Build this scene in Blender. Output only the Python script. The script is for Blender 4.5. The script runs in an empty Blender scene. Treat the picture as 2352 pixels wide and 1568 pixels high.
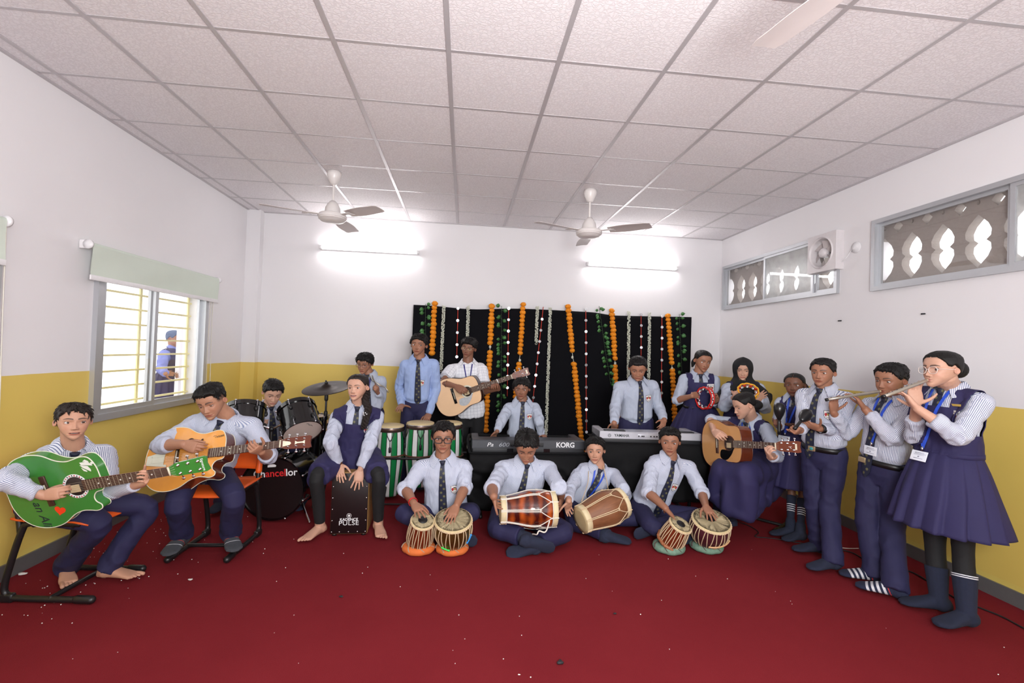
import bpy, bmesh, math, random
import numpy as np
from mathutils import Vector, Matrix
from mathutils.bvhtree import BVHTree

random.seed(7)
RNG = np.random.default_rng(7)
SC = bpy.context.scene
COL = SC.collection
PI = math.pi

# ------------------------------------------------------------------ survey
# camera solved from the 0.6 m ceiling grid; room: x right, y to the back wall, z up, metres
CAM_R = np.array([[0.99430201, 0.10019919, -0.03638187],
     [-0.10078168, 0.99480229, -0.01454153],
     [0.03473571, 0.0181253, 0.99923216]])
CAM = np.array([2.5397, -2.5465, 1.466])
FPX = 1090.47
XL, XR, YB, HC = -0.125, 5.979, 3.564, 3.06

def ray(px, py):
 d = CAM_R @ np.array([(px - 1176) / FPX, 1.0, -(py - 784) / FPX])
 return d / np.linalg.norm(d)

def AY(px, py, y):
 d = ray(px, py)
 return CAM + d * ((y - CAM[1]) / d[1])

def AX(px, py, x):
 d = ray(px, py)
 return CAM + d * ((x - CAM[0]) / d[0])

def AZ(px, py, z):
 d = ray(px, py)
 return CAM + d * ((z - CAM[2]) / d[2])

def dep(p):
 return float((CAM_R.T @ (np.asarray(p) - CAM))[1])

def limb(s, px, py, L, near=True):
 """Point at distance L from joint s that is seen in direction (px, py)."""
 d = ray(px, py)
 m = np.asarray(s) - CAM
 b = float(d @ m)
 c = float(m @ m) - L * L
 disc = b * b - c
 if disc < 0:
  p = CAM + d * b
  v = p - s
  return s + v / np.linalg.norm(v) * L if disc < -0.02 else p
 t = b - math.sqrt(disc) if near else b + math.sqrt(disc)
 return CAM + d * t

def V3(*a):
 return np.array(a, float)

def nz(v):
 v = np.asarray(v, float)
 n = np.linalg.norm(v)
 return v / n if n > 1e-12 else v

def lerp(a, b, t):
 return np.asarray(a, float) * (1 - t) + np.asarray(b, float) * t

def smooth01(x):
 x = np.clip(x, 0, 1)
 return x * x * (3 - 2 * x)

# ------------------------------------------------------------------ value noise
_NT = RNG.random((64, 64, 64)).astype(np.float32)

def vnoise(p):
 """Smooth value noise in [-1,1] at points p (n,3)."""
 p = np.asarray(p, np.float32)
 i = np.floor(p).astype(np.int64)
 f = (p - i).astype(np.float32)
 f = f * f * (3 - 2 * f)
 out = 0
 for a in (0, 1):
  for b in (0, 1):
   for c in (0, 1):
    w = (f[:, 0] if a else 1 - f[:, 0]) * (f[:, 1] if b else 1 - f[:, 1]) * (f[:, 2] if c else 1 - f[:, 2])
    out = out + w * _NT[(i[:, 0] + a) & 63, (i[:, 1] + b) & 63, (i[:, 2] + c) & 63]
 return out * 2 - 1

# ------------------------------------------------------------------ mesh builder
class MB:
 def __init__(self):
  self.v, self.f, self.mi, self.n, self.cur = [], [], [], 0, 0
  self.attr = {}

 def add(self, V, F, mi=None):
  V = np.asarray(V, float).reshape(-1, 3)
  n = self.n
  self.v.append(V)
  self.f += [tuple(int(i) + n for i in f) for f in F]
  self.mi += [self.cur if mi is None else mi] * len(F)
  self.n += len(V)
  return n

 def verts(self):
  return np.concatenate(self.v) if self.v else np.zeros((0, 3))

 def xform(self, M):
  M = np.array(M)
  self.v = [self.verts() @ M[:3, :3].T + M[:3, 3]]
  return self

 def loft(self, rings, cap0=True, cap1=True, closed=True, mi=None):
  R = np.asarray(rings, float)
  m, n = R.shape[:2]
  F = []
  k = n if closed else n - 1
  for i in range(m - 1):
   for j in range(k):
    j2 = (j + 1) % n
    F.append((i * n + j, i * n + j2, (i + 1) * n + j2, (i + 1) * n + j))
  V = R.reshape(-1, 3)
  if closed and cap0:
   V = np.vstack([V, R[0].mean(0)])
   c = len(V) - 1
   F += [(c, (j + 1) % n, j) for j in range(n)]
  if closed and cap1:
   V = np.vstack([V, R[-1].mean(0)])
   c = len(V) - 1
   b = (m - 1) * n
   F += [(c, b + j, b + (j + 1) % n) for j in range(n)]
  return self.add(V, F, mi)

 def tube(self, pts, rad, n=10, sub=1, round_ends=True, up=None, aspect=1.0, mi=None, cap=True):
  P = np.asarray(pts, float)
  k = len(P)
  r = np.broadcast_to(np.asarray(rad, float), (k,)) if np.ndim(rad) < 1 else np.asarray(rad, float)
  asp = np.broadcast_to(np.asarray(aspect, float), (k,)) if np.ndim(aspect) < 1 else np.asarray(aspect, float)
  if sub > 1 and k > 2:
   P, r, asp = catmull(P, sub), catmull(r[:, None], sub)[:, 0], catmull(asp[:, None], sub)[:, 0]
  elif sub > 1:
   t = np.linspace(0, 1, sub + 1)[:, None]
   P, r, asp = P[0] * (1 - t) + P[1] * t, (r[0] * (1 - t) + r[1] * t)[:, 0], (asp[0] * (1 - t) + asp[1] * t)[:, 0]
  k = len(P)
  T = np.gradient(P, axis=0)
  T /= np.linalg.norm(T, axis=1)[:, None] + 1e-12
  a = np.asarray(up, float) if up is not None else (V3(0, 0, 1) if abs(T[0][2]) < .9 else V3(1, 0, 0))
  U = []
  for i in range(k):
   a = a - T[i] * (a @ T[i])
   a = nz(a)
   U.append(a)
   if up is not None:
    a = np.asarray(up, float)
  U = np.array(U)
  W = np.cross(T, U)
  th = np.linspace(0, 2 * PI, n, endpoint=False)
  cs, sn = np.cos(th), np.sin(th)

  def ring(c, u, w, ra, s):
   return c + ra * (np.outer(cs, u) * s + np.outer(sn, w))
  rings = []
  if round_ends:
   for q in (80, 50, 25):
    a_ = math.radians(q)
    rings.append(ring(P[0] - T[0] * r[0] * math.sin(a_), U[0], W[0], r[0] * math.cos(a_), asp[0]))
  for i in range(k):
   rings.append(ring(P[i], U[i], W[i], r[i], asp[i]))
  if round_ends:
   for q in (25, 50, 80):
    a_ = math.radians(q)
    rings.append(ring(P[-1] + T[-1] * r[-1] * math.sin(a_), U[-1], W[-1], r[-1] * math.cos(a_), asp[-1]))
  return self.loft(rings, cap, cap, True, mi)

 def box(self, c, s, M=None, mi=None, bev=0.0):
  c, s = np.asarray(c, float), np.asarray(s, float) / 2
  if bev <= 0:
   V = np.array([[x, y, z] for x in (-1, 1) for y in (-1, 1) for z in (-1, 1)], float) * s
   F = [(0, 1, 3, 2), (4, 6, 7, 5), (0, 4, 5, 1), (2, 3, 7, 6), (0, 2, 6, 4), (1, 5, 7, 3)]
  else:
   bm = bmesh.new()
   bmesh.ops.create_cube(bm, size=1)
   for v in bm.verts:
    v.co = Vector((v.co.x * 2 * s[0], v.co.y * 2 * s[1], v.co.z * 2 * s[2]))
   bmesh.ops.bevel(bm, geom=bm.edges[:], offset=bev, segments=3, affect='EDGES', profile=.5)
   bm.verts.index_update()
   V = np.array([v.co[:] for v in bm.verts])
   F = [[v.index for v in f.verts] for f in bm.faces]
   bm.free()
  if M is not None:
   M = np.array(M)
   V = V @ M[:3, :3].T
  return self.add(V + c, F, mi)

 def lathe(self, prof, n=32, M=None, mi=None, caps=True):
  """profile [(r,z)...] about local z."""
  th = np.linspace(0, 2 * PI, n, endpoint=False)
  rings = [np.stack([r * np.cos(th), r * np.sin(th), np.full(n, z)], 1) for r, z in prof]
  R = np.array(rings)
  if M is not None:
   M = np.array(M)
   R = R @ M[:3, :3].T + M[:3, 3]
  return self.loft(R, caps and prof[0][0] > 1e-6, caps and prof[-1][0] > 1e-6, True, mi)

 def ell(self, c, r, M=None, n=16, m=10, mi=None):
  ph = np.linspace(-PI / 2, PI / 2, m + 1)
  th = np.linspace(0, 2 * PI, n, endpoint=False)
  R = np.array([np.stack([np.cos(p) * np.cos(th), np.cos(p) * np.sin(th), np.full(n, np.sin(p))], 1) for p in ph])
  R = R * np.asarray(r, float)
  if M is not None:
   R = R @ np.array(M)[:3, :3].T
  return self.loft(R + np.asarray(c, float), False, False, True, mi)

 def torus(self, R, r, M=None, n=32, m=10, mi=None, a0=0, a1=2 * PI):
  full = abs(a1 - a0 - 2 * PI) < 1e-6
  th = np.linspace(a0, a1, n, endpoint=not full)
  P = np.stack([R * np.cos(th), R * np.sin(th), 0 * th], 1)
  q = np.linspace(0, 2 * PI, m, endpoint=False)
  rings = []
  for t in th:
   e = np.array([math.cos(t), math.sin(t), 0])
   rings.append(R * e + r * (np.outer(np.cos(q), e) + np.outer(np.sin(q), [0, 0, 1])))
  Rg = np.array(rings)
  if full:
   Rg = np.concatenate([Rg, Rg[:1]])
  if M is not None:
   M = np.array(M)
   Rg = Rg @ M[:3, :3].T + M[:3, 3]
  return self.loft(Rg, not full, not full, True, mi)

 def prism(self, poly, z0, z1, M=None, mi=None, mi_side=None):
  """extruded 2D outline (x,y), ccw."""
  P = np.asarray(poly, float)
  n = len(P)
  V = np.vstack([np.c_[P, np.full(n, z0)], np.c_[P, np.full(n, z1)]])
  if M is not None:
   M = np.array(M)
   V = V @ M[:3, :3].T + M[:3, 3]
  F = [tuple(range(n - 1, -1, -1)), tuple(range(n, 2 * n))]
  S = [(i, (i + 1) % n, n + (i + 1) % n, n + i) for i in range(n)]
  b = self.n
  self.add(V, F, mi)
  self.f += [tuple(i + b for i in f) for f in S]
  self.mi += [(self.cur if mi is None else mi) if mi_side is None else mi_side] * n
  return b

def catmull(P, sub):
 P = np.asarray(P, float)
 Q = np.vstack([2 * P[0] - P[1], P, 2 * P[-1] - P[-2]])
 out = []
 t = np.linspace(0, 1, sub, endpoint=False)[:, None]
 for i in range(1, len(Q) - 2):
  a, b, c, d = Q[i - 1], Q[i], Q[i + 1], Q[i + 2]
  out.append(.5 * (2 * b + (c - a) * t + (2 * a - 5 * b + 4 * c - d) * t ** 2 + (3 * b - a - 3 * c + d) * t ** 3))
 out.append(Q[-2][None])
 return np.concatenate(out)

def frame(o, x=None, y=None, z=None):
 """Matrix with given origin and two of the axes (first is exact)."""
 if x is not None and z is not None:
  x = nz(x)
  y = nz(np.cross(z, x))
  z = np.cross(x, y)
 elif z is not None and x is None:
  z = nz(z)
  y = V3(0, 1, 0) if y is None else y
  x = nz(np.cross(y, z))
  y = np.cross(z, x)
 elif x is not None:
  x = nz(x)
  z = nz(np.cross(x, y))
  y = np.cross(z, x)
 M = np.eye(4)
 M[:3, 0], M[:3, 1], M[:3, 2], M[:3, 3] = x, y, z, o
 return M

def obj(name, mb, mat, parent=None, world=False, smooth=True, sharp=None):
 """Links mb as ONE mesh object; world=True: verts are room coordinates (parent unrotated)."""
 me = bpy.data.meshes.new(name)
 V = mb.verts() if isinstance(mb, MB) else mb[0]
 F = mb.f if isinstance(mb, MB) else mb[1]
 if world and parent is not None:
  V = V - np.array(parent_loc(parent))
 if isinstance(F, np.ndarray):
  k = F.shape[1]
  me.vertices.add(len(V))
  me.loops.add(F.size)
  me.polygons.add(len(F))
  me.vertices.foreach_set('co', np.ascontiguousarray(V, np.float32).ravel())
  me.loops.foreach_set('vertex_index', F.ravel().astype(np.int32))
  me.polygons.foreach_set('loop_start', np.arange(0, F.size, k, dtype=np.int32))
  me.update(calc_edges=True)
 else:
  me.from_pydata(V.tolist(), [], F)
 mats = mat if isinstance(mat, (list, tuple)) else [mat]
 for m in mats:
  me.materials.append(m)
 if isinstance(mb, MB) and len(mats) > 1:
  me.polygons.foreach_set('material_index', np.array(mb.mi, np.int32))
 attr = mb.attr if isinstance(mb, MB) else (mb[2] if len(mb) > 2 else {})
 for k, a in attr.items():
  a = np.asarray(a, np.float32)
  if a.ndim == 2:
   at = me.attributes.new(k, 'FLOAT_COLOR', 'POINT')
   if a.shape[1] == 3:
    a = np.c_[a, np.ones(len(a), np.float32)]
   at.data.foreach_set('color', np.ascontiguousarray(a).ravel())
  else:
   at = me.attributes.new(k, 'FLOAT', 'POINT')
   at.data.foreach_set('value', a)
 if smooth:
  me.polygons.foreach_set('use_smooth', np.ones(len(me.polygons), bool))
  if sharp is not None:
   me.set_sharp_from_angle(angle=math.radians(sharp))
 me.update()
 o = bpy.data.objects.new(name, me)
 COL.objects.link(o)
 if parent is not None:
  o.parent = parent
 return o

def parent_loc(p):
 l = V3(0, 0, 0)
 while p is not None:
  l = l + np.array(p.location)
  p = p.parent
 return l

def thing(name, label, cat, M=None, group=None):
 o = bpy.data.objects.new(name, None)
 o.empty_display_size = .05
 COL.objects.link(o)
 if M is not None:
  M = np.asarray(M, float)
  if M.shape == (3,):
   o.location = M
  else:
   o.matrix_world = Matrix(M.tolist())
 tag(o, label, cat, group)
 return o

def tag(o, label=None, cat=None, group=None, kind=None):
 if label:
  o['label'] = label
 if cat:
  o['category'] = cat
 if group:
  o['group'] = group
 if kind:
  o['kind'] = kind
 return o

def copy_tree(o, parent=None):
 c = o.copy()
 COL.objects.link(c)
 if parent is not None:
  c.parent = parent
 for ch in list(o.children):
  copy_tree(ch, c)
 return c

def remesh(mb, voxel, it=4, fac=.5):
 """Union of the closed pieces of mb as one smooth surface -> (verts, quad faces)."""
 me = bpy.data.meshes.new('t')
 me.from_pydata(mb.verts().tolist(), [], mb.f)
 o = bpy.data.objects.new('t', me)
 COL.objects.link(o)
 m = o.modifiers.new('r', 'REMESH')
 m.mode = 'VOXEL'
 m.voxel_size = voxel
 if it:
  s = o.modifiers.new('s', 'SMOOTH')
  s.factor, s.iterations = fac, it
 dg = bpy.context.evaluated_depsgraph_get()
 ev = o.evaluated_get(dg)
 em = ev.to_mesh()
 V = np.empty(len(em.vertices) * 3, np.float32)
 em.vertices.foreach_get('co', V)
 F = np.empty(len(em.loops), np.int32)
 em.loops.foreach_get('vertex_index', F)
 V = V.reshape(-1, 3).astype(float)
 F = F.reshape(-1, 4)
 ev.to_mesh_clear()
 bpy.data.objects.remove(o)
 bpy.data.meshes.remove(me)
 return V, F

def vnormals(V, F):
 N = np.zeros_like(V)
 fn = np.cross(V[F[:, 2]] - V[F[:, 0]], V[F[:, 3]] - V[F[:, 1]]) if F.shape[1] == 4 else np.cross(V[F[:, 1]] - V[F[:, 0]], V[F[:, 2]] - V[F[:, 0]])
 for k in range(F.shape[1]):
  np.add.at(N, F[:, k], fn)
 return N / (np.linalg.norm(N, axis=1)[:, None] + 1e-12)

# ------------------------------------------------------------------ materials
MATS = {}

def srgb(r, g, b):
 c = np.array([r, g, b], float) / 255
 c = np.where(c <= .04045, c / 12.92, ((c + .055) / 1.055) ** 2.4)
 return tuple(c) + (1.0,)

class NT:
 def __init__(self, name):
  self.m = bpy.data.materials.new(name)
  self.m.use_nodes = True
  self.t = self.m.node_tree
  self.b = self.t.nodes['Principled BSDF']

 def n(self, typ, **kw):
  nd = self.t.nodes.new(typ)
  for k, v in kw.items():
   if k.startswith('i_'):
    nd.inputs[int(k[2:]) if k[2:].isdigit() else k[2:]].default_value = v
   else:
    setattr(nd, k, v)
  return nd

 def l(self, a, ao, b, bi):
  self.t.links.new(a.outputs[ao], b.inputs[bi])

 def math(self, op, a, b=None, c=None):
  nd = self.n('ShaderNodeMath', operation=op)
  for i, x in enumerate((a, b, c)):
   if x is None:
    continue
   if isinstance(x, (int, float)):
    nd.inputs[i].default_value = x
   else:
    self.t.links.new(x, nd.inputs[i])
  return nd.outputs[0]

 def attr(self, name):
  return self.n('ShaderNodeAttribute', attribute_name=name)

 def mix(self, fac, a, b):
  nd = self.n('ShaderNodeMix', data_type='RGBA')
  for i, x in ((0, fac), (6, a), (7, b)):
   if isinstance(x, (int, float, tuple)):
    nd.inputs[i].default_value = x
   else:
    self.t.links.new(x, nd.inputs[i])
  return nd.outputs[2]

 def base(self, sock):
  self.t.links.new(sock, self.b.inputs['Base Color'])

 def coords(self, kind='Object'):
  return self.n('ShaderNodeTexCoord').outputs[kind]

 def noise(self, scale, detail=3, rough=.5, co=None):
  nd = self.n('ShaderNodeTexNoise')
  nd.inputs['Scale'].default_value = scale
  nd.inputs['Detail'].default_value = detail
  nd.inputs['Roughness'].default_value = rough
  self.t.links.new(co if co is not None else self.coords(), nd.inputs['Vector'])
  return nd.outputs['Fac']

 def bump(self, h, strength=.2, dist=.01):
  nd = self.n('ShaderNodeBump')
  nd.inputs['Strength'].default_value = strength
  nd.inputs['Distance'].default_value = dist
  self.t.links.new(h, nd.inputs['Height'])
  self.t.links.new(nd.outputs[0], self.b.inputs['Normal'])

 def set(self, **kw):
  for k, v in kw.items():
   self.b.inputs[k.replace('_', ' ')].default_value = v
  return self

def mat(name, rgb, rough=.5, metal=0.0, var=.06, vscale=30, bump=None, spec=None, sheen=0, coat=0):
 """Plain procedural material: colour with a little noise variation and optional noise bump (scale, strength)."""
 if name in MATS:
  return MATS[name]
 k = NT(name)
 c = srgb(*rgb)
 k.set(Roughness=rough, Metallic=metal)
 if spec is not None:
  k.b.inputs['Specular IOR Level'].default_value = spec
 if sheen:
  k.b.inputs['Sheen Weight'].default_value = sheen
 if coat:
  k.b.inputs['Coat Weight'].default_value = coat
  k.b.inputs['Coat Roughness'].default_value = .08
 nf = k.noise(vscale)
 a = tuple(min(1, x * (1 - var)) for x in c[:3]) + (1,)
 b = tuple(min(1, x * (1 + var)) for x in c[:3]) + (1,)
 k.base(k.mix(nf, a, b))
 if bump:
  k.bump(k.noise(bump[0], 4), bump[1], .004)
 MATS[name] = k.m
 return k.m
TUBE_POWER = 42.0
# ================================================================== ROOM
def mat_wall():
 k = NT('painted_wall')
 co = k.coords()
 sep = k.n('ShaderNodeSeparateXYZ')
 k.t.links.new(co, sep.inputs[0])
 wob = k.noise(3, 2, co=co)
 z = k.math('ADD', sep.outputs[2], k.math('MULTIPLY', k.math('SUBTRACT', wob, .5), .012))
 band = k.math('LESS_THAN', z, 1.212)
 n = k.noise(1.3, 4, co=co)
 inside = k.math('MULTIPLY', k.math('GREATER_THAN', sep.outputs[0], XL - .02), k.math('LESS_THAN', sep.outputs[0], XR + .02))
 band = k.math('MULTIPLY', band, inside)
 white = k.mix(n, srgb(227, 224, 227), srgb(235, 232, 234))
 yel = k.mix(n, srgb(216, 188, 92), srgb(228, 200, 106))
 c = k.mix(band, white, yel)
 # lighter lip above the skirting and chips in the paint low on the wall
 lip = k.math('MULTIPLY', band, k.math('LESS_THAN', z, .125))
 c = k.mix(lip, c, srgb(222, 198, 104))
 v = k.n('ShaderNodeTexVoronoi', feature='F1')
 v.inputs['Scale'].default_value = 5.5
 k.t.links.new(co, v.inputs['Vector'])
 d = k.math('ADD', v.outputs['Distance'], k.math('MULTIPLY', k.noise(60, 2, co=co), .05))
 chip = k.math('MULTIPLY', k.math('LESS_THAN', d, .062), k.math('LESS_THAN', z, .75))
 chip = k.math('MULTIPLY', chip, k.math('GREATER_THAN', k.noise(2.1, 1, co=co), .52))
 c = k.mix(chip, c, srgb(235, 230, 222))
 k.base(c)
 r = k.math('MULTIPLY_ADD', band, -.22, .75)
 k.t.links.new(r, k.b.inputs['Roughness'])
 k.bump(k.noise(9, 5, co=co), .06, .02)
 return k.m

def mat_carpet():
 k = NT('red_carpet')
 co = k.coords()
 big = k.noise(1.6, 5, .6, co)
 fine = k.noise(180, 2, .7, co)
 c = k.mix(big, srgb(110, 29, 36), srgb(130, 40, 46))
 c = k.mix(k.math('MULTIPLY', fine, .35), c, srgb(96, 16, 22))
 k.base(c)
 k.set(Roughness=.95)
 k.b.inputs['Specular IOR Level'].default_value = .08
 k.bump(fine, .5, .004)
 return k.m

def mat_tile():
 k = NT('ceiling_tile')
 co = k.coords()
 v = k.n('ShaderNodeTexVoronoi', feature='DISTANCE_TO_EDGE')
 v.inputs['Scale'].default_value = 45
 w = k.n('ShaderNodeMixRGB', blend_type='LINEAR_LIGHT')
 w.inputs[0].default_value = .02
 k.t.links.new(co, w.inputs[1])
 nn = k.n('ShaderNodeTexNoise')
 nn.inputs['Scale'].default_value = 30
 k.t.links.new(co, nn.inputs['Vector'])
 k.t.links.new(nn.outputs['Color'], w.inputs[2])
 k.t.links.new(w.outputs[0], v.inputs['Vector'])
 e = k.math('MINIMUM', k.math('MULTIPLY', v.outputs['Distance'], 5), 1)
 k.base(k.mix(e, srgb(224, 219, 222), srgb(237, 233, 236)))
 k.set(Roughness=.8)
 k.bump(e, .22, .003)
 return k.m

M_WALL, M_CARPET, M_TILE = mat_wall(), mat_carpet(), mat_tile()
M_ALU = mat('aluminium', (190, 192, 196), .38, .55, .03)
M_BAR = mat('ceiling_bar', (192, 187, 190), .35, .25, .03)
M_SKIRT = mat('skirting_tile', (98, 98, 98), .35, 0, .12, 14)
M_WHITE = mat('white_plastic', (232, 230, 232), .35)
M_BLACK = mat('black_satin', (20, 20, 22), .42)
M_GLOSSBLACK = mat('black_lacquer', (10, 10, 12), .12, coat=.6)
M_CHROME = mat('chrome', (205, 205, 210), .16, 1.0, .02)
M_DARKMETAL = mat('dark_metal', (52, 52, 56), .35, .8)

def wall_sheet(axis, at, out, a0, a1, z0, z1, holes, th=.2):
 """Wall with thickness th away from the room and rectangular holes (a0,a1,z0,z1)."""
 A = sorted({a0, a1, *[h[0] for h in holes], *[h[1] for h in holes]})
 Z = sorted({z0, z1, *[h[2] for h in holes], *[h[3] for h in holes]})
 mb = MB()

 def P(d, a, z):
  return (at + out * d, a, z) if axis == 'x' else (a, at + out * d, z)

 def hole(a, z):
  return any(h[0] < a < h[1] and h[2] < z < h[3] for h in holes)
 for i in range(len(A) - 1):
  for j in range(len(Z) - 1):
   if hole((A[i] + A[i + 1]) / 2, (Z[j] + Z[j + 1]) / 2):
    continue
   for d in (0, th):
    mb.add([P(d, A[i], Z[j]), P(d, A[i + 1], Z[j]), P(d, A[i + 1], Z[j + 1]), P(d, A[i], Z[j + 1])], [(0, 1, 2, 3)])
 for h in holes:
  q = [(h[0], h[2]), (h[1], h[2]), (h[1], h[3]), (h[0], h[3])]
  for i in range(4):
   b, c = q[i], q[(i + 1) % 4]
   mb.add([P(0, *b), P(0, *c), P(th, *c), P(th, *b)], [(0, 1, 2, 3)])
 return mb

YF = -5.0            # the room runs on behind the camera; end wall left out for fill light
# openings
WL = (1.15, 2.63, .84, 2.02)
WL2 = (-1.05, .43, .84, 2.02)
w2a, w2b = AX(1665, 613, XR), AX(1663, 713, XR)
w2c = AX(1928, 684, XR)
W2 = (float(w2c[1]), float(w2a[1]), float(w2b[2]) + .005, float(w2a[2]))
w3a, w3b = AX(2010, 508, XR), AX(2010, 669, XR)
W3 = (float(w3a[1]) - 2.0, float(w3a[1]), float(w3b[2]), float(w3a[2]))

def struct(name, mb, m, parent=None, smooth=False):
 o = obj(name, mb, m, parent, smooth=smooth)
 o['kind'] = 'structure'
 return o

struct('wall_left', wall_sheet('x', XL, -1, YF, YB, 0, HC, [WL, WL2]), M_WALL)
struct('wall_right', wall_sheet('x', XR, 1, YF, YB, 0, HC, [W2, W3]), M_WALL)
struct('wall_back', wall_sheet('y', YB, 1, XL - .2, XR + .2, 0, HC, []), M_WALL)
mb = MB(); mb.add([(XL - .2, YF, 0), (XR + .2, YF, 0), (XR + .2, YB + .2, 0), (XL - .2, YB + .2, 0)], [(0, 1, 2, 3)])
struct('floor', mb, M_CARPET)
mb = MB(); mb.add([(XL - .2, YF, HC), (XL - .2, YB + .2, HC), (XR + .2, YB + .2, HC), (XR + .2, YF, HC)], [(0, 1, 2, 3)])
struct('ceiling', mb, M_TILE)
mb = MB()
for i in range(0, 10):
 mb.box((i * .6, (YF + YB) / 2, HC - .002), (.026, YB - YF, .006))
y = 3.0
while y > YF:
 mb.box(((XL + XR) / 2, y, HC - .001), (XR - XL, .020, .003))
 y -= .6
for x in (XL + .012, XR - .012):
 mb.box((x, (YF + YB) / 2, HC - .004), (.024, YB - YF, .01))
mb.box(((XL + XR) / 2, YB - .012, HC - .004), (XR - XL, .024, .01))
struct('trim_1', mb, M_BAR)
mb = MB(); mb.box((XL + .08, YB - .05, HC / 2), (.16, .10, HC - .002))
struct('wall_corner', mb, M_WALL)

def skirting(name, p0, p1, nrm):
 mb = MB()
 p0, p1 = np.array(p0), np.array(p1)
 L = np.linalg.norm(p1 - p0); k = max(1, round(L / .6)); d = (p1 - p0) / L
 for i in range(k):
  a, b = p0 + d * (i * L / k + .002), p0 + d * ((i + 1) * L / k - .002)
  c = (a + b) / 2 + np.array(nrm) * .007
  s = np.abs(b - a) + np.abs(np.array(nrm)) * .014 + V3(0, 0, .092)
  mb.box(c + V3(0, 0, .046), s)
 struct(name, mb, M_SKIRT)

skirting('baseboard_left', (XL, YF, 0), (XL, YB - .1, 0), (1, 0, 0))
skirting('baseboard_right', (XR, YF, 0), (XR, YB, 0), (-1, 0, 0))
skirting('baseboard_back', (XL + .16, YB, 0), (XR, YB, 0), (0, -1, 0))

# ------------------------------------------------------------------ windows
def mat_glass(name, haze=0.0, rough=.02, refl=.08):
 k = NT(name)
 out = k.t.nodes['Material Output']
 tr = k.n('ShaderNodeBsdfTransparent')
 gl = k.n('ShaderNodeBsdfGlossy')
 gl.inputs['Roughness'].default_value = rough
 mx = k.n('ShaderNodeMixShader')
 mx.inputs[0].default_value = refl
 k.l(tr, 0, mx, 1); k.l(gl, 0, mx, 2)
 last = mx
 if haze:
  tl = k.n('ShaderNodeBsdfTranslucent')
  tl.inputs[0].default_value = (.9, .92, .92, 1)
  df = k.n('ShaderNodeBsdfDiffuse')
  df.inputs[0].default_value = (.85, .86, .86, 1)
  hz = k.n('ShaderNodeMixShader'); hz.inputs[0].default_value = .5
  k.l(tl, 0, hz, 1); k.l(df, 0, hz, 2)
  m2 = k.n('ShaderNodeMixShader')
  f = k.math('MULTIPLY', k.math('ADD', k.noise(8, 3), .5), haze)
  k.t.links.new(f, m2.inputs[0])
  k.l(mx, 0, m2, 1); k.l(hz, 0, m2, 2)
  last = m2
 k.l(last, 0, out, 'Surface')
 return k.m

M_GLASS = mat_glass('window_glass')
M_HAZE = mat_glass('hazy_glass', .35)

def rect_frame(mb, x, a0, a1, z0, z1, w, d):
 """four bars of a frame lying in the plane x (a along y)."""
 mb.box((x, (a0 + a1) / 2, z0 + w / 2), (d, a1 - a0, w))
 mb.box((x, (a0 + a1) / 2, z1 - w / 2), (d, a1 - a0, w))
 mb.box((x, a0 + w / 2, (z0 + z1) / 2), (d, w, z1 - z0 - 2 * w))
 mb.box((x, a1 - w / 2, (z0 + z1) / 2), (d, w, z1 - z0 - 2 * w))

def pane(name, x, a0, a1, z0, z1, m, parent):
 p = MB(); p.box((x, (a0 + a1) / 2, (z0 + z1) / 2), (.005, a1 - a0, z1 - z0))
 return obj(name, p, m, parent, smooth=False)

M_GRILLE = mat('grille_paint', (250, 236, 172), .4)

def left_window(name, W):
 root = thing(name, 'aluminium sliding window in the left wall behind yellow security bars', 'window')
 root['kind'] = 'structure'
 del root['category']
 mb = MB(); rect_frame(mb, XL + .0, W[0], W[1], W[2], W[3], .05, .07)
 struct('window_frame', mb, M_ALU, root)
 m = (W[0] + W[1]) / 2 - .07
 # near sash (inner track) and far sash (outer track), overlapping at the middle
 for (a, b, x) in ((W[0] + .05, m + .03, XL + .012), (m - .03, W[1] - .05, XL - .018)):
  mb = MB(); rect_frame(mb, x, a, b, W[2] + .045, W[3] - .045, .042, .022)
  s = struct('sash', mb, M_ALU, root)
  q = pane('pane', x, a + .04, b - .04, W[2] + .085, W[3] - .085, M_GLASS, s)
  q['kind'] = 'structure'
 mb = MB()
 z = W[2] + .09
 while z < W[3]:
  mb.box((XL - .14, (W[0] + W[1]) / 2, z), (.018, W[1] - W[0], .016))
  z += .128
 for a in (W[0] + .02, (W[0] + W[1]) / 2, W[1] - .02):
  mb.box((XL - .152, a, (W[2] + W[3]) / 2), (.012, .03, W[3] - W[2]))
 struct('grille', mb, M_GRILLE, root)

left_window('window_1', WL)
left_window('window_4', WL2)

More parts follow.
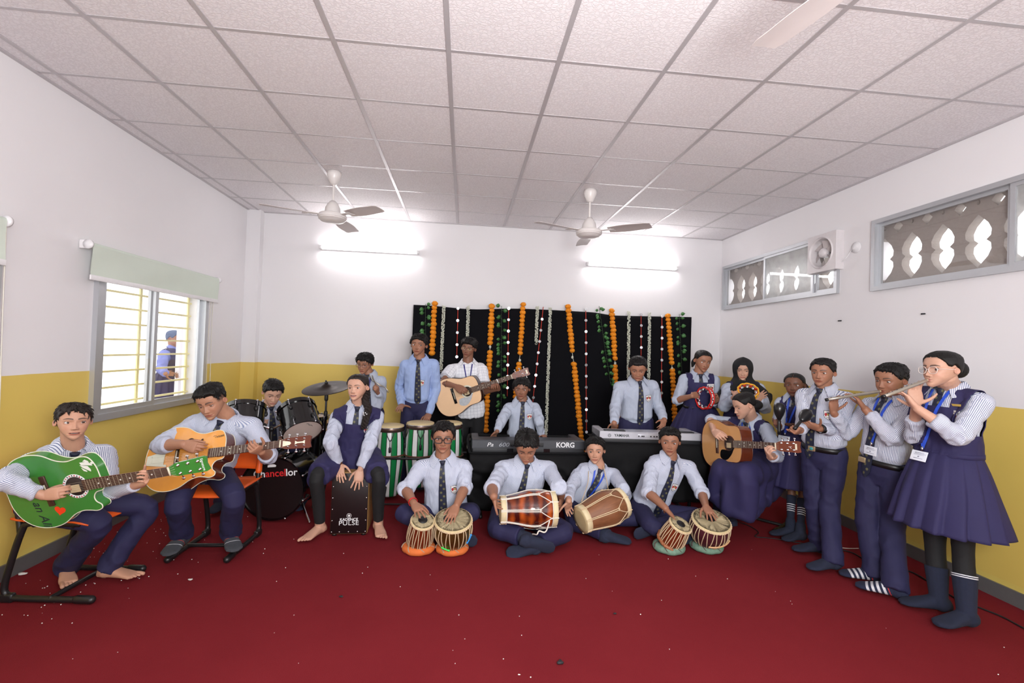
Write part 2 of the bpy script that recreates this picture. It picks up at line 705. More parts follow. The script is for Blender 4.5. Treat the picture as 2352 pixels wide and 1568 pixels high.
def jali(name, W, x):
 """cast concrete screen with pointed double-lobed openings."""
 cu = bpy.data.curves.new(name, 'CURVE')
 cu.dimensions = '2D'; cu.fill_mode = 'BOTH'; cu.extrude = .035
 cu.resolution_u = 1

 def spl(pts):
  s = cu.splines.new('POLY'); s.points.add(len(pts) - 1); s.use_cyclic_u = True
  for p, q in zip(s.points, pts):
   p.co = (q[0], q[1], 0, 1)
 a0, a1, z0, z1 = W[0] - .12, W[1] + .12, W[2] - .1, W[3] + .1
 spl([(a0, z0), (a1, z0), (a1, z1), (a0, z1)])
 pitch = .245
 zc = (W[2] + W[3]) / 2 - .035
 h, wd = .185, .086
 n = int((a1 - a0) / pitch)
 for i in range(n):
  c = a1 - .11 - pitch * i - .03
  if c - wd < a0 + .01:
   break
  half = [(0, h), (wd * .75, h * .62), (wd, h * .36), (wd * .95, h * .14), (wd * .62, 0)]
  right = half + [(p[0], -p[1]) for p in half[-2::-1]]
  left = [(-p[0], p[1]) for p in right[-2:0:-1]]
  spl([(c + p[0], zc + p[1]) for p in right + left])
  for dz in (h + .075, -h - .075):
   if z0 + .05 < zc + dz < z1 - .05 and c + pitch / 2 + .05 < a1:
    cc = c + pitch / 2
    spl([(cc, zc + dz + .05), (cc + .042, zc + dz), (cc, zc + dz - .05), (cc - .042, zc + dz)])
  if z0 + .03 < zc + h + .12 < z1 - .03:
   spl([(c + .012 * math.cos(t), zc + h + .085 + .018 * math.sin(t)) for t in np.linspace(0, 2 * PI, 7)[:-1]])
 o = bpy.data.objects.new('t', cu)
 COL.objects.link(o)
 dg = bpy.context.evaluated_depsgraph_get()
 me = bpy.data.meshes.new_from_object(o.evaluated_get(dg))
 bpy.data.objects.remove(o)
 me.transform(Matrix(((0, 0, 1, x), (1, 0, 0, 0), (0, 1, 0, 0), (0, 0, 0, 1))))
 me.materials.clear()
 me.materials.append(M_CONC)
 r = bpy.data.objects.new(name, me)
 COL.objects.link(r)
 r['kind'] = 'structure'
 return r

M_CONC = mat('cast_concrete', (150, 140, 134), .9, 0, .12, 40, (60, .3))

def vent_window(name, W, splits, hazy):
 root = thing(name, 'aluminium ventilator window high in the right wall', 'window')
 root['kind'] = 'structure'; del root['category']
 mb = MB(); rect_frame(mb, XR - .004, W[0], W[1], W[2], W[3], .035, .06)
 struct('window_frame', mb, M_ALU, root)
 ed = [W[1] - .035] + splits + [W[0] + .035]
 for i in range(len(ed) - 1):
  b, a = ed[i], ed[i + 1]
  x = XR + (.012 if i % 2 == 0 else -.012)
  mb = MB(); rect_frame(mb, x, a, b, W[2] + .03, W[3] - .03, .03, .02)
  s = struct('sash', mb, M_ALU, root)
  q = pane('pane', x, a + .028, b - .028, W[2] + .058, W[3] - .058, M_HAZE if hazy[i] else M_GLASS, s)
  q['kind'] = 'structure'
 j = jali('screen', W, XR + .11)
 j.parent = root

s1 = float(AX(1757, 640, XR)[1]); s2 = float(AX(1872, 640, XR)[1])
vent_window('window_2', W2, [s1, s2], [0, 1, 0])
t1 = float(AX(2326, 500, XR)[1])
vent_window('window_3', W3, [t1, t1 - .75], [0, 1, 0])

# ------------------------------------------------------------------ blinds
M_BLIND = mat('blind_fabric', (214, 224, 212), .85, 0, .03, 6, (300, .1))
M_CORD = mat('blind_chain', (226, 222, 210), .5)

def blind(label, y0, y1, ztop, zbot, chain_y, parent=None):
 r = thing('roller_blind', label, 'blind', V3(XL + .05, y0, zbot), 'pale roller blinds on the left wall')
 mb = MB()
 x = XL + .075
 g = []
 for i in range(13):
  z = ztop + (zbot - ztop) * i / 12
  g.append([(x + .004 * math.sin(7 * yy + i * .4), yy, z) for yy in np.linspace(y0, y1, 25)])
 G = np.array(g)
 mb.loft(G, False, False, False)
 mb.loft(G[:, ::-1] + V3(.0015, 0, 0), False, False, False)
 obj('fabric', mb, M_BLIND, r, True)
 mb = MB(); mb.tube([(x - .022, y0 - .005, ztop), (x - .022, y1 + .005, ztop)], .021, 14)
 obj('roller', mb, M_BLIND, r, True)
 mb = MB(); mb.box((x, (y0 + y1) / 2, zbot - .014), (.012, y1 - y0 + .012, .036), bev=.004)
 obj('bottom_rail', mb, M_WHITE, r, True)
 for yy in (y0 - .018, y1 + .012):
  mb = MB(); mb.box((x - .035, yy, ztop), (.068, .012, .06), bev=.005)
  mb.tube([(x - .012, yy - .008, ztop), (x - .012, yy + .008, ztop)], .032, 18, round_ends=False)
  obj('bracket', mb, M_WHITE, r, True)
 mb = MB()
 zl = zbot - .95
 mb.tube([(x - .02, chain_y, ztop), (x - .045, chain_y, zbot - .4), (x - .045, chain_y + .004, zl), (x - .04, chain_y + .03, zl - .035), (x - .035, chain_y + .055, zl), (x - .04, chain_y + .05, zbot - .3), (x - .02, chain_y + .02, ztop)], .0035, 6, 6)
 obj('chain', mb, M_CORD, r, True)

b0, b1 = AX(212, 565, XL + .075), AX(503, 640, XL + .075)
bb = AX(212, 632, XL + .075)
blind('pale green roller blind half drawn over the sliding window', float(b0[1]), float(b1[1]), float(b0[2]) + .01, float(bb[2]), float(b1[1]) - .07)
c1 = AX(16, 500, XL + .075); c2 = AX(16, 598, XL + .075)
blind('pale roller blind cut off by the photo edge, only one end showing', float(c1[1]) - 1.6, float(c1[1]), float(b0[2]) + .01, float(c2[2]), float(c1[1]) + .0)

# ------------------------------------------------------------------ lamps
def mat_emit(name, col, s):
 k = NT(name)
 e = k.n('ShaderNodeEmission'); e.inputs[0].default_value = col; e.inputs[1].default_value = s
 k.l(e, 0, k.t.nodes['Material Output'], 'Surface')
 return k.m

M_TUBE = mat_emit('lit_tube', (1, .98, .97, 1), TUBE_POWER)

def batten(label, a, b, y, inward=-1):
 r = thing('tube_light', label, 'light', V3((a[0] + b[0]) / 2, y, a[2]), 'tube lights high on the back wall')
 z = (a[2] + b[2]) / 2
 mb = MB(); mb.box(((a[0] + b[0]) / 2, y + .02, z), (b[0] - a[0], .03, .045), bev=.004)
 obj('batten', mb, M_WHITE, r, True)
 mb = MB(); mb.tube([(a[0] + .03, y - .022, z), (b[0] - .03, y - .022, z)], .014, 14)
 obj('tube', mb, M_TUBE, r, True)
 for x in (a[0] + .012, b[0] - .012):
  mb = MB(); mb.box((x, y - .012, z), (.03, .05, .04), bev=.004)
  obj('end_cap', mb, M_WHITE, r, True)

batten('lit tube light on the back wall, nearer the roller-blind window', AY(734, 566, 3.5), AY(962, 580, 3.5), 3.52)
batten('lit tube light on the back wall directly above the black backdrop', AY(1348, 604, 3.5), AY(1557, 617, 3.5), 3.52)

# ------------------------------------------------------------------ ceiling fans
M_FAN = mat('fan_enamel', (222, 216, 214), .3, 0, .02)
M_FANBLADE = mat('fan_blade', (204, 194, 193), .35, 0, .03)

def fan(label, cx, cy, zm, tips, R=.6):
 r = thing('ceiling_fan', label, 'fan', V3(cx, cy, zm), 'ceiling fans')
 mb = MB(); mb.lathe([(.02, HC - .002), (.062, HC - .004), (.064, HC - .035), (.05, HC - .075), (.03, HC - .115), (.016, HC - .125)], 28)
 mb.v = [mb.verts() + V3(cx, cy, 0)]
 obj('canopy', mb, M_FAN, r, True)
 mb = MB(); mb.tube([(cx, cy, HC - .1), (cx, cy, zm + .1)], .011, 12)
 obj('rod', mb, M_FAN, r, True)
 mb = MB(); mb.lathe([(.0, zm + .155), (.022, zm + .155), (.045, zm + .13), (.066, zm + .09), (.07, zm + .05), (.075, zm + .04)], 30)
 mb.v = [mb.verts() + V3(cx, cy, 0)]
 obj('cover', mb, M_FAN, r, True)
 mb = MB(); mb.lathe([(.07, zm + .045), (.118, zm + .03), (.128, zm + .012), (.126, zm - .004), (.12, zm - .006), (.122, zm - .016), (.112, zm - .02), (.10, zm - .034), (.06, zm - .044), (0, zm - .047)], 40)
 mb.v = [mb.verts() + V3(cx, cy, 0)]
 obj('motor', mb, M_FAN, r, True, sharp=40)
 for a in tips:
  Mt = frame((cx, cy, zm + .02), x=(math.cos(a), math.sin(a), 0), z=(0, 0, 1))
  mb = MB(); g = []
  for i in range(13):
   t = i / 12
   w = .052 + .02 * math.sin(min(1, t * 1.3) * PI * .75)
   if i == 12: w *= .82
   rr = .20 + (R - .2) * t
   tw = math.radians(13 - 5 * t)
   g.append([(rr, -w * math.cos(tw) * s - .0 , w * math.sin(tw) * s - .004 * (s * s)) for s in (-1, -.5, 0, .5, 1)])
  G = np.array(g)
  mb.loft(G, False, False, False)
  mb.loft(G[:, ::-1] - V3(0, 0, .003), False, False, False)
  for j in (0, 4):
   mb.loft(np.stack([G[:, j], G[:, j] - V3(0, 0, .003)], 1), False, False, False)
  mb.loft(np.stack([G[-1], G[-1] - V3(0, 0, .003)], 1).transpose(1, 0, 2), False, False, False)
  mb.xform(Mt)
  obj('blade', mb, M_FANBLADE, r, True)
  mb = MB(); mb.box((.165, 0, -.004), (.13, .045, .006), bev=.002); mb.box((.235, 0, -.012), (.05, .075, .005), bev=.002)
  mb.xform(Mt)
  obj('blade_arm', mb, M_FAN, r, True)

def fan_from(label, cpx, mpx, tips):
 c = AZ(*cpx, HC)
 zm = float(AY(*mpx, c[1])[2])
 an = []
 for t in tips:
  p = AZ(*t, zm)
  an.append(math.atan2(p[1] - c[1], p[0] - c[0]))
 an = [an[0], an[0] + 2 * PI / 3, an[0] + 4 * PI / 3] if len(an) == 1 else an
 fan(label, float(c[0]), float(c[1]), zm, an)
 return c, zm

c_, z_ = fan_from('white ceiling fan hanging above the drummer', (768, 394), (764, 500), [(866, 484)])
fan_from('white ceiling fan hanging in front of the black backdrop', (1356, 436), (1353, 536), [(1497, 521)])
zf = z_
tp, tq = AZ(1752, 117, zf), AZ(1912, 0, zf)
dr = nz((tq - tp) * V3(1, 1, 0))
hub = tp + dr * .6
a_ = math.atan2(-dr[1], -dr[0])
fan('white ceiling fan of which one blade tip shows at the top of the photo', float(hub[0]), float(hub[1]), zf, [a_, a_ + 2 * PI / 3, a_ + 4 * PI / 3])

# ------------------------------------------------------------------ exhaust fan, socket
M_EXH = mat('exhaust_plastic', (216, 210, 212), .4)
M_EXHB = mat('exhaust_blade', (182, 172, 172), .4)
e0, e1 = AX(1862, 548, XR - .05), AX(1926, 622, XR - .05)
ey, ez, es = (e0[1] + e1[1]) / 2, float(AX(1893, 581, XR - .05)[2]), .36
r = thing('exhaust_fan', 'square white exhaust fan set into the ventilator window high on the right wall', 'fan', V3(XR - .05, ey, ez))
th = np.linspace(0, 2 * PI, 41)[:-1]
ro = es / 2

def sq(t):
 c, s = math.cos(t), math.sin(t)
 k = ro / max(abs(c), abs(s))
 return (c * k, s * k)

mb = MB()
Mx = frame((XR - .05, ey, ez), x=(0, -1, 0), z=(-1, 0, 0))
rings = [np.array([(*sq(t), -.06) for t in th]), np.array([(*sq(t), .03) for t in th]), np.array([(.155 * math.cos(t), .155 * math.sin(t), .034) for t in th]),
   np.array([(.145 * math.cos(t), .145 * math.sin(t), .045) for t in th]), np.array([(.135 * math.cos(t), .135 * math.sin(t), .03) for t in th]), np.array([(.13 * math.cos(t), .13 * math.sin(t), -.06) for t in th])]
mb.loft(rings, False, False); mb.xform(Mx)
obj('housing', mb, M_EXH, r, True, sharp=30)
mb = MB(); mb.lathe([(.045, -.03), (.046, .02), (.03, .034), (0, .036)], 24); mb.xform(Mx)
obj('hub', mb, M_EXH, r, True)
for i in range(6):
 a = i * PI / 3 + .3
 g = []
 for t in np.linspace(0, 1, 6):
  rr = .04 + .083 * t
  w = .3 + .12 * t
  g.append([(rr * math.cos(a + s * w), rr * math.sin(a + s * w), -.012 + s * .018) for s in (-1, 0, 1)])
 G = np.array(g)
 mb = MB(); mb.loft(G, False, False, False); mb.loft(G[:, ::-1] - V3(0, 0, .002), False, False, False); mb.xform(Mx)
 obj('blade', mb, M_EXHB, r, True)
sp = AX(1967, 568, XR)
r = thing('wall_socket', 'small round white socket plate on the right wall beside the exhaust fan', 'socket', V3(*sp))
mb = MB(); mb.lathe([(0, .02), (.03, .02), (.036, .01), (.05, .008), (.052, 0)], 28); mb.xform(frame((XR, sp[1], sp[2]), x=(0, -1, 0), z=(-1, 0, 0)))
obj('plate', mb, M_WHITE, r, True)
ca = AX(1930, 606, XR - .02)
mb = MB(); mb.tube([ca, AX(1945, 590, XR - .012), AX(1953, 578, XR - .01), (XR - .02, sp[1], sp[2])], .004, 6, 6)
tag(obj('power_cord', mb, M_WHITE, sharp=None), 'thin grey cord from the exhaust fan to the round socket', 'cord')
for i, (x, y) in enumerate(((1932, 736), (2124, 720))):
 p = AX(x, y, XR)
 mb = MB(); mb.tube([p + V3(.01, 0, 0), p - V3(.03, .004, .004)], .006, 8)
 tag(obj('wall_plug', mb, M_DARKMETAL), ['dark peg in the white right wall, below the exhaust fan', 'dark peg in the white right wall, below the larger ventilator window'][i], 'peg')
# ================================================================== PEOPLE
# person-local axes: x = the person's right, y = forward, z = up

def mat_skin():
 k = NT('skin')
 a = k.attr('col')
 n = k.noise(70, 3)
 k.base(k.mix(k.math('MULTIPLY', n, .16), a.outputs['Color'], (.25, .10, .06, 1)))
 k.set(Roughness=.5)
 k.b.inputs['Subsurface Weight'].default_value = 0.0
 k.b.inputs['Specular IOR Level'].default_value = .35
 k.bump(k.noise(400, 2), .04, .001)
 return k.m

def mat_hair(name, rgb, gloss=.48):
 k = NT(name)
 cx = k.n('ShaderNodeCombineXYZ')
 k.b.inputs['Specular IOR Level'].default_value = .3
 k.t.links.new(k.math('MULTIPLY', k.attr('hu').outputs['Fac'], 42), cx.inputs[0])
 k.t.links.new(k.math('MULTIPLY', k.attr('hv').outputs['Fac'], 2.5), cx.inputs[1])
 n = k.noise(1, 3, .6, cx.outputs[0])
 c = srgb(*rgb)
 k.base(k.mix(n, tuple(x * .5 for x in c[:3]) + (1,), tuple(x * 1.5 for x in c[:3]) + (1,)))
 k.set(Roughness=gloss)
 k.bump(n, .5, .006)
 return k.m

def mat_shirt(name, base, line, pitch=.0052, duty=.33, check=False):
 k = NT(name)
 u = k.attr('su').outputs['Fac']
 f = k.math('FRACT', k.math('MULTIPLY', u, 1 / pitch))
 m = k.math('LESS_THAN', f, duty)
 if check:
  v = k.attr('sv').outputs['Fac']
  f2 = k.math('LESS_THAN', k.math('FRACT', k.math('MULTIPLY', v, 1 / pitch)), duty)
  m = k.math('MAXIMUM', m, f2)
 n = k.noise(12, 3)
 b = k.mix(n, srgb(*[c * .97 for c in base]), srgb(*base))
 k.base(k.mix(m, b, srgb(*line)))
 k.set(Roughness=.85)
 k.b.inputs['Specular IOR Level'].default_value = .2
 k.bump(k.noise(500, 2), .08, .001)
 return k.m

def mat_tie():
 k = NT('tie_cloth')
 u, v = k.attr('su').outputs['Fac'], k.attr('sv').outputs['Fac']
 # staggered round medallions: two columns
 row = k.math('FLOOR', k.math('DIVIDE', v, .030))
 odd = k.math('MODULO', row, 2)
 fu = k.math('SUBTRACT', u, k.math('MULTIPLY_ADD', odd, .022, -.011))
 fv = k.math('MULTIPLY', k.math('SUBTRACT', k.math('FRACT', k.math('DIVIDE', v, .030)), .5), .030)
 d = k.math('SQRT', k.math('ADD', k.math('MULTIPLY', fu, fu), k.math('MULTIPLY', fv, fv)))
 ring = k.math('LESS_THAN', d, .0088)
 inner = k.math('MULTIPLY', k.math('LESS_THAN', d, .0062), k.math('GREATER_THAN', d, .0040))
 c = k.mix(ring, srgb(26, 30, 52), srgb(112, 108, 72))
 c = k.mix(inner, c, srgb(58, 58, 52))
 k.base(c)
 k.set(Roughness=.6)
 return k.m

def mat_sock(name, base, stripes, toe=None):
 """stripes: list of (from, to, rgb) in metres along attribute sv."""
 k = NT(name)
 v = k.attr('sv').outputs['Fac']
 c = k.mix(k.noise(60, 3), srgb(*[x * .85 for x in base]), srgb(*base))
 for a, b, rgb in stripes:
  m = k.math('MULTIPLY', k.math('GREATER_THAN', v, a), k.math('LESS_THAN', v, b))
  c = k.mix(m, c, srgb(*rgb))
 k.base(c)
 k.set(Roughness=.95)
 k.bump(k.noise(300, 2), .2, .002)
 return k.m

M_SKIN = mat_skin()
M_HAIR = mat_hair('black_hair', (17, 14, 14))
M_HAIRB = mat_hair('brown_hair', (32, 23, 20))
M_SHIRT = mat_shirt('striped_shirt', (208, 211, 222), (134, 144, 176), .0052, .40)
M_SHIRT_C = mat_shirt('broad_striped_shirt', (212, 214, 224), (98, 106, 142), .0082, .34)
M_SHIRT_G = mat_shirt('grey_striped_shirt', (194, 200, 212), (136, 146, 172), .0044, .42)
M_SHIRT_B = mat_shirt('blue_striped_shirt', (176, 193, 228), (122, 146, 200), .0048, .45)
M_SHIRT_W = mat_shirt('white_checked_shirt', (234, 234, 240), (138, 142, 158), .034, .045, True)
M_TIE = mat_tie()
M_NAVY = mat('navy_trouser_cloth', (30, 28, 66), .8, 0, .12, 18, (350, .15))
M_NAVY2 = mat('navy_pinafore_cloth', (36, 31, 74), .8, 0, .10, 18, (350, .15))
M_LEG = mat('black_legging', (17, 17, 20), .8, 0, .2, 40, (300, .15))
M_BLACKCLOTH = mat('black_cloth', (16, 16, 19), .85, 0, .2, 30, (260, .2))
M_SOCK = mat_sock('navy_sock', (34, 40, 62), [])
M_SOCKS3 = mat_sock('navy_sock_white_rings', (30, 36, 58), [(.262 + i * .0105, .267 + i * .0105, (225, 225, 230)) for i in range(4)])
M_SOCKS4 = mat_sock('navy_sock_wide_rings', (30, 36, 56), [(.215 + i * .017, .2205 + i * .017, (225, 225, 230)) for i in range(4)])
M_SOCKG = mat_sock('grey_sock', (66, 68, 74), [(-.112, -.108, (200, 200, 205)), (-.075, -.071, (190, 60, 60)), (-.035, -.031, (200, 200, 205))])
M_SOCKST = mat_sock('striped_sock', (34, 40, 66), [(-.150, -.136, (205, 205, 210)), (-.122, -.108, (205, 205, 210)), (-.094, -.080, (205, 205, 210)), (-.066, -.052, (205, 205, 210)), (-.04, -.012, (190, 45, 50))])
M_BELT = mat('black_belt', (18, 18, 20), .4)
M_LANYARD = mat('blue_lanyard', (40, 78, 196), .45, 0, .1, 60)
M_CARD = mat('card_plastic', (222, 226, 236), .25, 0, .03, 80)
M_CARDPRINT = mat('card_print', (150, 150, 172), .4)
M_BWHITE = mat('badge_white', (222, 218, 216), .6)
M_BRED = mat('badge_red', (170, 40, 48), .6)
M_BGOLD = mat('badge_gold', (170, 140, 70), .5)
M_BDARK = mat('badge_border', (70, 66, 70), .6)
M_BUTTON = mat('shirt_button', (235, 235, 240), .3)
M_GLASSF = mat('spectacle_black', (24, 22, 26), .3)
M_GLASSM = mat('spectacle_metal', (150, 120, 110), .25, .8)
M_GLASSC = mat('spectacle_clear', (226, 214, 208), .15)
M_LENS = mat_glass('spectacle_lens', 0, .02, .10)
M_RED = mat('red_thread', (205, 40, 40), .6)
M_STRAPBROWN = mat('brown_strap', (92, 56, 38), .5)
M_LACE = mat('lace', (46, 46, 50), .8, 0, .4, 120)

# ---------------------------------------------------------------- head
_T = np.array([0.00, .03, .08, .15, .22, .30, .40, .50, .58, .68, .78, .87, .94, .985, 1.0])
_W = np.array([.080, .138, .188, .236, .268, .295, .322, .334, .337, .336, .318, .268, .190, .092, .0])
_F = np.array([.300, .375, .402, .402, .398, .395, .394, .388, .398, .395, .370, .308, .220, .105, .0])
_B = np.array([.080, .16, .26, .34, .385, .41, .440, .457, .466, .466, .450, .395, .300, .150, .0])

def head_surface(t, th, P):
 """t, th arrays -> local positions (unit head height, chin z=0)."""
 w = np.interp(t, _T, _W) * P.get('wide', 1.0) * 1.07
 jw = P.get('jaw', 1.0)
 w = w * (1 + (jw - 1) * np.clip((.35 - t) / .3, 0, 1))
 f, b = np.interp(t, _T, _F), np.interp(t, _T, _B)
 s, c = np.sin(th), np.cos(th)
 p = 2.25
 k = (np.abs(s) ** p + np.abs(c) ** p) ** (-1 / p)
 x = w * s * k
 y = np.where(c > 0, f, b) * c * k
 fw = (1 + c) / 2
 z = t * fw + (.25 + .75 * t) * (1 - fw)
 # features on the face
 m = np.clip(c * 1.6, 0, 1)
 ax = np.abs(x)

 def g(u, c0, s0):
  return np.exp(-((u - c0) / s0) ** 2)
 d = np.zeros_like(x)
 d -= .040 * g(ax, .152, .090) * g(z, .497, .052)
 d += .014 * g(ax, .13, .11) * g(z, .575, .030)
 ns = P.get('nose', 1.0)
 nz_ = np.interp(z, [.28, .305, .325, .35, .40, .46, .52, .57], [0, .4, .95, 1.0, .62, .34, .17, .0])
 nw = np.interp(z, [.28, .35, .45, .56], [.058, .049, .035, .030])
 d += .086 * ns * nz_ * np.exp(-(x / nw) ** 2)
 d += .040 * ns * g(ax, .056, .026) * g(z, .325, .024)
 d -= .020 * g(ax, .026, .013) * g(z, .300, .010)
 d -= .010 * g(ax, .0, .02) * g(z, .268, .018)
 mo = P.get('mouth', 0.0)
 lp = P.get('lips', 1.0)
 mwd = P.get('mouthw', 1.0)
 xm = np.exp(-(x / (.105 * mwd)) ** 4)
 d += .024 * lp * g(z, .228 + .008 * mo, .014) * xm
 d += .028 * lp * g(z, .188 - .014 * mo, .016) * xm
 d -= (.014 + .03 * mo) * g(z, .208 - .003 * mo, .0055 + .011 * mo) * np.exp(-(x / (.118 * mwd)) ** 4)
 d -= .010 * g(ax, .142 * mwd, .020) * g(z, .206, .02)
 d -= .012 * g(z, .135, .025) * g(x, 0, .10)
 d += .020 * g(z, .065, .045) * g(x, 0, .085)
 ch = P.get('cheek', 1.0)
 d += .014 * ch * g(ax, .19, .07) * g(z, .36, .07)
 y = y + d * m
 x = x + .012 * ch * np.sign(x) * g(ax, .24, .06) * g(z, .28, .08) * m
 return np.stack([x, y, z], -1)

def face_color(p, th, P, tone):
 """local colour of the skin, lips and brows at local positions p."""
 x, y, z = p[:, 0], p[:, 1], p[:, 2]
 ax = np.abs(x)
 C = np.tile(np.array(tone[:3]), (len(p), 1))
 front = np.clip(np.cos(th) * 2.2, 0, 1)

 def blend(m, col):
  nonlocal C
  m = np.clip(m * front, 0, 1)[:, None]
  C = C * (1 - m) + np.array(col) * m
 t3 = np.array(tone[:3])
 blend(.30 * np.exp(-((ax - .19) / .08) ** 2 - ((z - .35) / .07) ** 2), t3 * V3(1.12, .82, .80))
 blend(.35 * np.exp(-((ax - .145) / .07) ** 2 - ((z - .455) / .02) ** 2), t3 * V3(.72, .66, .66))
 mo, mw = P.get('mouth', 0.0), P.get('mouthw', 1.0)
 lw = .128 * mw
 inl = np.clip((1 - (ax / lw) ** 2), 0, 1)
 up = .208 + .029 * inl ** .7 + .010 * mo
 lo = .208 - .040 * inl ** .6 - .018 * mo
 lips = ((z < up) & (z > lo) & (ax < lw)).astype(float)
 blend(lips * .85, np.array(P.get('lipcol', t3 * V3(.80, .50, .52) + V3(.03, .0, .005))))
 line = np.exp(-((z - .208 + .003 * mo) / (.0045 + .004 * mo)) ** 2) * (ax < lw * .97)
 blend(line * .85, t3 * .18)
 if mo > .25:
  hh = .020 * mo * inl
  inn = ((z < .212 + hh * .8) & (z > .204 - hh) & (ax < lw * .85)).astype(float)
  blend(inn, (.06, .015, .015))
  blend(((z < .212 + hh * .8) & (z > .208 - hh * .1) & (ax < lw * .62)).astype(float), (.75, .72, .66))
 # nostrils
 blend(.9 * np.exp(-((ax - .027) / .012) ** 2 - ((z - .299) / .008) ** 2), t3 * .22)
 # brows
 bt = P.get('brow', 1.0)
 q = (ax - .050) / .205
 zc = .592 + P.get('browz', 0.0) + .020 * np.sin(np.clip(q, 0, 1) * PI * .9) - .012 * np.clip(q - .6, 0, 1)
 hb = .0185 * bt * np.interp(q, [0, .15, .6, 1], [.8, 1.05, .9, .3])
 bm = np.clip(1.5 - np.abs(z - zc) / hb, 0, 1) * ((q > 0) & (q < 1))
 blend(bm * .9, P.get('browcol', (.018, .014, .013)))
 if P.get('moustache'):
  mm = np.clip(1.4 - np.abs(z - .252) / .014, 0, 1) * (ax < .095) * (.5 + .5 * (ax > .02))
  blend(mm * .42 * P['moustache'], (.03, .022, .02))
 if P.get('shade'):      # close-cropped sides
  m = np.clip((np.abs(th) - .95) * 6, 0, 1) * np.clip((z - .50) * 14, 0, 1) * .75
  C = C * (1 - m[:, None]) + np.array((.03, .024, .022)) * m[:, None]
 return C

def eye_cap(P, side, tone):
 """eyeball, lids and lashes as one small cap -> local verts, faces, colours."""
 ex, ez = .152 * side, .497
 th = np.arcsin(np.clip(ex / .33, -1, 1))
 s = head_surface(np.array([ez]), np.array([th]), P)[0]
 r = .106
 lid = P.get('lid', 0.0)            # 0 open, 1 looking down / almost closed
 gx, gz = P.get('gaze', (0, 0))
 c = V3(ex, s[1] + .024 - r, ez)
 na, nb = 57, 45
 A = np.radians(np.linspace(-68, 68, na))
 Bv = np.radians(np.linspace(-52, 52, nb))
 a, b = np.meshgrid(A, Bv)
 a, b = a.ravel(), b.ravel()
 D = np.stack([np.sin(a) * np.cos(b), np.cos(a) * np.cos(b), np.sin(b)], 1)
 hx = np.radians(45)
 u = a * side / hx                      # + is outer corner
 au = np.clip(1 - np.abs(u) ** 2.2, 0, 1)
 tilt = np.radians(2.5) * u
 op = P.get('eyeopen', 1.12)
 hi = np.radians(18 * op) * au ** .65 * (1 - .80 * lid) - np.radians(12) * lid * au + tilt
 lo = -np.radians(13 * op) * au ** .8 + tilt
 lo = np.minimum(lo, hi)
 inside = (np.abs(u) < 1) & (b < hi) & (b > lo)
 edge = np.minimum(np.abs(b - hi), np.abs(b - lo))
 rr = np.where(inside, r, r * (1.0 + .06 * smooth01(edge / .14) * np.where(np.abs(u) < 1.05, 1, .7)))
 # upper lid crease
 rr = rr - r * .035 * np.exp(-((b - hi - .22) / .05) ** 2) * (np.abs(u) < 1.1)
 V = D * rr[:, None] + c
 C = np.tile(np.array(tone[:3]) * V3(.93, .9, .9), (len(V), 1))
 gd = nz(V3(math.sin(gx), 1, math.sin(gz - .28 * lid)))
 ang = np.arccos(np.clip(D @ gd, -1, 1))
 scl = np.array((.56, .53, .515))
 C[inside] = scl
 corner = inside & (np.abs(u) > .8)
 C[corner] = scl * V3(.85, .66, .62)
 C[inside & (ang < .40)] = (.045, .022, .012)
 C[inside & (ang < .18)] = (.004, .004, .004)
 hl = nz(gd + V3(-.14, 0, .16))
 C[inside & (np.arccos(np.clip(D @ hl, -1, 1)) < .055)] = (.95, .95, .95)  # white catchlight painted into the eye colour
 lash = (~inside) & (np.abs(u) < 1.06) & (b >= hi - .01) & (b < hi + np.radians(6.0 + 2 * lid))
 C[lash] = np.array((.02, .014, .012))
 lash2 = (~inside) & (np.abs(u) < 1.0) & (b <= lo) & (b > lo - np.radians(2.2))
 C[lash2] = C[lash2] * .45
 lidm = (~inside) & (b > hi) & (b < hi + .25) & (np.abs(u) < 1.1) & ~lash
 C[lidm] = C[lidm] * .86
 F = []
 for j in range(nb - 1):
  for i in range(na - 1):
   q = j * na + i
   F.append((q, q + na, q + na + 1, q + 1))
 return V, np.array(F), C

def ear(P, side):
 n, m = 22, 12
 V = []
 for i in range(m + 1):
  ph = -PI / 2 + PI * i / m
  for j in range(n):
   t = 2 * PI * j / n
   V.append((math.cos(ph) * math.cos(t), math.sin(ph), math.cos(ph) * math.sin(t)))
 V = np.array(V)         # thickness along y
 th_, dep_, hgt = .020, .060, .092
 X = V[:, 1] * th_
 Yv = V[:, 0] * dep_
 Z = V[:, 2] * hgt * (1 + .12 * V[:, 0])
 rad = np.sqrt(V[:, 0] ** 2 + V[:, 2] ** 2)
 outer = V[:, 1] > 0
 X = X + np.where(outer, .016 * np.exp(-((rad - .85) / .18) ** 2) - .022 * np.exp(-((rad) / .5) ** 2), 0)
 Z = np.where(Z < 0, Z * .9, Z)
 a = math.radians(28)
 y2 = Yv * math.cos(a) - X * math.sin(a) * 1
 x2 = X * math.cos(a) - Yv * math.sin(a)
 w = float(np.interp(.5, _T, _W)) * P.get('wide', 1.0) * 1.07
 out = np.stack([side * (w + .026 + x2), -.045 + y2, .47 + Z + .10 * Yv], 1)
 F = []
 for i in range(m):
  for j in range(n):
   q = (i * n + j, i * n + (j + 1) % n, (i + 1) * n + (j + 1) % n, (i + 1) * n + j)
   F.append(q if side < 0 else q[::-1])
 return out, np.array(F)

def head_grid(P):
 t = np.concatenate([[0.0, .012], np.linspace(.025, .62, 118), np.linspace(.63, 1, 40)])
 q = np.linspace(-1, 1, 169)[:-1]
 th = PI * (np.abs(q) ** 1.45) * np.sign(q)
 return t, th

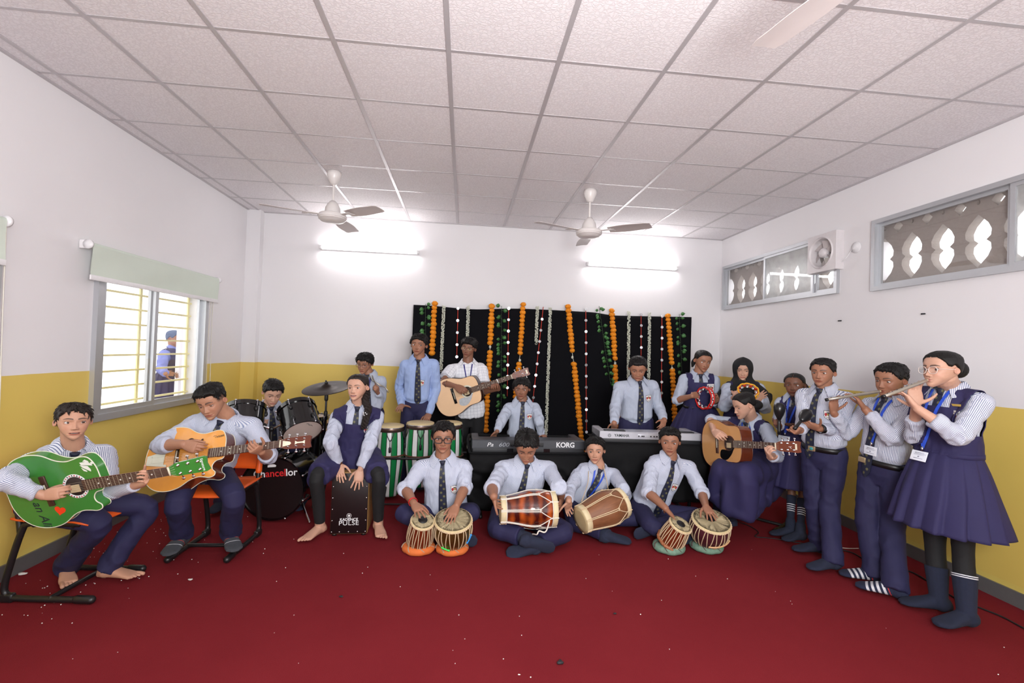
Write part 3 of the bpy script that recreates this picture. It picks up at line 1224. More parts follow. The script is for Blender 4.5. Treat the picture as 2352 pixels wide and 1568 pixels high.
def build_head(P, tone):
 t, th = head_grid(P)
 TT, TH = np.meshgrid(t, th, indexing='ij')
 S = head_surface(TT.ravel(), TH.ravel(), P)
 C = face_color(S, TH.ravel(), P, tone)
 m, n = len(t), len(th)
 F = []
 idx = np.arange(m * n).reshape(m, n)
 a, b = idx[:-1], np.roll(idx, -1, 1)[:-1]
 c, d = np.roll(idx, -1, 1)[1:], idx[1:]
 F = np.stack([a, d, c, b], -1).reshape(-1, 4)
 Vs, Fs, Cs = [S], [F], [C]
 k = len(S)
 for side in (-1, 1):
  V, f, c = eye_cap(P, side, tone)
  Vs.append(V); Fs.append(f + k); Cs.append(c); k += len(V)
  if P.get('ears', True):
   V, f = ear(P, side)
   e = np.tile(np.array(tone[:3]) * V3(1.0, .88, .86), (len(V), 1))
   Vs.append(V); Fs.append(f + k); Cs.append(e); k += len(V)
 return np.concatenate(Vs), np.concatenate(Fs), np.concatenate(Cs)

def hairline(th, st, seed):
 a = np.degrees(np.abs(th))
 hl = np.interp(a, [0, 28, 42, 56, 68, 80, 92, 104, 118, 180],
     [st['front'], st['front'] + .0, st.get('temple', st['front'] - .02), st.get('temple', st['front'] - .02) - .10, .56, st['burn'], st['burn'] + .05, .47, .30, st['nape']])
 jag = st.get('jag', .012)
 nn = vnoise(np.stack([th * 5.5 + seed, np.zeros_like(th), np.zeros_like(th)], 1)) + .6 * vnoise(np.stack([th * 15 + seed, np.ones_like(th), np.zeros_like(th)], 1))
 hl = hl + jag * nn * np.where(a < 75, 1, .4)
 hl = hl + st.get('sweep', 0) * th * np.clip(1 - a / 60, 0, 1)
 return hl

STYLES = {
 'short': dict(front=.79, temple=.765, burn=.48, nape=.14, top=.085, side=.055, back=.06, jag=.020, tuft=.016, n=260),
 'crop': dict(front=.80, temple=.775, burn=.49, nape=.16, top=.065, side=.038, back=.045, jag=.014, tuft=.012, n=240),
 'fringe': dict(front=.715, temple=.69, burn=.44, nape=.12, top=.095, side=.075, back=.07, jag=.030, tuft=.020, n=320),
 'fade': dict(front=.79, temple=.785, burn=.63, nape=.36, top=.095, side=.022, back=.04, jag=.014, tuft=.018, n=240),
 'curly': dict(front=.79, temple=.75, burn=.50, nape=.16, top=.105, side=.065, back=.065, jag=.03, tuft=.036, n=420),
 'bowl': dict(front=.73, temple=.68, burn=.50, nape=.14, top=.11, side=.09, back=.07, jag=.008, tuft=.012, n=260),
 'girl': dict(front=.835, temple=.79, burn=.53, nape=.10, top=.045, side=.042, back=.05, jag=.004, tuft=.004, part=True, n=0),
}

def build_hair(P, style, seed):
 st = dict(STYLES[style]); st.update(P.get('hairopt', {}))
 t = np.concatenate([np.linspace(.08, .92, 84), np.linspace(.925, 1, 22)])
 q = np.linspace(-PI, PI, 193)[:-1]
 TT, TH = np.meshgrid(t, q, indexing='ij')
 P0 = dict(P)
 S = head_surface(TT.ravel(), TH.ravel(), P0)
 tt, th = TT.ravel(), TH.ravel()
 hl = hairline(th, st, seed)
 a = np.degrees(np.abs(th))
 T = np.interp(a, [0, 40, 75, 110, 180], [st['top'] * .9, st['top'] * .75, st['side'], st['side'], st['back']])
 topw = smooth01((tt - .66) / .24)
 T = T * (1 - topw) + st['top'] * topw
 e = (tt - hl)
 edge = smooth01((e + .012) / .06)
 strands = vnoise(np.stack([th * 7 + seed, tt * 3, np.full_like(th, seed * 3.1)], 1)) + .5 * vnoise(np.stack([th * 19, tt * 5 + seed, np.zeros_like(th)], 1))
 clump = vnoise(S * 9 + seed)
 th_ = T * edge + st['tuft'] * edge * (.7 * strands + .8 * clump)
 if st.get('part'):
  gro = np.exp(-(S[:, 0] / .018) ** 2) * np.clip((S[:, 1] + .1) * 4, 0, 1) * topw
  th_ = th_ - .030 * gro
 D = S - V3(0, -.03, .55)
 D /= np.linalg.norm(D, axis=1)[:, None]
 V = S + D * np.maximum(th_, -.012)[:, None]
 V[e < -.002] = (S - D * .012)[e < -.002]
 m, n = len(t), len(q)
 idx = np.arange(m * n).reshape(m, n)
 A, B = idx[:-1], np.roll(idx, -1, 1)[:-1]
 Cc, Dd = np.roll(idx, -1, 1)[1:], idx[1:]
 F = np.stack([A, Dd, Cc, B], -1).reshape(-1, 4)
 keep = (e > -.014)[F].all(1)
 F = F[keep]
 used = np.unique(F)
 mp = np.full(len(V), -1); mp[used] = np.arange(len(used))
 V_, F_, hu_, hv_ = V[used], mp[F], th[used], tt[used]
 # loose locks lying on the surface break up the outline
 rg = np.random.default_rng(int(seed * 100))
 ok = np.where((e > .012) & (tt < .985))[0]
 if st.get('n'):
  nrm = D
  for i in rg.choice(ok, st['n']):
   p = V[i] - nrm[i] * .012
   dn = S[max(i - n * 3, 0)] - S[i]               # down the head
   dn = dn / (np.linalg.norm(dn) + 1e-9)
   sidev = np.cross(dn, nrm[i])
   dr = dn + sidev * rg.normal(0, .45) + nrm[i] * rg.uniform(.10, .45)
   dr /= np.linalg.norm(dr)
   L = rg.uniform(.07, .15) * (.7 if style in ('crop', 'fade') else 1.0)
   if style == 'curly':
    dr = dr + sidev * rg.normal(0, .8); dr /= np.linalg.norm(dr)
    L *= .7
   w = rg.uniform(.012, .020)
   pts = [p, p + dr * L * .4 + nrm[i] * .008, p + dr * L * .75, p + dr * L - nrm[i] * .012]
   k = len(V_)
   vs = []
   for q_, wk in zip(pts, (1, .9, .6, .08)):
    s2 = nz(np.cross(dr, nrm[i]))
    vs += [q_ + s2 * w * wk, q_ + nrm[i] * w * wk * .8, q_ - s2 * w * wk, q_ - nrm[i] * w * wk * .5]
   fs = []
   for a_ in range(3):
    for b_ in range(4):
     fs.append((k + a_ * 4 + b_, k + a_ * 4 + (b_ + 1) % 4, k + a_ * 4 + 4 + (b_ + 1) % 4, k + a_ * 4 + 4 + b_))
   V_ = np.vstack([V_, vs]); F_ = np.vstack([F_, fs])
   hu_ = np.r_[hu_, np.full(16, th[i]) + np.tile([0, .02, .05, .03], 4)]; hv_ = np.r_[hv_, np.repeat([0, .1, .2, .3], 4) + tt[i]]
 return V_, F_, hu_, hv_

# ---------------------------------------------------------------- hands and feet
CURLS = {
 'relax': ((22, 28, 16),) * 4, 'flat': ((4, 6, 4),) * 4, 'grip': ((62, 82, 50),) * 4,
 'fret': ((38, 62, 45), (42, 66, 45), (46, 64, 45), (50, 60, 45)),
 'strum': ((30, 32, 18), (38, 40, 22), (44, 46, 26), (48, 50, 30)),
 'keys': ((24, 34, 22), (26, 36, 22), (26, 36, 22), (24, 32, 20)),
 'splay': ((6, 8, 5),) * 4, 'cup': ((28, 24, 14),) * 4,
 'flute': ((18, 26, 14), (20, 28, 14), (22, 28, 14), (8, 14, 8)),
 'hold': ((48, 62, 38), (52, 66, 40), (54, 66, 40), (54, 62, 38)),
}
SPREAD = {'splay': (16, 4, -8, -20), 'flat': (7, 2, -4, -10), 'grip': (2, 0, -1, -3)}

def hand_mb(mb, wrist, tip, palm, right, L, pose='relax', thumb=None):
 """palm, four fingers and thumb as closed tubes added to mb."""
 d = nz(np.asarray(tip) - wrist)
 n = np.asarray(palm, float)
 n = nz(n - d * (n @ d))
 t = np.cross(d, n) if right else np.cross(n, d)

 def W(a, b, c):
  return wrist + (d * a + t * b + n * c) * L
 # palm
 rings = []
 for a, hw, ht, off, cn in ((-.10, .125, .105, 0, 0), (.02, .15, .105, .0, 0), (.15, .205, .105, .012, .006), (.30, .225, .10, .008, .008), (.43, .225, .085, 0, .0), (.53, .205, .062, 0, 0)):
  q = np.linspace(0, 2 * PI, 18, endpoint=False)
  c, s = np.cos(q), np.sin(q)
  k = (np.abs(c) ** 2.6 + np.abs(s) ** 2.6) ** (-1 / 2.6)
  rings.append([W(a, off + hw * cc * kk, cn + ht * ss * kk) for cc, ss, kk in zip(c, s, k)])
 mb.loft(rings)
 cur = CURLS[pose]; spr = SPREAD.get(pose, (5, 1, -3, -8))
 for i, (a0, b0, ln, r) in enumerate(((.47, .155, .40, .046), (.50, .052, .45, .047), (.48, -.052, .41, .045), (.44, -.148, .32, .039))):
  sp = math.radians(spr[i])
  dd = nz(d * math.cos(sp) + t * math.sin(sp))
  p = W(a0, b0, .005)
  pts, rr = [p - dd * .10 * L, p], [r * 1.05, r * 1.08]
  an = 0
  for c_, fr, rk in zip(cur[i], (.46, .30, .24), (1.0, .92, .80)):
   an += math.radians(c_)
   v = dd * math.cos(an) + n * math.sin(an)
   p = p + v * ln * fr * L
   pts.append(p); rr.append(r * rk)
  mb.tube(pts, np.array(rr) * L, 9, 3)
 th = thumb or 'out'
 v0 = {'out': (.62, .72, .30), 'in': (.78, .40, .55), 'up': (.35, .95, .05), 'under': (.70, .25, .75)}[th]
 v0 = nz(d * v0[0] + t * v0[1] + n * v0[2])
 v1 = nz(v0 + d * .35 + n * .12 - t * (.25 if th != 'up' else -.1))
 v2 = nz(v1 + d * .25 - t * .12)
 p = W(.08, .12, .02)
 q = p + v0 * .24 * L
 q2 = q + v1 * .19 * L
 q3 = q2 + v2 * .15 * L
 mb.tube([p, q, q2, q3], np.array([.075, .060, .052, .040]) * L, 9, 3)

def foot_mb(mb, A, T, L, k=1.0, toes=True, up=None, side=1, shin=None):
 """A ankle joint, T toe tip; closed pieces for a foot of length L."""
 d = np.asarray(T, float) - A
 if up is None:
  u = V3(0, 0, 1)
 else:
  u = nz(up)
 d = nz(d - u * (d @ u))
 w = np.cross(u, d)
 base = A - u * .062 * (L / .24)            # point on the sole under the ankle

 def W(a, b, c):
  return base + d * a * L + w * b * L + u * c * L
 rings = []
 end = .70 if toes else .80
 for a, hw, h in ((-.27, .04, .10), (-.25, .10, .20), (-.18, .135, .27), (-.06, .15, .34), (.10, .15, .30), (.28, .165, .23), (.46, .19, .165), (.58, .195, .125), (.68 if toes else .70, .18, .10 if toes else .10), (end, .12 if toes else .08, .07)):
  q = np.linspace(0, 2 * PI, 18, endpoint=False)
  c, s = np.cos(q), np.sin(q)
  kk = (np.abs(c) ** 2.5 + np.abs(s) ** 2.5) ** (-1 / 2.5)
  rings.append([W(a, hw * k * cc * x, h / 2 * k + h / 2 * k * ss * x) for cc, ss, x in zip(c, s, kk)])
 mb.loft(rings)
 mb.tube([A + (u if shin is None else shin) * .06, A, W(-.06, 0, .16)], np.array([.036, .037, .040]) * k * L / .22, 12)
 if toes:
  for i, (b, ln, r) in enumerate(((-.125, .20, .058), (-.035, .20, .040), (.035, .185, .037), (.098, .16, .035), (.155, .13, .034))):
   b *= side
   a0 = .62 - .03 * i
   mb.tube([W(a0, b, .055), W(a0 + ln * .55, b * 1.04, .052), W(a0 + ln, b * 1.06, .036)], np.array([r, r * .95, r * .88]) * L, 9, 2)

# ---------------------------------------------------------------- the whole person
def seg_dist(P, a, b):
 ab = b - a
 t = np.clip(((P - a) @ ab) / (ab @ ab), 0, 1)
 return np.linalg.norm(P - (a + t[:, None] * ab), axis=1), t

_PS = np.array([-.30, -.12, 0, .12, .28, .45, .62, .76, .87, .94, 1.0])
_PW = np.array([.80, .94, .93, .92, .90, .93, .98, 1.0, .94, .72, .42])
_PD = np.array([.62, .68, .66, .65, .63, .64, .67, .65, .55, .45, .36])

class Body:
 pass

def head_axes(hc, yaw, pitch, roll):
 """yaw/pitch/roll as seen from the camera (0 = facing it)."""
 to = CAM - hc
 base = math.atan2(to[0], -to[1])
 y = base + math.radians(yaw)
 f = V3(math.sin(y), -math.cos(y), 0)
 p = math.radians(pitch)
 up = V3(0, 0, 1) * math.cos(p) + f * math.sin(p)
 f = f * math.cos(p) - V3(0, 0, 1) * math.sin(p)
 r = np.cross(f, up)
 a = math.radians(roll)
 up, r = up * math.cos(a) - r * math.sin(a), r * math.cos(a) + up * math.sin(a)
 return r, f, up

def shade_noise_fold(V, N, scale, amp, k=None, stretch=None):
 q = V if stretch is None else V @ stretch.T
 n = 1 - 2 * np.abs(vnoise(q / scale)) 
 n2 = vnoise(q / (scale * .45) + 7.7)
 a = amp if k is None else amp * k
 return V + N * ((n * .8 + n2 * .35) * a)[:, None]

def ray_to(s, p, L):
 """point at distance L from s on the sight line through p, on p's side in depth."""
 d = nz(p - CAM)
 m = np.asarray(s) - CAM
 b = float(d @ m)
 disc = b * b - (float(m @ m) - L * L)
 if disc <= 0:
  q = CAM + d * b
  return s + (q - s) / np.linalg.norm(q - s) * min(np.linalg.norm(q - s), L * 1.12)
 t0 = float(d @ (p - CAM))
 t = min((b - math.sqrt(disc), b + math.sqrt(disc)), key=lambda v: abs(v - t0))
 return CAM + d * t

def limbs_fix(S):
 """keeps limb lengths human for the stature, on the same sight lines."""
 h = S.get('h')
 if 'turn' in S:           # shoulders from torso yaw and half width
  yaw, hw, drop, tilt = S['turn']
  r, f, u = head_axes(S['N'], yaw, 0, 0)
  S['SR'] = S['N'] + r * hw - u * (drop + tilt)
  S['SL'] = S['N'] - r * hw - u * (drop - tilt)
 if not h:
  return
 S['hand'] = .105 * h
 for s in 'RL':
  if S.get('fixed'):          # hands already placed: bend the elbow to fit
   e0 = S['E' + s]
   d = nz(e0 - CAM); t0 = float(d @ (e0 - CAM))
   if s in S.get('fixE', ''):
    S['T' + s] = ray_to(S['W' + s], S['T' + s], .100 * h)
    continue
   S['E' + s] = min((CAM + d * (t0 + k) for k in np.linspace(-.35, .35, 71)), key=lambda e: (np.linalg.norm(e - S['S' + s]) - .163 * h) ** 2 + (np.linalg.norm(e - S['W' + s]) - .150 * h) ** 2)
   S['T' + s] = ray_to(S['W' + s], S['T' + s], .100 * h)
   continue
  S['E' + s] = ray_to(S['S' + s], S['E' + s], .163 * h)
  S['W' + s] = ray_to(S['E' + s], S['W' + s], .150 * h)
  S['T' + s] = ray_to(S['W' + s], S['T' + s], .100 * h)

def person(S):
 b = Body()
 limbs_fix(S)
 W_ = S['W'] if 'W' in S else np.linalg.norm(S['SR'] - S['SL']) / 2
 S['N'] = S['N'] + nz(S['N'] - S['P']) * S.get('neck_up', .022)
 N, P = S['N'], S['P']
 root = thing('person', S['label'], 'person', V3(P[0], P[1], 0), S.get('group'))
 b.root = root
 tone = srgb(*S['tone'])
 H = S['H']
 seed = S.get('seed', 1) * 3.7
 fine = S.get('vox', .0034)
 bend = S.get('bend', 0.0)
 up0 = nz(N - P)
 uxs = nz(S['SR'] - S['SL'])
 uxh = nz(S['hipax']) if 'hipax' in S else uxs
 slen = np.linalg.norm(N - P)

 def tf(s):
  ux = nz(lerp(uxh, uxs, min(1, max(0, s))))
  ux = nz(ux - up0 * (ux @ up0))
  fw = np.cross(up0, ux)
  c = lerp(P, N, s) + fw * (bend * math.sin(PI * min(1, max(0, s))))
  return c, ux, fw

 fat = S.get('fat', 1.0)

 def prof(s):
  return np.interp(s, _PS, _PW) * W_ * (fat if s < .7 else 1), np.interp(s, _PS, _PD) * W_ * fat * S.get('deep', 1.0)

 HR = S.get('HR', P + tf(0)[1] * .52 * W_ - up0 * .02)
 HL = S.get('HL', P - tf(0)[1] * .52 * W_ - up0 * .02)
 ER, EL, WR, WL_ = S['ER'], S['EL'], S['WR'], S['WL']
 hL = S.get('hand', .165)
 # ---- skin: neck, core, arms, hands, legs as one remeshed surface
 mb = MB()
 R3 = head_axes(S['head'], S.get('yaw', 0), S.get('pitch', 0), S.get('roll', 0))
 Hm = np.stack(R3, 1)                                     # columns right, fwd, up
 horg = S['head'] - Hm @ V3(0, 0, .5 * H)                   # chin-level origin
 nk = H * .262 * S.get('neck', 1.0)
 jb = horg + Hm @ (V3(0, -.10, .30) * H)
 mid = lerp(jb, N, .55)
 mb.tube([horg + Hm @ (V3(0, -.12, .48) * H), jb, mid, N + up0 * .0, N - up0 * .09], [nk * .9, nk, nk * .98, nk * 1.08, nk * 1.3], 18, 3)
 mb.tube([N - up0 * .05, lerp(N, P, .5), P], np.array([.32, .36, .40]) * W_, 12, 2)
 armk = S.get('arm', 1.0) * W_ / .16
 for (s_, e_, w_, tip, right) in ((S['SR'], ER, WR, S['TR'], True), (S['SL'], EL, WL_, S['TL'], False)):
  mb.tube([N - up0 * .06, s_], [.045, .042], 10, 2)
  mb.tube([s_, lerp(s_, e_, .5), e_, lerp(e_, w_, .28), lerp(e_, w_, .7), w_], np.array([.042, .039, .035, .037, .029, .0245]) * armk, 14, 3)
  pose, palm, th = S['poseR'] if right else S['poseL']
  hand_mb(mb, w_, tip, palm, right, hL, pose, th)
 legs = S.get('legs')
 foots = []
 if legs:
  kl = S.get('legk', W_ / .16)
  for i, (hp, (K, A, T)) in enumerate(((HR, legs[0]), (HL, legs[1]))):
   mb.tube([P, hp], np.array([.36, .36]) * W_, 10, 2)
   mb.tube([hp, lerp(hp, K, .5), K, lerp(K, A, .3), lerp(K, A, .75), A], np.array([.064, .058, .043, .046, .032, .028]) * kl, 14, 3)
   bare = S.get('feet', 'sock') == 'bare'
   foot_mb(mb, A, T, S.get('foot', .225), 1.0, bare, S.get('soleup', (None, None))[i], 1 if i == 0 else -1, nz(K - A))
 V, F = remesh(mb, fine, 3, .5)
 C = np.tile(np.array(tone[:3]), (len(V), 1))
 hv, hf, hcol = build_head(S.get('face', {}), tone)
 hv = (hv * H) @ Hm.T + horg
 V2 = np.vstack([V, hv]); F2 = np.vstack([F, hf + len(V)]); C2 = np.vstack([C, hcol])
 obj('body', (V2, F2, {'col': C2}), M_SKIN, root, True)
 # ---- hair
 if S.get('hair'):
  hv, hf, hu, hw = build_hair(S.get('face', {}), S['hair'], seed)
  extra = S.get('tail')
  V_, F_ = (hv * H) @ Hm.T + horg, hf
  at = {'hu': hu, 'hv': hw}
  obj('hair', (V_, F_, at), S.get('haircol', M_HAIR), root, True)
  if extra:
   m2 = MB(); extra(m2, lambda x, y, z: horg + Hm @ (V3(x, y, z) * H), H, tf, W_)
   v2 = m2.verts()
   o2 = obj(S.get('tailname', 'hair_bun'), (v2, m2.f, {'hu': np.arange(len(v2)) % 12 / 6.0, 'hv': v2[:, 2] * 2}), S.get('haircol', M_HAIR), root, True)
 b.hw = lambda x, y, z: horg + Hm @ (V3(x, y, z) * H)
 b.Hm, b.horg, b.H, b.tf, b.prof, b.W, b.N, b.P, b.up, b.nk = Hm, horg, H, tf, prof, W_, N, P, up0, nk
 # ---- shirt
 vs = S.get('voxc', .0075)
 mb = MB()
 q = np.linspace(0, 2 * PI, 30, endpoint=False)

 def ring(s, hw, hd):
  c, ux, fw = tf(s)
  co, si = np.cos(q), np.sin(q)
  k = (np.abs(co) ** 2.5 + np.abs(si) ** 2.5) ** (-1 / 2.5)
  return c + np.outer(hw * co * k, ux) + np.outer(hd * si * k, fw)
 lowS = S.get('shirt_low', -.10)
 prs = [lowS, lowS * .5, 0, .05, .12, .28, .45, .62, .76, .87, .94, 1.0]
 rg = []
 for s in prs:
  hw, hd = prof(s)
  bl = 1.0 + (S.get('blouse', .05) if .05 < s <= .3 else 0)
  if lowS > -.15 and s <= .05:
   bl = .90
  if lowS <= -.15 and s <= .05:
   bl = 1.10
  rg.append(ring(s, hw * bl, hd * bl))
 c1, u1, f1 = tf(1.0)
 rg.append(c1 + up0 * .012 + np.outer(nk * .94 * np.cos(q), u1) + np.outer(nk * .94 * np.sin(q), f1))
 mb.loft(rg)
 sk = S.get('sleeve_r', 1.0)
 ends = []
 for (s_, e_, w_, fr) in ((S['SR'], ER, WR, S.get('slR', 1.0)), (S['SL'], EL, WL_, S.get('slL', 1.0))):
  mb.tube([N - up0 * .045, lerp(N - up0 * .045, s_, .55), s_], np.array([.34, .36, .40]) * W_, 14, 3)
  if fr <= 0:                          # short sleeve ends on the upper arm
   e2 = lerp(s_, e_, 1 + fr)
   mb.tube([s_, lerp(s_, e2, .5), e2], np.array([.45, .44, .46]) * W_ * sk, 16, 3, round_ends=False)
   ends.append((e2, e_))
   continue
  end = lerp(e_, w_, fr)
  aw = .0155 + .90 * .16 * (W_ / .16) ** .6 * .92
  r0, r1, r2 = .40 * aw * sk, .335 * aw * sk, (.335 - .09 * fr) * aw * sk
  pts = [s_, lerp(s_, e_, .5), lerp(s_, e_, .85), e_, lerp(e_, end, .4), end]
  mb.tube(pts, [r0, r0 * .92, r1 * 1.02, r1 * 1.03, lerp(r1, r2, .4) * 1.02, r2], 16, 3, round_ends=False)
  dn = nz(end - e_)
  cw = .042 if fr > .75 else .05
  kk = .98 if fr > .75 else 1.10
  mb.tube([end - dn * cw, end], [r2 * (1.0 if fr > .75 else 1.1) * kk, r2 * kk], 16, 2, round_ends=False)
  ends.append((end, w_))
 V, F = remesh(mb, vs, 5, .5)
 Nn = vnormals(V, F)
 # classify torso / arm
 s_l = ((V - P) @ up0) / slen
 lat = np.zeros(len(V)); dpt = np.zeros(len(V)); hwv = np.zeros(len(V)); hdv = np.zeros(len(V))
 c0 = np.outer(1 - s_l, P) + np.outer(s_l, N)
 kk = np.clip(s_l, 0, 1)[:, None]
 ux = uxh * (1 - kk) + uxs * kk
 ux = ux - (ux @ up0)[:, None] * up0
 ux /= np.linalg.norm(ux, axis=1)[:, None]
 fw = np.cross(up0, ux)
 rel = V - c0 - fw * (bend * np.sin(PI * kk))
 lat = (rel * ux).sum(1); dpt = (rel * fw).sum(1)
 hwv = np.interp(s_l, _PS, _PW) * W_ * np.where(s_l < .7, fat, 1); hdv = np.interp(s_l, _PS, _PD) * W_ * fat * S.get('deep', 1.0)
 en = np.sqrt((lat / hwv) ** 2 + (dpt / hdv) ** 2)
 su = np.arctan2(lat / hwv, dpt / hdv) * hwv
 sv = s_l * slen
 isarm = np.zeros(len(V), bool)
 fk = np.full(len(V), .45)
 for (s_, e_, w_) in ((S['SR'], ER, WR), (S['SL'], EL, WL_)):
  d1, t1 = seg_dist(V, s_, e_)
  d2, t2 = seg_dist(V, e_, w_)
  d = np.minimum(d1, d2)
  arm = (d < .52 * W_ * sk) & ((en > 1.10) | (s_l < -.2) | (s_l > 1.1)) & ~((d1 < d2) & (t1 < .02))
  ax1, ax2 = nz(e_ - s_), nz(w_ - e_)
  for ax, m_, o_ in ((ax1, arm & (d1 <= d2), s_), (ax2, arm & (d2 < d1), e_)):
   r_ = V[m_] - o_
   ref = nz(np.cross(ax, up0 if abs(ax @ up0) < .9 else tf(.5)[2]))
   rf2 = np.cross(ax, ref)
   su[m_] = np.arctan2(r_ @ ref, r_ @ rf2) * .37 * W_
   sv[m_] = r_ @ ax
  isarm |= arm
  de = np.linalg.norm(V - e_, axis=1)
  fk = np.maximum(fk, 1.25 * np.exp(-(de / .11) ** 2))
  fk = np.where(arm, np.maximum(fk, .7), fk)
 fk = np.maximum(fk, 1.1 * np.exp(-(np.clip(s_l, 0, 1) / .22) ** 2))
 fk = np.where(s_l > .93, .1, fk)
 if lowS > -.15:
  fk = np.where(isarm, fk, fk * (.15 + .85 * smooth01((s_l - .03) / .12)))
 st = np.stack([tf(.5)[1] * 1.5, tf(.5)[2] * 1.5, up0 * .75])
 V = shade_noise_fold(V + 0, Nn, .056, .0104 * S.get('wrinkle', 1.0), fk, st)
 shirt = obj('shirt', (V, F, {'su': su, 'sv': sv}), S.get('shirt', M_SHIRT), root, True)
 Fsh, Nsh = F, Nn
 bvh = BVHTree.FromPolygons(V.tolist(), F.tolist())
 b.bvhs = [bvh]

 def front(l_, s, off=.004):
  c, ux_, fw_ = tf(s)
  hw, hd = prof(s)
  low_ = s < .24 and bool(S.get('pinafore')) and len(b.bvhs) > 1
  ex = .16 if low_ else (.06 if s < .24 else .035)
  st_ = c + ux_ * l_ + fw_ * (hd + ex)
  best = None
  for bv in (b.bvhs[1:] if low_ else b.bvhs):
   h = bv.ray_cast(Vector(st_), Vector(-fw_), hd + ex + .015)
   if h[0] is not None and (best is None or h[3] < best):
    best = h[3]
  if best is None:
   return c + ux_ * l_ + fw_ * (hd * math.sqrt(max(.05, 1 - (l_ / hw) ** 2)) + off)
  return st_ - fw_ * (best - off)
 b.front = front

 def strip(name, path, widths, m, off=.004, thick=.002, tip=0, uv=True, across=None, parent=None):
  """cloth strip lying on the chest along (lat, s) points, with width."""
  pts = []
  path = np.asarray(path, float)
  for i in range(len(path) - 1):
   k = max(2, int(np.linalg.norm((path[i + 1] - path[i]) * V3(1, slen, 0)[:2]) / .014))
   for j in range(k):
    pts.append((*lerp(path[i], path[i + 1], j / k), lerp(widths[i], widths[i + 1], j / k)))
  pts.append((*path[-1], widths[-1]))
  g, gu, gv = [], [], []
  run = 0
  for i, (l_, s, w) in enumerate(pts):
   d = np.array(pts[min(i + 1, len(pts) - 1)][:2]) - np.array(pts[max(i - 1, 0)][:2])
   d = d * np.array([1, slen]); d = d / (np.linalg.norm(d) + 1e-9)
   nx = np.array([-d[1], d[0]])
   row = []
   for x in (-1, -.5, 0, .5, 1):
    l2, s2 = l_ + nx[0] * w / 2 * x, s + nx[1] * w / 2 * x / slen
    row.append(front(l2, s2, off))
    gu.append(x * w / 2); gv.append(run)
   g.append(row)
   if i + 1 < len(pts):
    run += float(np.hypot(pts[i + 1][0] - l_, (pts[i + 1][1] - s) * slen))
  G = np.array(g)
  # smooth so that it hangs like cloth
  for _ in range(3):
   G[1:-1] = (G[:-2] + G[1:-1] * 2 + G[2:]) / 4
  n = G.shape[0]
  f_ = tf(.5)[2]
  m2 = MB()
  m2.loft(G + f_ * thick, False, False, False)
  m2.loft((G - f_ * .001)[:, ::-1], False, False, False)
  e1 = np.stack([G[:, 0] - f_ * .001, G[:, 0] + f_ * thick], 1); e2 = np.stack([G[:, -1] + f_ * thick, G[:, -1] - f_ * .001], 1)
  m2.loft(e1, False, False, False); m2.loft(e2, False, False, False)
  gu = np.array(gu); gv = np.array(gv)
  gu_r = gu.reshape(n, 5)[:, ::-1].ravel()
  ru = np.concatenate([gu, gu_r, np.repeat(gu.reshape(n, 5)[:, :1], 2, 1).ravel(), np.repeat(gu.reshape(n, 5)[:, -1:], 2, 1).ravel()])
  rv = np.concatenate([gv, gv.reshape(n, 5)[:, ::-1].ravel(), np.repeat(gv.reshape(n, 5)[:, :1], 2, 1).ravel(), np.repeat(gv.reshape(n, 5)[:, -1:], 2, 1).ravel()])
  m2.attr = {'su': ru, 'sv': rv}
  return obj(name, m2, m, parent or root, True)
 b.strip = strip

 # ---- collar
 if S.get('collar', True):
  m2 = MB()
  op = S.get('collar_open', 22)
  for sd in (-1, 1):
   rows = []
   for i in range(15):
    t = i / 14
    a = math.radians(180 - (180 - op) * t) * sd
    di = u1 * math.sin(a) + f1 * math.cos(a)
    hgt = .040 - .030 * smooth01((t - .45) / .55)
    inner = N + up0 * hgt + di * (nk * 1.10) + f1 * .004
    ln = (.034 + .046 * smooth01((t - .35) / .65)) * S.get('collark', 1.0)
    out_dir = nz(di * 1.0 + u1 * sd * .55 * smooth01((t - .5) * 2) - f1 * .15 * t)
    fold = inner + di * .008 + up0 * .004
    ring_ = [inner - up0 * .03, inner, fold]
    for j in range(1, 5):
     p = fold + out_dir * (ln * .62 * j / 4) - up0 * (ln * .80 * j / 4)
     h = bvh.find_nearest(Vector(p))
     if h[0] is not None:
      q_ = np.array(h[0]); nn_ = np.array(h[1])
      if (p - q_) @ nn_ < .006:
       p = q_ + nn_ * .007
     ring_.append(p)
    rows.append(ring_)
   G = np.array(rows)
   G[1:-1] = (G[:-2] + 2 * G[1:-1] + G[2:]) / 4
   m2.loft(G, False, False, False)
   m2.loft(G[:, ::-1] - up0 * .002, False, False, False)
  v2 = m2.verts()
  m2.attr = {'su': ((v2 - N) @ u1) * .9 + ((v2 - N) @ f1) * .5, 'sv': (v2 - N) @ up0}
  obj('collar', m2, S.get('shirt', M_SHIRT), root, True)
 # ---- lower garments
 low = S.get('low', 'trousers')
 if low in ('trousers', 'leggings'):
  mb = MB()
  lk = S.get('leg_r', 1.0)
  rg = []
  wz = S.get('waist', .035)
  for s in ((-.30, -.15, 0, wz) if wz > -.1 else (-.42, -.30, wz)):
   hw, hd = prof(s)
   kz = .96 if s > -.2 else .8
   rg.append(ring(s, hw * kz, hd * kz * 1.02))
  mb.loft(rg)
  if low == 'trousers':
   rr = np.array([.56, .52, .44, .42, .42]) * W_ * lk
  else:
   rr = np.array([.50, .44, .335, .325, .262]) * W_ * lk
  for hp, (K, A, T) in ((HR, legs[0]), (HL, legs[1])):
   dn = nz(A - K)
   hem = A + dn * S.get('hem', .03) if low == 'trousers' else A - dn * .03
   mb.tube([hp, lerp(hp, K, .5), K, lerp(K, hem, .45), hem], rr, 16, 4, round_ends=False, aspect=1.0)
   mb.tube([P - up0 * .03, hp], [rr[0] * .95, rr[0]], 14, 2)
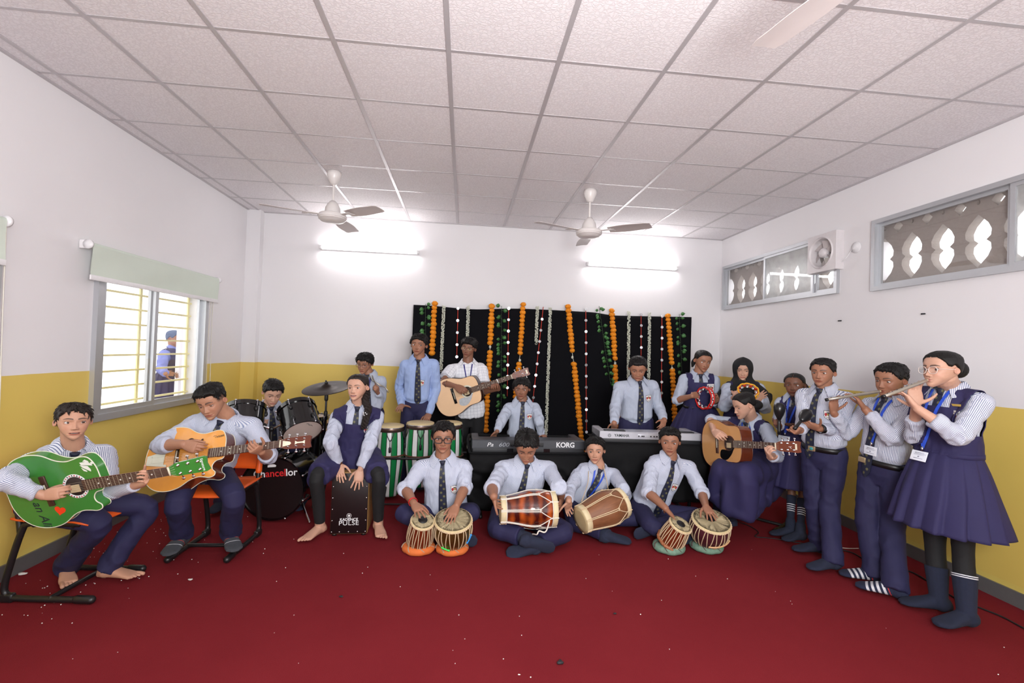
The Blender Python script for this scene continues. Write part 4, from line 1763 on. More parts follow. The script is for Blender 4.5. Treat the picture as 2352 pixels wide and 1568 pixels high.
  V, F = remesh(mb, vs, 5, .5)
  Nn = vnormals(V, F)
  fk = np.full(len(V), .5)
  for K, A, T in legs:
   fk = np.maximum(fk, 1.2 * np.exp(-(np.linalg.norm(V - K, axis=1) / .12) ** 2))
   fk = np.maximum(fk, 1.1 * np.exp(-(np.linalg.norm(V - A, axis=1) / .13) ** 2))
  fk = np.maximum(fk, .9 * np.exp(-(np.linalg.norm(V - P, axis=1) / .18) ** 2))
  fk = fk * (.12 + .88 * smooth01((wz - ((V - P) @ up0) / slen) / .22))
  V = shade_noise_fold(V, Nn, .080, (.0115 if low == 'trousers' else .002) * S.get('wrinkle', 1.0), fk)
  o = obj('trousers' if low == 'trousers' else 'leggings', (V, F, {}), S.get('lowmat', M_NAVY if low == 'trousers' else M_LEG), root, True)
  b.bvhs.append(BVHTree.FromPolygons(V.tolist(), F.tolist())) if low == 'trousers' else None
 # ---- socks
 if S.get('feet', 'sock') == 'sock' and legs:
  for i, (K, A, T) in enumerate(legs):
   m2 = MB()
   up_s = S.get('soleup', (None, None))[i]
   foot_mb(m2, A, T, S.get('foot', .225) * 1.03, 1.12, False, up_s, 1, nz(K - A))
   top = lerp(A, K, S.get('sock_top', .35))
   kl = S.get('legk', W_ / .16)
   fr_ = S.get('sock_top', .35)
   rr = [.035 * kl, .042 * kl, .053 * kl] if fr_ > .5 else [.035 * kl, .037 * kl, .041 * kl]
   if low == 'leggings':
    rr = [.046 * kl, .054 * kl, .062 * kl]
   m2.tube([A, lerp(A, top, .5), top], rr, 14, 3, round_ends=False)
   V, F = remesh(m2, .005, 4, .5)
   ax = nz(K - A)
   t_leg = (V - A) @ ax
   dfo = nz(np.asarray(T) - A)
   t_foot = -((V - A) @ dfo)
   svv = np.where(t_foot < -.035, t_foot, t_leg + .075)
   svv = np.where((t_foot >= -.035) & (t_leg < .0), .02, svv)
   obj('sock', (V, F, {'sv': svv}), S.get('sockmat', M_SOCK), root, True)
 # ---- pinafore: bodice cut from the shirt surface, pleated skirt
 if S.get('pinafore'):
  pf = S['pinafore']
  bm = bmesh.new()
  inn, outw, neck_s = pf.get('inner', .42) * W_, pf.get('outer', .88) * W_, pf.get('neck', .74)
  sel = (~isarm) | (np.abs(lat) < outw)
  sel &= (s_l > -.02) & (s_l < 1.08) & (np.abs(lat) < outw + .02) & ((en < 1.5) | (s_l > .8))
  V_sh = shirt_co(shirt, root)
  fs = Fsh[sel[Fsh].all(1)]
  used = np.unique(fs); mp = np.full(len(V_sh), -1); mp[used] = np.arange(len(used))
  vv = [bm.verts.new(V_sh[i] + Nsh[i] * pf.get('off', .008)) for i in used]
  for f_ in fs:
   bm.faces.new([vv[mp[i]] for i in f_])
  bm.verts.index_update()
  cs, ux5, fw5 = tf(.85)
  for sgn in (-1, 1):
   for dist in (inn, outw):
    bmesh.ops.bisect_plane(bm, geom=bm.verts[:] + bm.edges[:] + bm.faces[:], dist=1e-5, plane_co=Vector(cs + ux5 * sgn * dist), plane_no=Vector(ux5))
  for sn in (neck_s, .42):
   bmesh.ops.bisect_plane(bm, geom=bm.verts[:] + bm.edges[:] + bm.faces[:], dist=1e-5, plane_co=Vector(lerp(P, N, sn)), plane_no=Vector(up0))
  kill = []
  for f_ in bm.faces:
   c = np.array(f_.calc_center_median())
   s2 = ((c - P) @ up0) / slen
   l2 = abs((c - cs) @ ux5)
   if (l2 < inn and s2 > neck_s) or (l2 > outw and s2 > .42) or s2 > 1.07:
    kill.append(f_)
  bmesh.ops.delete(bm, geom=kill, context='FACES')
  bm.verts.index_update()
  V3_ = np.array([v.co[:] for v in bm.verts]); F3 = [[v.index for v in f_.verts] for f_ in bm.faces]
  bm.free()
  m3 = MB(); m3.add(V3_, F3)
  o = obj('pinafore_bodice', m3, M_NAVY2, root, True)
  md = o.modifiers.new('thick', 'SOLIDIFY'); md.thickness = .004; md.offset = 1
  b.bvhs.append(BVHTree.FromPolygons(V3_.tolist(), F3))
  if 'hem_z' in pf or 'hem' in pf:
   wc, ux0, fw0 = tf(pf.get('waist', .16))
   hw, hd = prof(.16)
   m3 = MB(); rows = []
   n = 160
   q2 = np.linspace(0, 2 * PI, n, endpoint=False)
   hem = pf['hem']                           # centre of the hem, half widths
   hc_, hx, hy = np.asarray(hem[0], float), hem[1], hem[2]
   tilt = hem[3] if len(hem) > 3 else 0
   npl = pf.get('pleats', 18)
   for i in range(29):
    t = i / 28
    c = lerp(wc, hc_, t)
    a_, d_ = lerp(hw * 1.06, hx, t ** .8), lerp(hd * 1.10, hy, t ** .8)
    ph = (q2 / (2 * PI) * npl + .12 * vnoise(np.stack([q2 * 3 + seed, q2 * 0 + t * 2, q2 * 0], 1))) % 1
    saw = np.where(ph < .78, ph / .78, (1 - ph) / .22) - .5
    am = (.004 + pf.get('pamp', .020) * t)
    wv = .018 * t * vnoise(np.stack([np.cos(q2) * 2 + seed, np.sin(q2) * 2, q2 * 0 + t], 1))
    rr = 1 + (am * saw + wv) / max(a_, .05)
    g = c + np.outer(a_ * np.cos(q2) * rr, ux0) + np.outer(d_ * np.sin(q2) * rr, fw0)
    g[:, 2] += tilt * t * np.sin(q2 + pf.get('tphase', 0))
    rows.append(g)
   m3.loft(rows, False, False)
   o = obj('pinafore_skirt', m3, M_NAVY2, root, True)
   b.bvhs.append(BVHTree.FromPolygons(m3.verts().tolist(), m3.f))
   md = o.modifiers.new('thick', 'SOLIDIFY'); md.thickness = .004; md.offset = -1
  # waist band
  m3 = MB()
  rows = []
  for s_, k_ in ((.12, 1.10), (.125, 1.13), (.175, 1.13), (.18, 1.10)):
   hw, hd = prof(s_)
   rows.append(ring(s_, hw * k_ * (1 + S.get('blouse', .05)), hd * k_ * (1 + S.get('blouse', .05))))
  m3.loft(rows, False, False)
  obj('waistband', m3, pf.get('band', M_NAVY2), root, True)
 # ---- belt
 if S.get('belt'):
  sb = S.get('beltpos', .02)
  m3 = MB(); rows = []
  hw, hd = prof(sb)
  for ds, k_ in ((-.042, .98), (-.040, 1.04), (.040, 1.04), (.042, .98)):
   rows.append(ring(sb + ds, hw * k_ * 1.0, hd * k_ * 1.03))
  m3.loft(rows, False, False)
  be = obj('belt', m3, M_BELT, root, True)
  c, ux_, fw_ = tf(sb)
  m3 = MB(); m3.box((0, 0, 0), (.05, .012, .036), bev=.003)
  m3.xform(frame(c + fw_ * (hd * 1.07 + .003) + ux_ * S.get('buckle', 0), x=ux_, z=up0))
  bk = obj('buckle', m3, M_BUCKLE, be, True)
  if S.get('belt') == 'stone':
   m3 = MB(); m3.ell((0, 0, 0), (.013, .006, .012)); m3.xform(frame(c + fw_ * (hd * 1.07 + .010) + ux_ * S.get('buckle', 0), x=ux_, z=up0))
   obj('buckle_stone', m3, M_TEAL, be, True)
 # ---- tie
 ti = S.get('tie')
 if ti:
  s1 = ti.get('end', .02)
  l1 = ti.get('lat', 0.0)
  bsave = b.bvhs
  if S.get('pinafore'):
   b.bvhs = [bvh]
  tie = strip('tie', [(0, .975), (0, .925), (l1 * .2, .90), (l1 * .6, .5), (l1, s1 + .06), (l1, s1)], [.034, .026, .034, .058 * ti.get('k', 1), .068 * ti.get('k', 1), .006], ti.get('mat', M_TIE), .003 if S.get('pinafore') else .010, .003)
  m3 = MB()
  pk = front(0, .96, .012)
  rows = []
  for z, w, d in ((.018, .024, .010), (.012, .022, .013), (-.014, .014, .013), (-.020, .011, .008)):
   rows.append([pk + u1 * w * math.cos(a) + f1 * d * math.sin(a) + up0 * z for a in np.linspace(0, 2 * PI, 14, endpoint=False)])
  m3.loft(rows[::-1])
  v3 = m3.verts(); m3.attr = {'su': (v3 - pk) @ u1 + .011, 'sv': (v3 - pk) @ up0 + .075}
  obj('tie_knot', m3, ti.get('mat', M_TIE), tie, True)
  if ti.get('tail'):
   l2, s2 = ti['tail']
   strip('tie_tail', [(l1, s1 + .35), (lerp(l1, l2, .6), s2 + .08), (l2, s2)], [.03, .034, .036], ti.get('mat', M_TIE), .014, .003, parent=tie)
 if ti:
  b.bvhs = bsave
 # ---- buttons
 if S.get('buttons', True):
  for s in S.get('buttons_at', (.70, .52, .34, .17)):
   l_ = S.get('button_lat', -.012)
   m3 = MB(); p = front(l_, s, .002); m3.ell(p, (.0055, .0055, .0055), n=8, m=6)
   obj('button', m3, M_BUTTON, root, True)
 # ---- badge
 bd = S.get('badge', (-.46, .62))
 if bd:
  badge(b, bd[0] * W_, bd[1], S.get('badge_k', 1.0), S.get('badge_white', False))
 # ---- lanyard
 if S.get('lanyard'):
  ly = S['lanyard']
  lw = ly.get('w', .014)
  m_ = ly.get('mat', M_LANYARD)
  x0 = ly.get('x', .30) * W_
  l_, s_e = ly['end']
  o1 = strip('lanyard', [(x0, .97), (lerp(x0, l_, .45), lerp(.97, s_e, .45)), (l_, s_e)], [lw, lw, lw], m_, .010, .002)
  strip('lanyard_strap', [(-x0, .97), (lerp(-x0, l_, .45), lerp(.97, s_e, .45)), (l_, s_e)], [lw, lw, lw], m_, .012, .002, parent=o1)
  if ly.get('card'):
   c, ux_, fw_ = tf(s_e)
   p = front(l_, s_e, .016)
   pb_ = front(l_, s_e - .115 / slen, .020)
   dz = nz(p - pb_)
   cf = nz(fw_ - dz * (fw_ @ dz))
   m3 = MB(); m3.box((0, 0, -.008), (.012, .006, .03)); m3.xform(frame(p, x=ux_, z=up0))
   obj('clip', m3, M_CHROME, o1, True)
   m3 = MB(); m3.cur = 0; m3.box((0, 0, -.052), (.088, .004, .060), bev=.0015)
   m3.xform(frame(p + cf * .004, x=nz(np.cross(cf, dz)), z=dz))
   cd = obj('id_card', m3, M_CARD, o1, True, sharp=30)
   m3 = MB()
   for i, (xx, zz, ww, hh) in enumerate(((0, -.034, .05, .003), (-.006, -.040, .06, .002), (0, -.046, .056, .002), (0, -.068, .05, .003), (0, -.057, .008, .008))):
    m3.box((xx, .0025, zz), (ww, .0006, hh))
   m3.xform(frame(p + cf * .004, x=nz(np.cross(cf, dz)), z=dz))
   obj('card_print', m3, M_CARDPRINT, o1, True)
 # ---- glasses
 if S.get('glasses'):
  spectacles(b, S['glasses'])
 for fn in S.get('extra', []):
  fn(b, S)
 b.S = S
 return b

def shirt_co(o, root):
 n = len(o.data.vertices)
 a = np.empty(n * 3, np.float32)
 o.data.vertices.foreach_get('co', a)
 return a.reshape(-1, 3).astype(float) + parent_loc(root)

M_BUCKLE = mat('belt_buckle', (196, 176, 140), .3, .7)
M_TEAL = mat('teal_stone', (60, 150, 150), .2)

def badge(b, l_, s, k=1.0, white=False):
 c, ux, fw = b.tf(s)
 p = b.front(l_, s, .003)
 pa, pb = b.front(l_ - .015, s, .003), b.front(l_ + .015, s, .003)
 pc, pd = b.front(l_, s - .05, .003), b.front(l_, s + .05, .003)
 x = nz(nz(pb - pa) + ux); z = nz(nz(pd - pc) + b.up)
 Mb = frame(p, x=x, z=z)
 sh = [(-1, 1.0), (-.72, 1.12), (-.5, 1.0), (0, 1.15), (.5, 1.0), (.72, 1.12), (1, 1.0), (.92, .2), (1.0, -.1), (.86, -.6), (.45, -1.0), (0, -1.25), (-.45, -1.0), (-.86, -.6), (-1.0, -.1), (-.92, .2)]
 R = .029 * k
 sh = np.array(sh)[::-1]
 XZ = np.array(((1, 0, 0, 0), (0, 0, -1, 0), (0, 1, 0, 0), (0, 0, 0, 1)), float)
 m = MB()
 Mt = Mb @ XZ @ np.diag([1, 1, -1, 1])     # outline plane -> local x,z ; depth towards the viewer = +y

 def plate(poly, d0, d1, mi):
  P = np.asarray(poly, float)
  n = len(P)
  V = np.vstack([np.c_[P[:, 0], np.full(n, d0), P[:, 1]], np.c_[P[:, 0], np.full(n, d1), P[:, 1]]])
  V = V @ np.array(Mb)[:3, :3].T + np.array(Mb)[:3, 3]
  F = [tuple(range(n)), tuple(range(2 * n - 1, n - 1, -1))] + [(i, n + i, n + (i + 1) % n, (i + 1) % n) for i in range(n)]
  m.add(V, F, mi)
 if white:
  plate(np.array([(-1.15, 1.4), (1.15, 1.4), (1.15, -1.55), (-1.15, -1.55)]) * R, -.002, .0015, 0)
 plate(sh * R * (.95 if white else 1), 0, .002, 1)
 plate(sh * R * (.86 if white else .90), 0, .0028, 0)
 for sd in (-1, 1):
  blob = [(sd * (.50 + .26 * math.cos(a) + .06 * math.cos(3 * a)), .12 + .42 * math.sin(a)) for a in np.linspace(0, 2 * PI, 12, endpoint=False)]
  plate(np.array(blob) * R, 0, .0036, 2)
  plate(np.array([(sd * .30, -.28), (sd * .58, -.42), (sd * .72, -.28), (sd * .55, -.12)]) * R, 0, .0036, 2)
 plate(np.array([(.27 * math.cos(a), .10 + .27 * math.sin(a)) for a in np.linspace(0, 2 * PI, 14, endpoint=False)]) * R, 0, .0040, 3)
 plate(np.array([(.40 * math.cos(a), .50 + .14 * math.sin(a)) for a in np.linspace(0, 2 * PI, 10, endpoint=False)]) * R, 0, .0036, 1)
 for zz, ww in ((-.62, .5), (-.76, .4)):
  plate(np.array([(-ww, zz), (ww, zz), (ww, zz - .06), (-ww, zz - .06)]) * R, 0, .0034, 1)
 obj('badge', m, [M_BWHITE, M_BDARK, M_BRED, M_BGOLD], b.root, True, smooth=False)

def spectacles(b, kind):
 m_ = {'black': M_GLASSF, 'metal': M_GLASSM, 'clear': M_GLASSC}[kind]
 H = b.H
 m = MB()
 lenses = []
 r = .0034 if kind == 'black' else (.0015 if kind == 'clear' else .0014)
 y0 = .432
 for sd in (-1, 1):
  pts = []
  wx, wz = (.128, .092) if kind != 'metal' else (.120, .075)
  if kind == 'clear':
   wx, wz = .124, .100
  for a in np.linspace(0, 2 * PI, 29):
   c, s = math.cos(a), math.sin(a)
   k = (abs(c) ** 3 + abs(s) ** 3) ** (-1 / 3) if kind != 'clear' else (abs(c) ** 2.3 + abs(s) ** 2.3) ** (-1 / 2.3)
   x = sd * .158 + wx * c * k
   pts.append(b.hw(x, y0 - .10 * max(0, abs(x) - .05) ** 1.5, .478 + wz * s * k))
  m.tube(pts, r, 6, round_ends=False)
  ln = MB()
  P = np.array(pts[:-1])
  ln.add(np.vstack([P, P.mean(0)]), [(i, (i + 1) % len(P), len(P)) for i in range(len(P))])
  lenses.append(ln)
  e = sd * (.158 + wx)
  m.tube([b.hw(e, y0 - .035, .51), b.hw(sd * .33, y0 - .09, .512), b.hw(sd * .372, .1, .51), b.hw(sd * .375, -.05, .505), b.hw(sd * .36, -.12, .45)], r * .9, 6, 4)
 m.tube([b.hw(-.035, y0 - .002, .495), b.hw(0, y0 + .012, .505), b.hw(.035, y0 - .002, .495)], r, 6, 3)
 g = obj('spectacles', m, m_, b.root, True)
 for ln in lenses:
  obj('lens', ln, M_LENS, g, True)

def band(b, e, w, f, r, width, m, name, thick=.003):
 """ring worn round the forearm at fraction f from elbow to wrist."""
 c = lerp(e, w, f); d = nz(w - e)
 mb = MB()
 M = frame(c, z=d)
 n = 28
 rows = []
 for dz, rr in ((-width / 2, r), (-width / 2, r + thick), (width / 2, r + thick), (width / 2, r)):
  rows.append([(rr * math.cos(a), rr * math.sin(a), dz) for a in np.linspace(0, 2 * PI, n, endpoint=False)])
 rows.append(rows[0])
 mb.loft(rows, False, False); mb.xform(M)
 return obj(name, mb, m, b.root, True), M
# ================================================================== THINGS
M_ORANGE = mat('orange_plastic', (226, 92, 30), .4, 0, .05)
M_TUBEBLACK = mat('black_tube_steel', (26, 25, 27), .38, 0, .1)
M_CREAM = mat('cream_skin', (214, 198, 160), .6, 0, .12, 25)
M_HIDE = mat('drum_hide', (206, 186, 142), .65, 0, .14, 14)
M_ROPE = mat('white_rope', (222, 216, 206), .8, 0, .08, 200, (400, .3))
M_STRAPHIDE = mat('hide_strap', (206, 182, 148), .7, 0, .14, 60)
M_NUT = mat('ivory_nut', (228, 220, 196), .4)
M_PIN = mat('pearl_dot', (226, 222, 214), .3)
M_FRET = mat('fret_wire', (196, 190, 176), .3, .8)
M_ROSE = mat('rosewood', (70, 42, 34), .4, 0, .25, 40)
M_HEAD = mat('headstock_brown', (118, 62, 42), .35, 0, .15, 30)
M_GREEN = mat('guitar_green', (58, 126, 52), .22, 0, .05, 8, None, None, 0, .4)
M_HOLE_SHADE = mat('sound_hole_shade', (40, 24, 18), .8)  # dark brown stands in for the shade inside the hole
M_LABEL = mat('paper_label', (196, 176, 140), .7, 0, .12, 60)
M_PALE = mat('pale_spruce', (228, 190, 152), .25, 0, .05, 12, None, None, 0, .5)
M_TAN = mat('tan_spruce', (198, 146, 92), .28, 0, .08, 12, None, None, 0, .4)
M_HONEY = mat('honey_top', (224, 152, 66), .22, 0, .07, 10, None, None, 0, .5)
M_MAHOG = mat('mahogany_side', (92, 40, 20), .22, 0, .2, 20, None, None, 0, .5)
M_DARKSIDE = mat('dark_side', (58, 32, 24), .25, 0, .2, 20)
M_BIND = mat('binding', (214, 214, 196), .4)
M_HEART = mat('red_sticker', (236, 62, 26), .45)
M_STICKER = mat('white_sticker', (226, 228, 222), .5)
M_INK = mat('dark_ink', (26, 42, 44), .6)
M_PRINTW = mat('white_print', (228, 228, 230), .5)
M_PRINTR = mat('red_print', (200, 36, 40), .5)
M_GREYPRINT = mat('grey_print', (160, 164, 172), .4, .4)
M_GUARD = mat('black_guard', (16, 15, 17), .15)
M_GUARDP = mat('pale_guard', (176, 180, 186), .2, 0, .25, 40)
M_DRUMHEAD = mat('drum_film', (212, 192, 182), .45, 0, .05, 6)
M_CYMB = mat('dark_cymbal', (44, 34, 30), .36, .6, .2, 12)
M_CYMBT = mat('tan_cymbal', (176, 140, 104), .4, .6, .12, 12)
M_STICK = mat('maple_stick', (206, 164, 120), .5, 0, .1, 30)

def text(body, size, M, m, parent, name='lettering', ext=.0006, space=1.0, shear=0, world=True, sx=1.0, bold=0.0):
 cu = bpy.data.curves.new(name, 'FONT')
 cu.body, cu.size, cu.extrude, cu.align_x, cu.align_y = body, size, ext, 'CENTER', 'CENTER'
 cu.space_character, cu.shear, cu.offset = space, shear, bold
 o = bpy.data.objects.new('t', cu)
 COL.objects.link(o)
 me = bpy.data.meshes.new_from_object(o.evaluated_get(bpy.context.evaluated_depsgraph_get()))
 bpy.data.objects.remove(o)
 mb = MB()
 V = np.array([v.co[:] for v in me.vertices]) * V3(sx, 1, 1)
 mb.add(V, [tuple(p.vertices) for p in me.polygons])
 mb.xform(M)
 return obj(name, mb, m, parent, world, smooth=False)

def closed(pts, sub=6):
 P = np.asarray(pts, float)
 Q = np.vstack([P[-2:], P, P[:2]])
 c = catmull(Q, sub)
 return c[2 * sub: -(1 + 2 * sub) + sub][:len(P) * sub]

# ------------------------------------------------------------------ guitars
def guitar(label, M, top, side, head, kind='plain', hole=True, guard=None, k=1.0, fretmat=None, headtilt=.12, depth=.10):
 """local x: sound hole -> nut (0.495), y: across, z: out of the face."""
 M = np.array(M); M = M.copy(); M[:3, :3] *= k
 root = thing('guitar', label, 'guitar', M)
 half = [(-.362, .0), (-.358, .07), (-.335, .132), (-.285, .178), (-.21, .198), (-.135, .190), (-.07, .164), (-.02, .148), (.03, .144), (.08, .143), (.115, .126), (.134, .08), (.138, .03)]
 if kind != 'plain':
  half = [(-.362, .0), (-.358, .07), (-.33, .135), (-.275, .182), (-.20, .20), (-.125, .188), (-.06, .150), (-.01, .136), (.03, .14), (.075, .148), (.112, .136), (.134, .09), (.138, .03)]
 low = [(x, -y) for x, y in half[1:]]
 if kind != 'plain':          # cutaway horn on the lower side
  low = [(x, -y) for x, y in half[1:9]] + [(.065, -.147), (.092, -.138), (.095, -.118), (.075, -.098), (.072, -.072), (.092, -.048), (.136, -.034)]
 out = closed(half + low[::-1], 5)
 a2 = np.sum(out[:, 0] * np.roll(out[:, 1], -1) - out[:, 1] * np.roll(out[:, 0], -1))
 if a2 < 0:
  out = out[::-1]
 arch = .012 if kind == 'arch' else 0.0
 mb = MB()
 n = len(out)
 c = out.mean(0)
 rows = [np.c_[c + (out - c) * s, np.full(n, z)] for s, z in ((.55, -depth), (1.0, -depth), (1.0, 0.0), (.995, .0015))]
 mb.loft(rows[:3], True, False, mi=1)
 tops = [np.c_[c + (out - c) * s, np.full(n, .0015 + arch * (1 - s ** 2))] for s in (1.0, .8, .55, .3, .1)]
 mb.loft([np.c_[out, np.zeros(n)]] + tops, False, True, mi=0)
 obj('body', mb, [top, side], root, sharp=40)
 mb = MB(); P = np.c_[out, np.full(n, .0)]; mb.tube(np.vstack([P, P[:1]]), .0028, 6, round_ends=False)
 mb.tube(np.vstack([P, P[:1]]) - V3(0, 0, depth), .0024, 6, round_ends=False)
 obj('binding', mb, M_BIND if kind != 'plain' else side, root)
 zt = .002 + arch * .9
 if hole:
  mb = MB(); mb.lathe([(0, zt + .0006), (.050, zt + .0006), (.050, zt - .001)], 40); obj('sound_hole_shade', mb, M_HOLE_SHADE, root)  # closed disc without an opening, inner shade painted as dark colour
  mb = MB(); mb.lathe([(.052, zt), (.054, zt + .0012), (.064, zt + .0012), (.066, zt)], 44, mi=0)
  if kind == 'green':
   for i in range(28):
    a = i * 2 * PI / 28
    mb.box((.059 * math.cos(a), .059 * math.sin(a), zt + .0014), (.007, .005, .0008), frame((0, 0, 0), x=(math.cos(a), math.sin(a), 0), z=(0, 0, 1)), mi=1 + i % 2)
  obj('rosette', mb, [M_PRINTW, M_PRINTR, M_INK] if kind == 'green' else [M_BIND if top is M_PALE else M_ROSE, M_PRINTR, M_INK], root)
  mb = MB(); mb.box((-.008, -.012, zt + .0009), (.055, .040, .0006)); obj('paper_label', mb, M_LABEL, root, smooth=False)
 else:
  for sd in (-1, 1):      # f-holes: flat strips, the inner shade put into their dark colour
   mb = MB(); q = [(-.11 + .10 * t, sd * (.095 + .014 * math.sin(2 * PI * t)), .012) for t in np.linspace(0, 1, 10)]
   mb.tube(q, [.006] + [.0045] * 8 + [.006], 8, 2, aspect=.35, up=(0, 0, 1)); obj('sound_hole_shade', mb, M_HOLE_SHADE, root)
 # bridge
 mb = MB(); mb.box((-.150, 0, zt + .004), (.030, .165, .010), bev=.003)
 if kind == 'arch':
  mb = MB(); mb.box((-.150, 0, zt + .010), (.014, .13, .022), bev=.004)
 br = obj('bridge', mb, M_GUARD if top is M_PALE or kind == 'arch' else M_ROSE, root)
 mb = MB(); mb.box((-.146, 0, zt + (.011 if kind != 'arch' else .022)), (.004, .075, .005)); obj('saddle', mb, M_NUT, br)
 if kind == 'arch':
  mb = MB()
  tp = [(-.345, .028), (-.215, .052), (-.215, .038), (-.235, .034), (-.235, -.034), (-.215, -.038), (-.215, -.052), (-.345, -.028)]
  mb.prism(tp[::-1], .008, .014)
  mb.box((-.275, .018, .0145), (.085, .006, .002)); mb.box((-.275, -.018, .0145), (.085, .006, .002)); mb.box((-.32, 0, .0145), (.02, .05, .002))
  obj('tailpiece', mb, M_BIND, root, smooth=False)
 # neck
 mb = MB(); rows = []
 for x, w, d in ((.10, .030, .060), (.15, .0285, .022), (.30, .0255, .020), (.495, .0225, .018)):
  q = np.linspace(PI, 2 * PI, 13)
  rows.append([(x, w * math.cos(a), .004 + zt + d * math.sin(a)) for a in q])
 mb.loft(rows); obj('neck', mb, M_HEAD if head is not M_GREEN else M_HEAD, root)
 x0 = .045
 mb = MB(); w0, w1 = .0290, .0222
 mb.prism([(x0, -w0), (.495, -w1), (.495, w1), (x0, w0)], zt + .003, zt + .0085); fb = obj('fretboard', mb, fretmat or M_ROSE, root, smooth=False)
 mb = MB(); L = .648
 for i in range(1, 20):
  x = .495 - L * (1 - 2 ** (-i / 12))
  if x < x0 + .004:
   break
  w = w1 + (w0 - w1) * (.495 - x) / (.495 - x0)
  mb.box((x, 0, zt + .009), (.0022, 2 * w, .0022))
 obj('fret_wires', mb, M_FRET, fb, smooth=False)
 for i in (3, 5, 7, 9, 12, 15):
  x = .495 - L * (1 - 2 ** (-(i - .5) / 12))
  for y in ((-.012, .012) if i == 12 else (0,)):
   mb = MB(); mb.lathe([(0, zt + .0098), (.0042, zt + .0098), (.0042, zt + .008)], 12, frame((x, y, 0), x=(1, 0, 0), z=(0, 0, 1)))
   obj('inlay_dot', mb, M_PIN, fb)
 mb = MB(); mb.box((.498, 0, zt + .008), (.007, .046, .008)); obj('nut', mb, M_NUT, root)
 # headstock, tilted back
 ct, st_ = math.cos(headtilt), math.sin(headtilt)
 Mh = np.eye(4); Mh[:3, 0] = (ct, 0, -st_); Mh[:3, 1] = (0, 1, 0); Mh[:3, 2] = (st_, 0, ct); Mh[:3, 3] = (.50, 0, zt + .003)
 mb = MB(); hp = [(0, -.022), (.03, -.034), (.17, -.040), (.185, -.034), (.178, 0), (.185, .034), (.17, .040), (.03, .034), (0, .022)]
 mb.prism(hp, -.014, 0, Mh); hs = obj('headstock', mb, head, root, sharp=30)
 for sd in (-1, 1):
  for i in range(3):
   mb = MB(); x = .045 + i * .048
   mb.lathe([(0, .012), (.004, .012), (.004, .001), (.007, .001), (.007, -.001)], 12, Mh @ frame((x, sd * .022, 0), x=(1, 0, 0), z=(0, 0, 1)))
   mb.tube([(Mh @ V3(x, sd * .032, -.009, 1))[:3], (Mh @ V3(x, sd * .050, -.009, 1))[:3]], .003, 8)
   p = (Mh @ V3(x, sd * .055, -.009, 1))[:3]
   mb.ell(p, (.0095, .007, .005), n=12, m=8)
   obj('tuning_peg', mb, M_CHROME, root)
 mb = MB()
 for i in range(6):
  y = (i - 2.5) * .0072
  mb.tube([(-.150 if kind != 'arch' else -.23, y * 1.35, zt + .012), (-.147, y * 1.35, zt + .015 + (.010 if kind == 'arch' else 0)), (.498, y, zt + .0125), (.53, y * 1.8, zt + .009)], .0006, 5, round_ends=False)
 obj('strings', mb, M_FRET, root)
 if guard is not None:
  pg = closed(guard[1], 5)
  a2 = np.sum(pg[:, 0] * np.roll(pg[:, 1], -1) - pg[:, 1] * np.roll(pg[:, 0], -1))
  mb = MB(); mb.prism(pg if a2 > 0 else pg[::-1], zt - .001, zt + .002); obj('pickguard', mb, guard[0], root, sharp=40)
 return root, Mh, zt

def neck_frame(sound, nut_px, L, near, roll_hint=None):
 """sound hole position, nut seen at a pixel, face turned to the camera."""
 nut = limb(sound, *nut_px, L, near)
 x = nz(nut - sound)
 z = nz(CAM - sound)
 if roll_hint is not None:
  z = nz(np.asarray(roll_hint, float))
 z = nz(z - x * (z @ x))
 return frame(sound, x=x, z=z)

GF = {'green': neck_frame(AY(175, 1116, .09), (388, 1081), .49, True, (.12, -.97, -.16)),
  'honey': neck_frame(AY(466, 1044, .75), (646, 1021), .515, True, (.30, -.82, .42)),
  'pale': neck_frame(AY(1073, 899, 2.40), (1175, 865), .495, True, (.0, -1, .10)),
  'tan': neck_frame(AY(1676, 1019, 1.13), (1783, 1024), .495, True, (-.60, -.80, .16))}

def on_plane(M, px, py, h):
 """point on the sight line that lies h in front of the guitar\'s face."""
 d = ray(px, py); z = M[:3, 2]; o = M[:3, 3] + z * h
 return CAM + d * (((o - CAM) @ z) / (d @ z))

def strum(S, g, wr, tr, wl, tl, hl=(.05, .035, -.015, .03)):
 M = GF[g]
 S['WR'], S['TR'], S['WL'], S['TL'] = [on_plane(M, *p, h) for p, h in zip((wr, tr, wl, tl), hl)]
 S['fixed'] = True

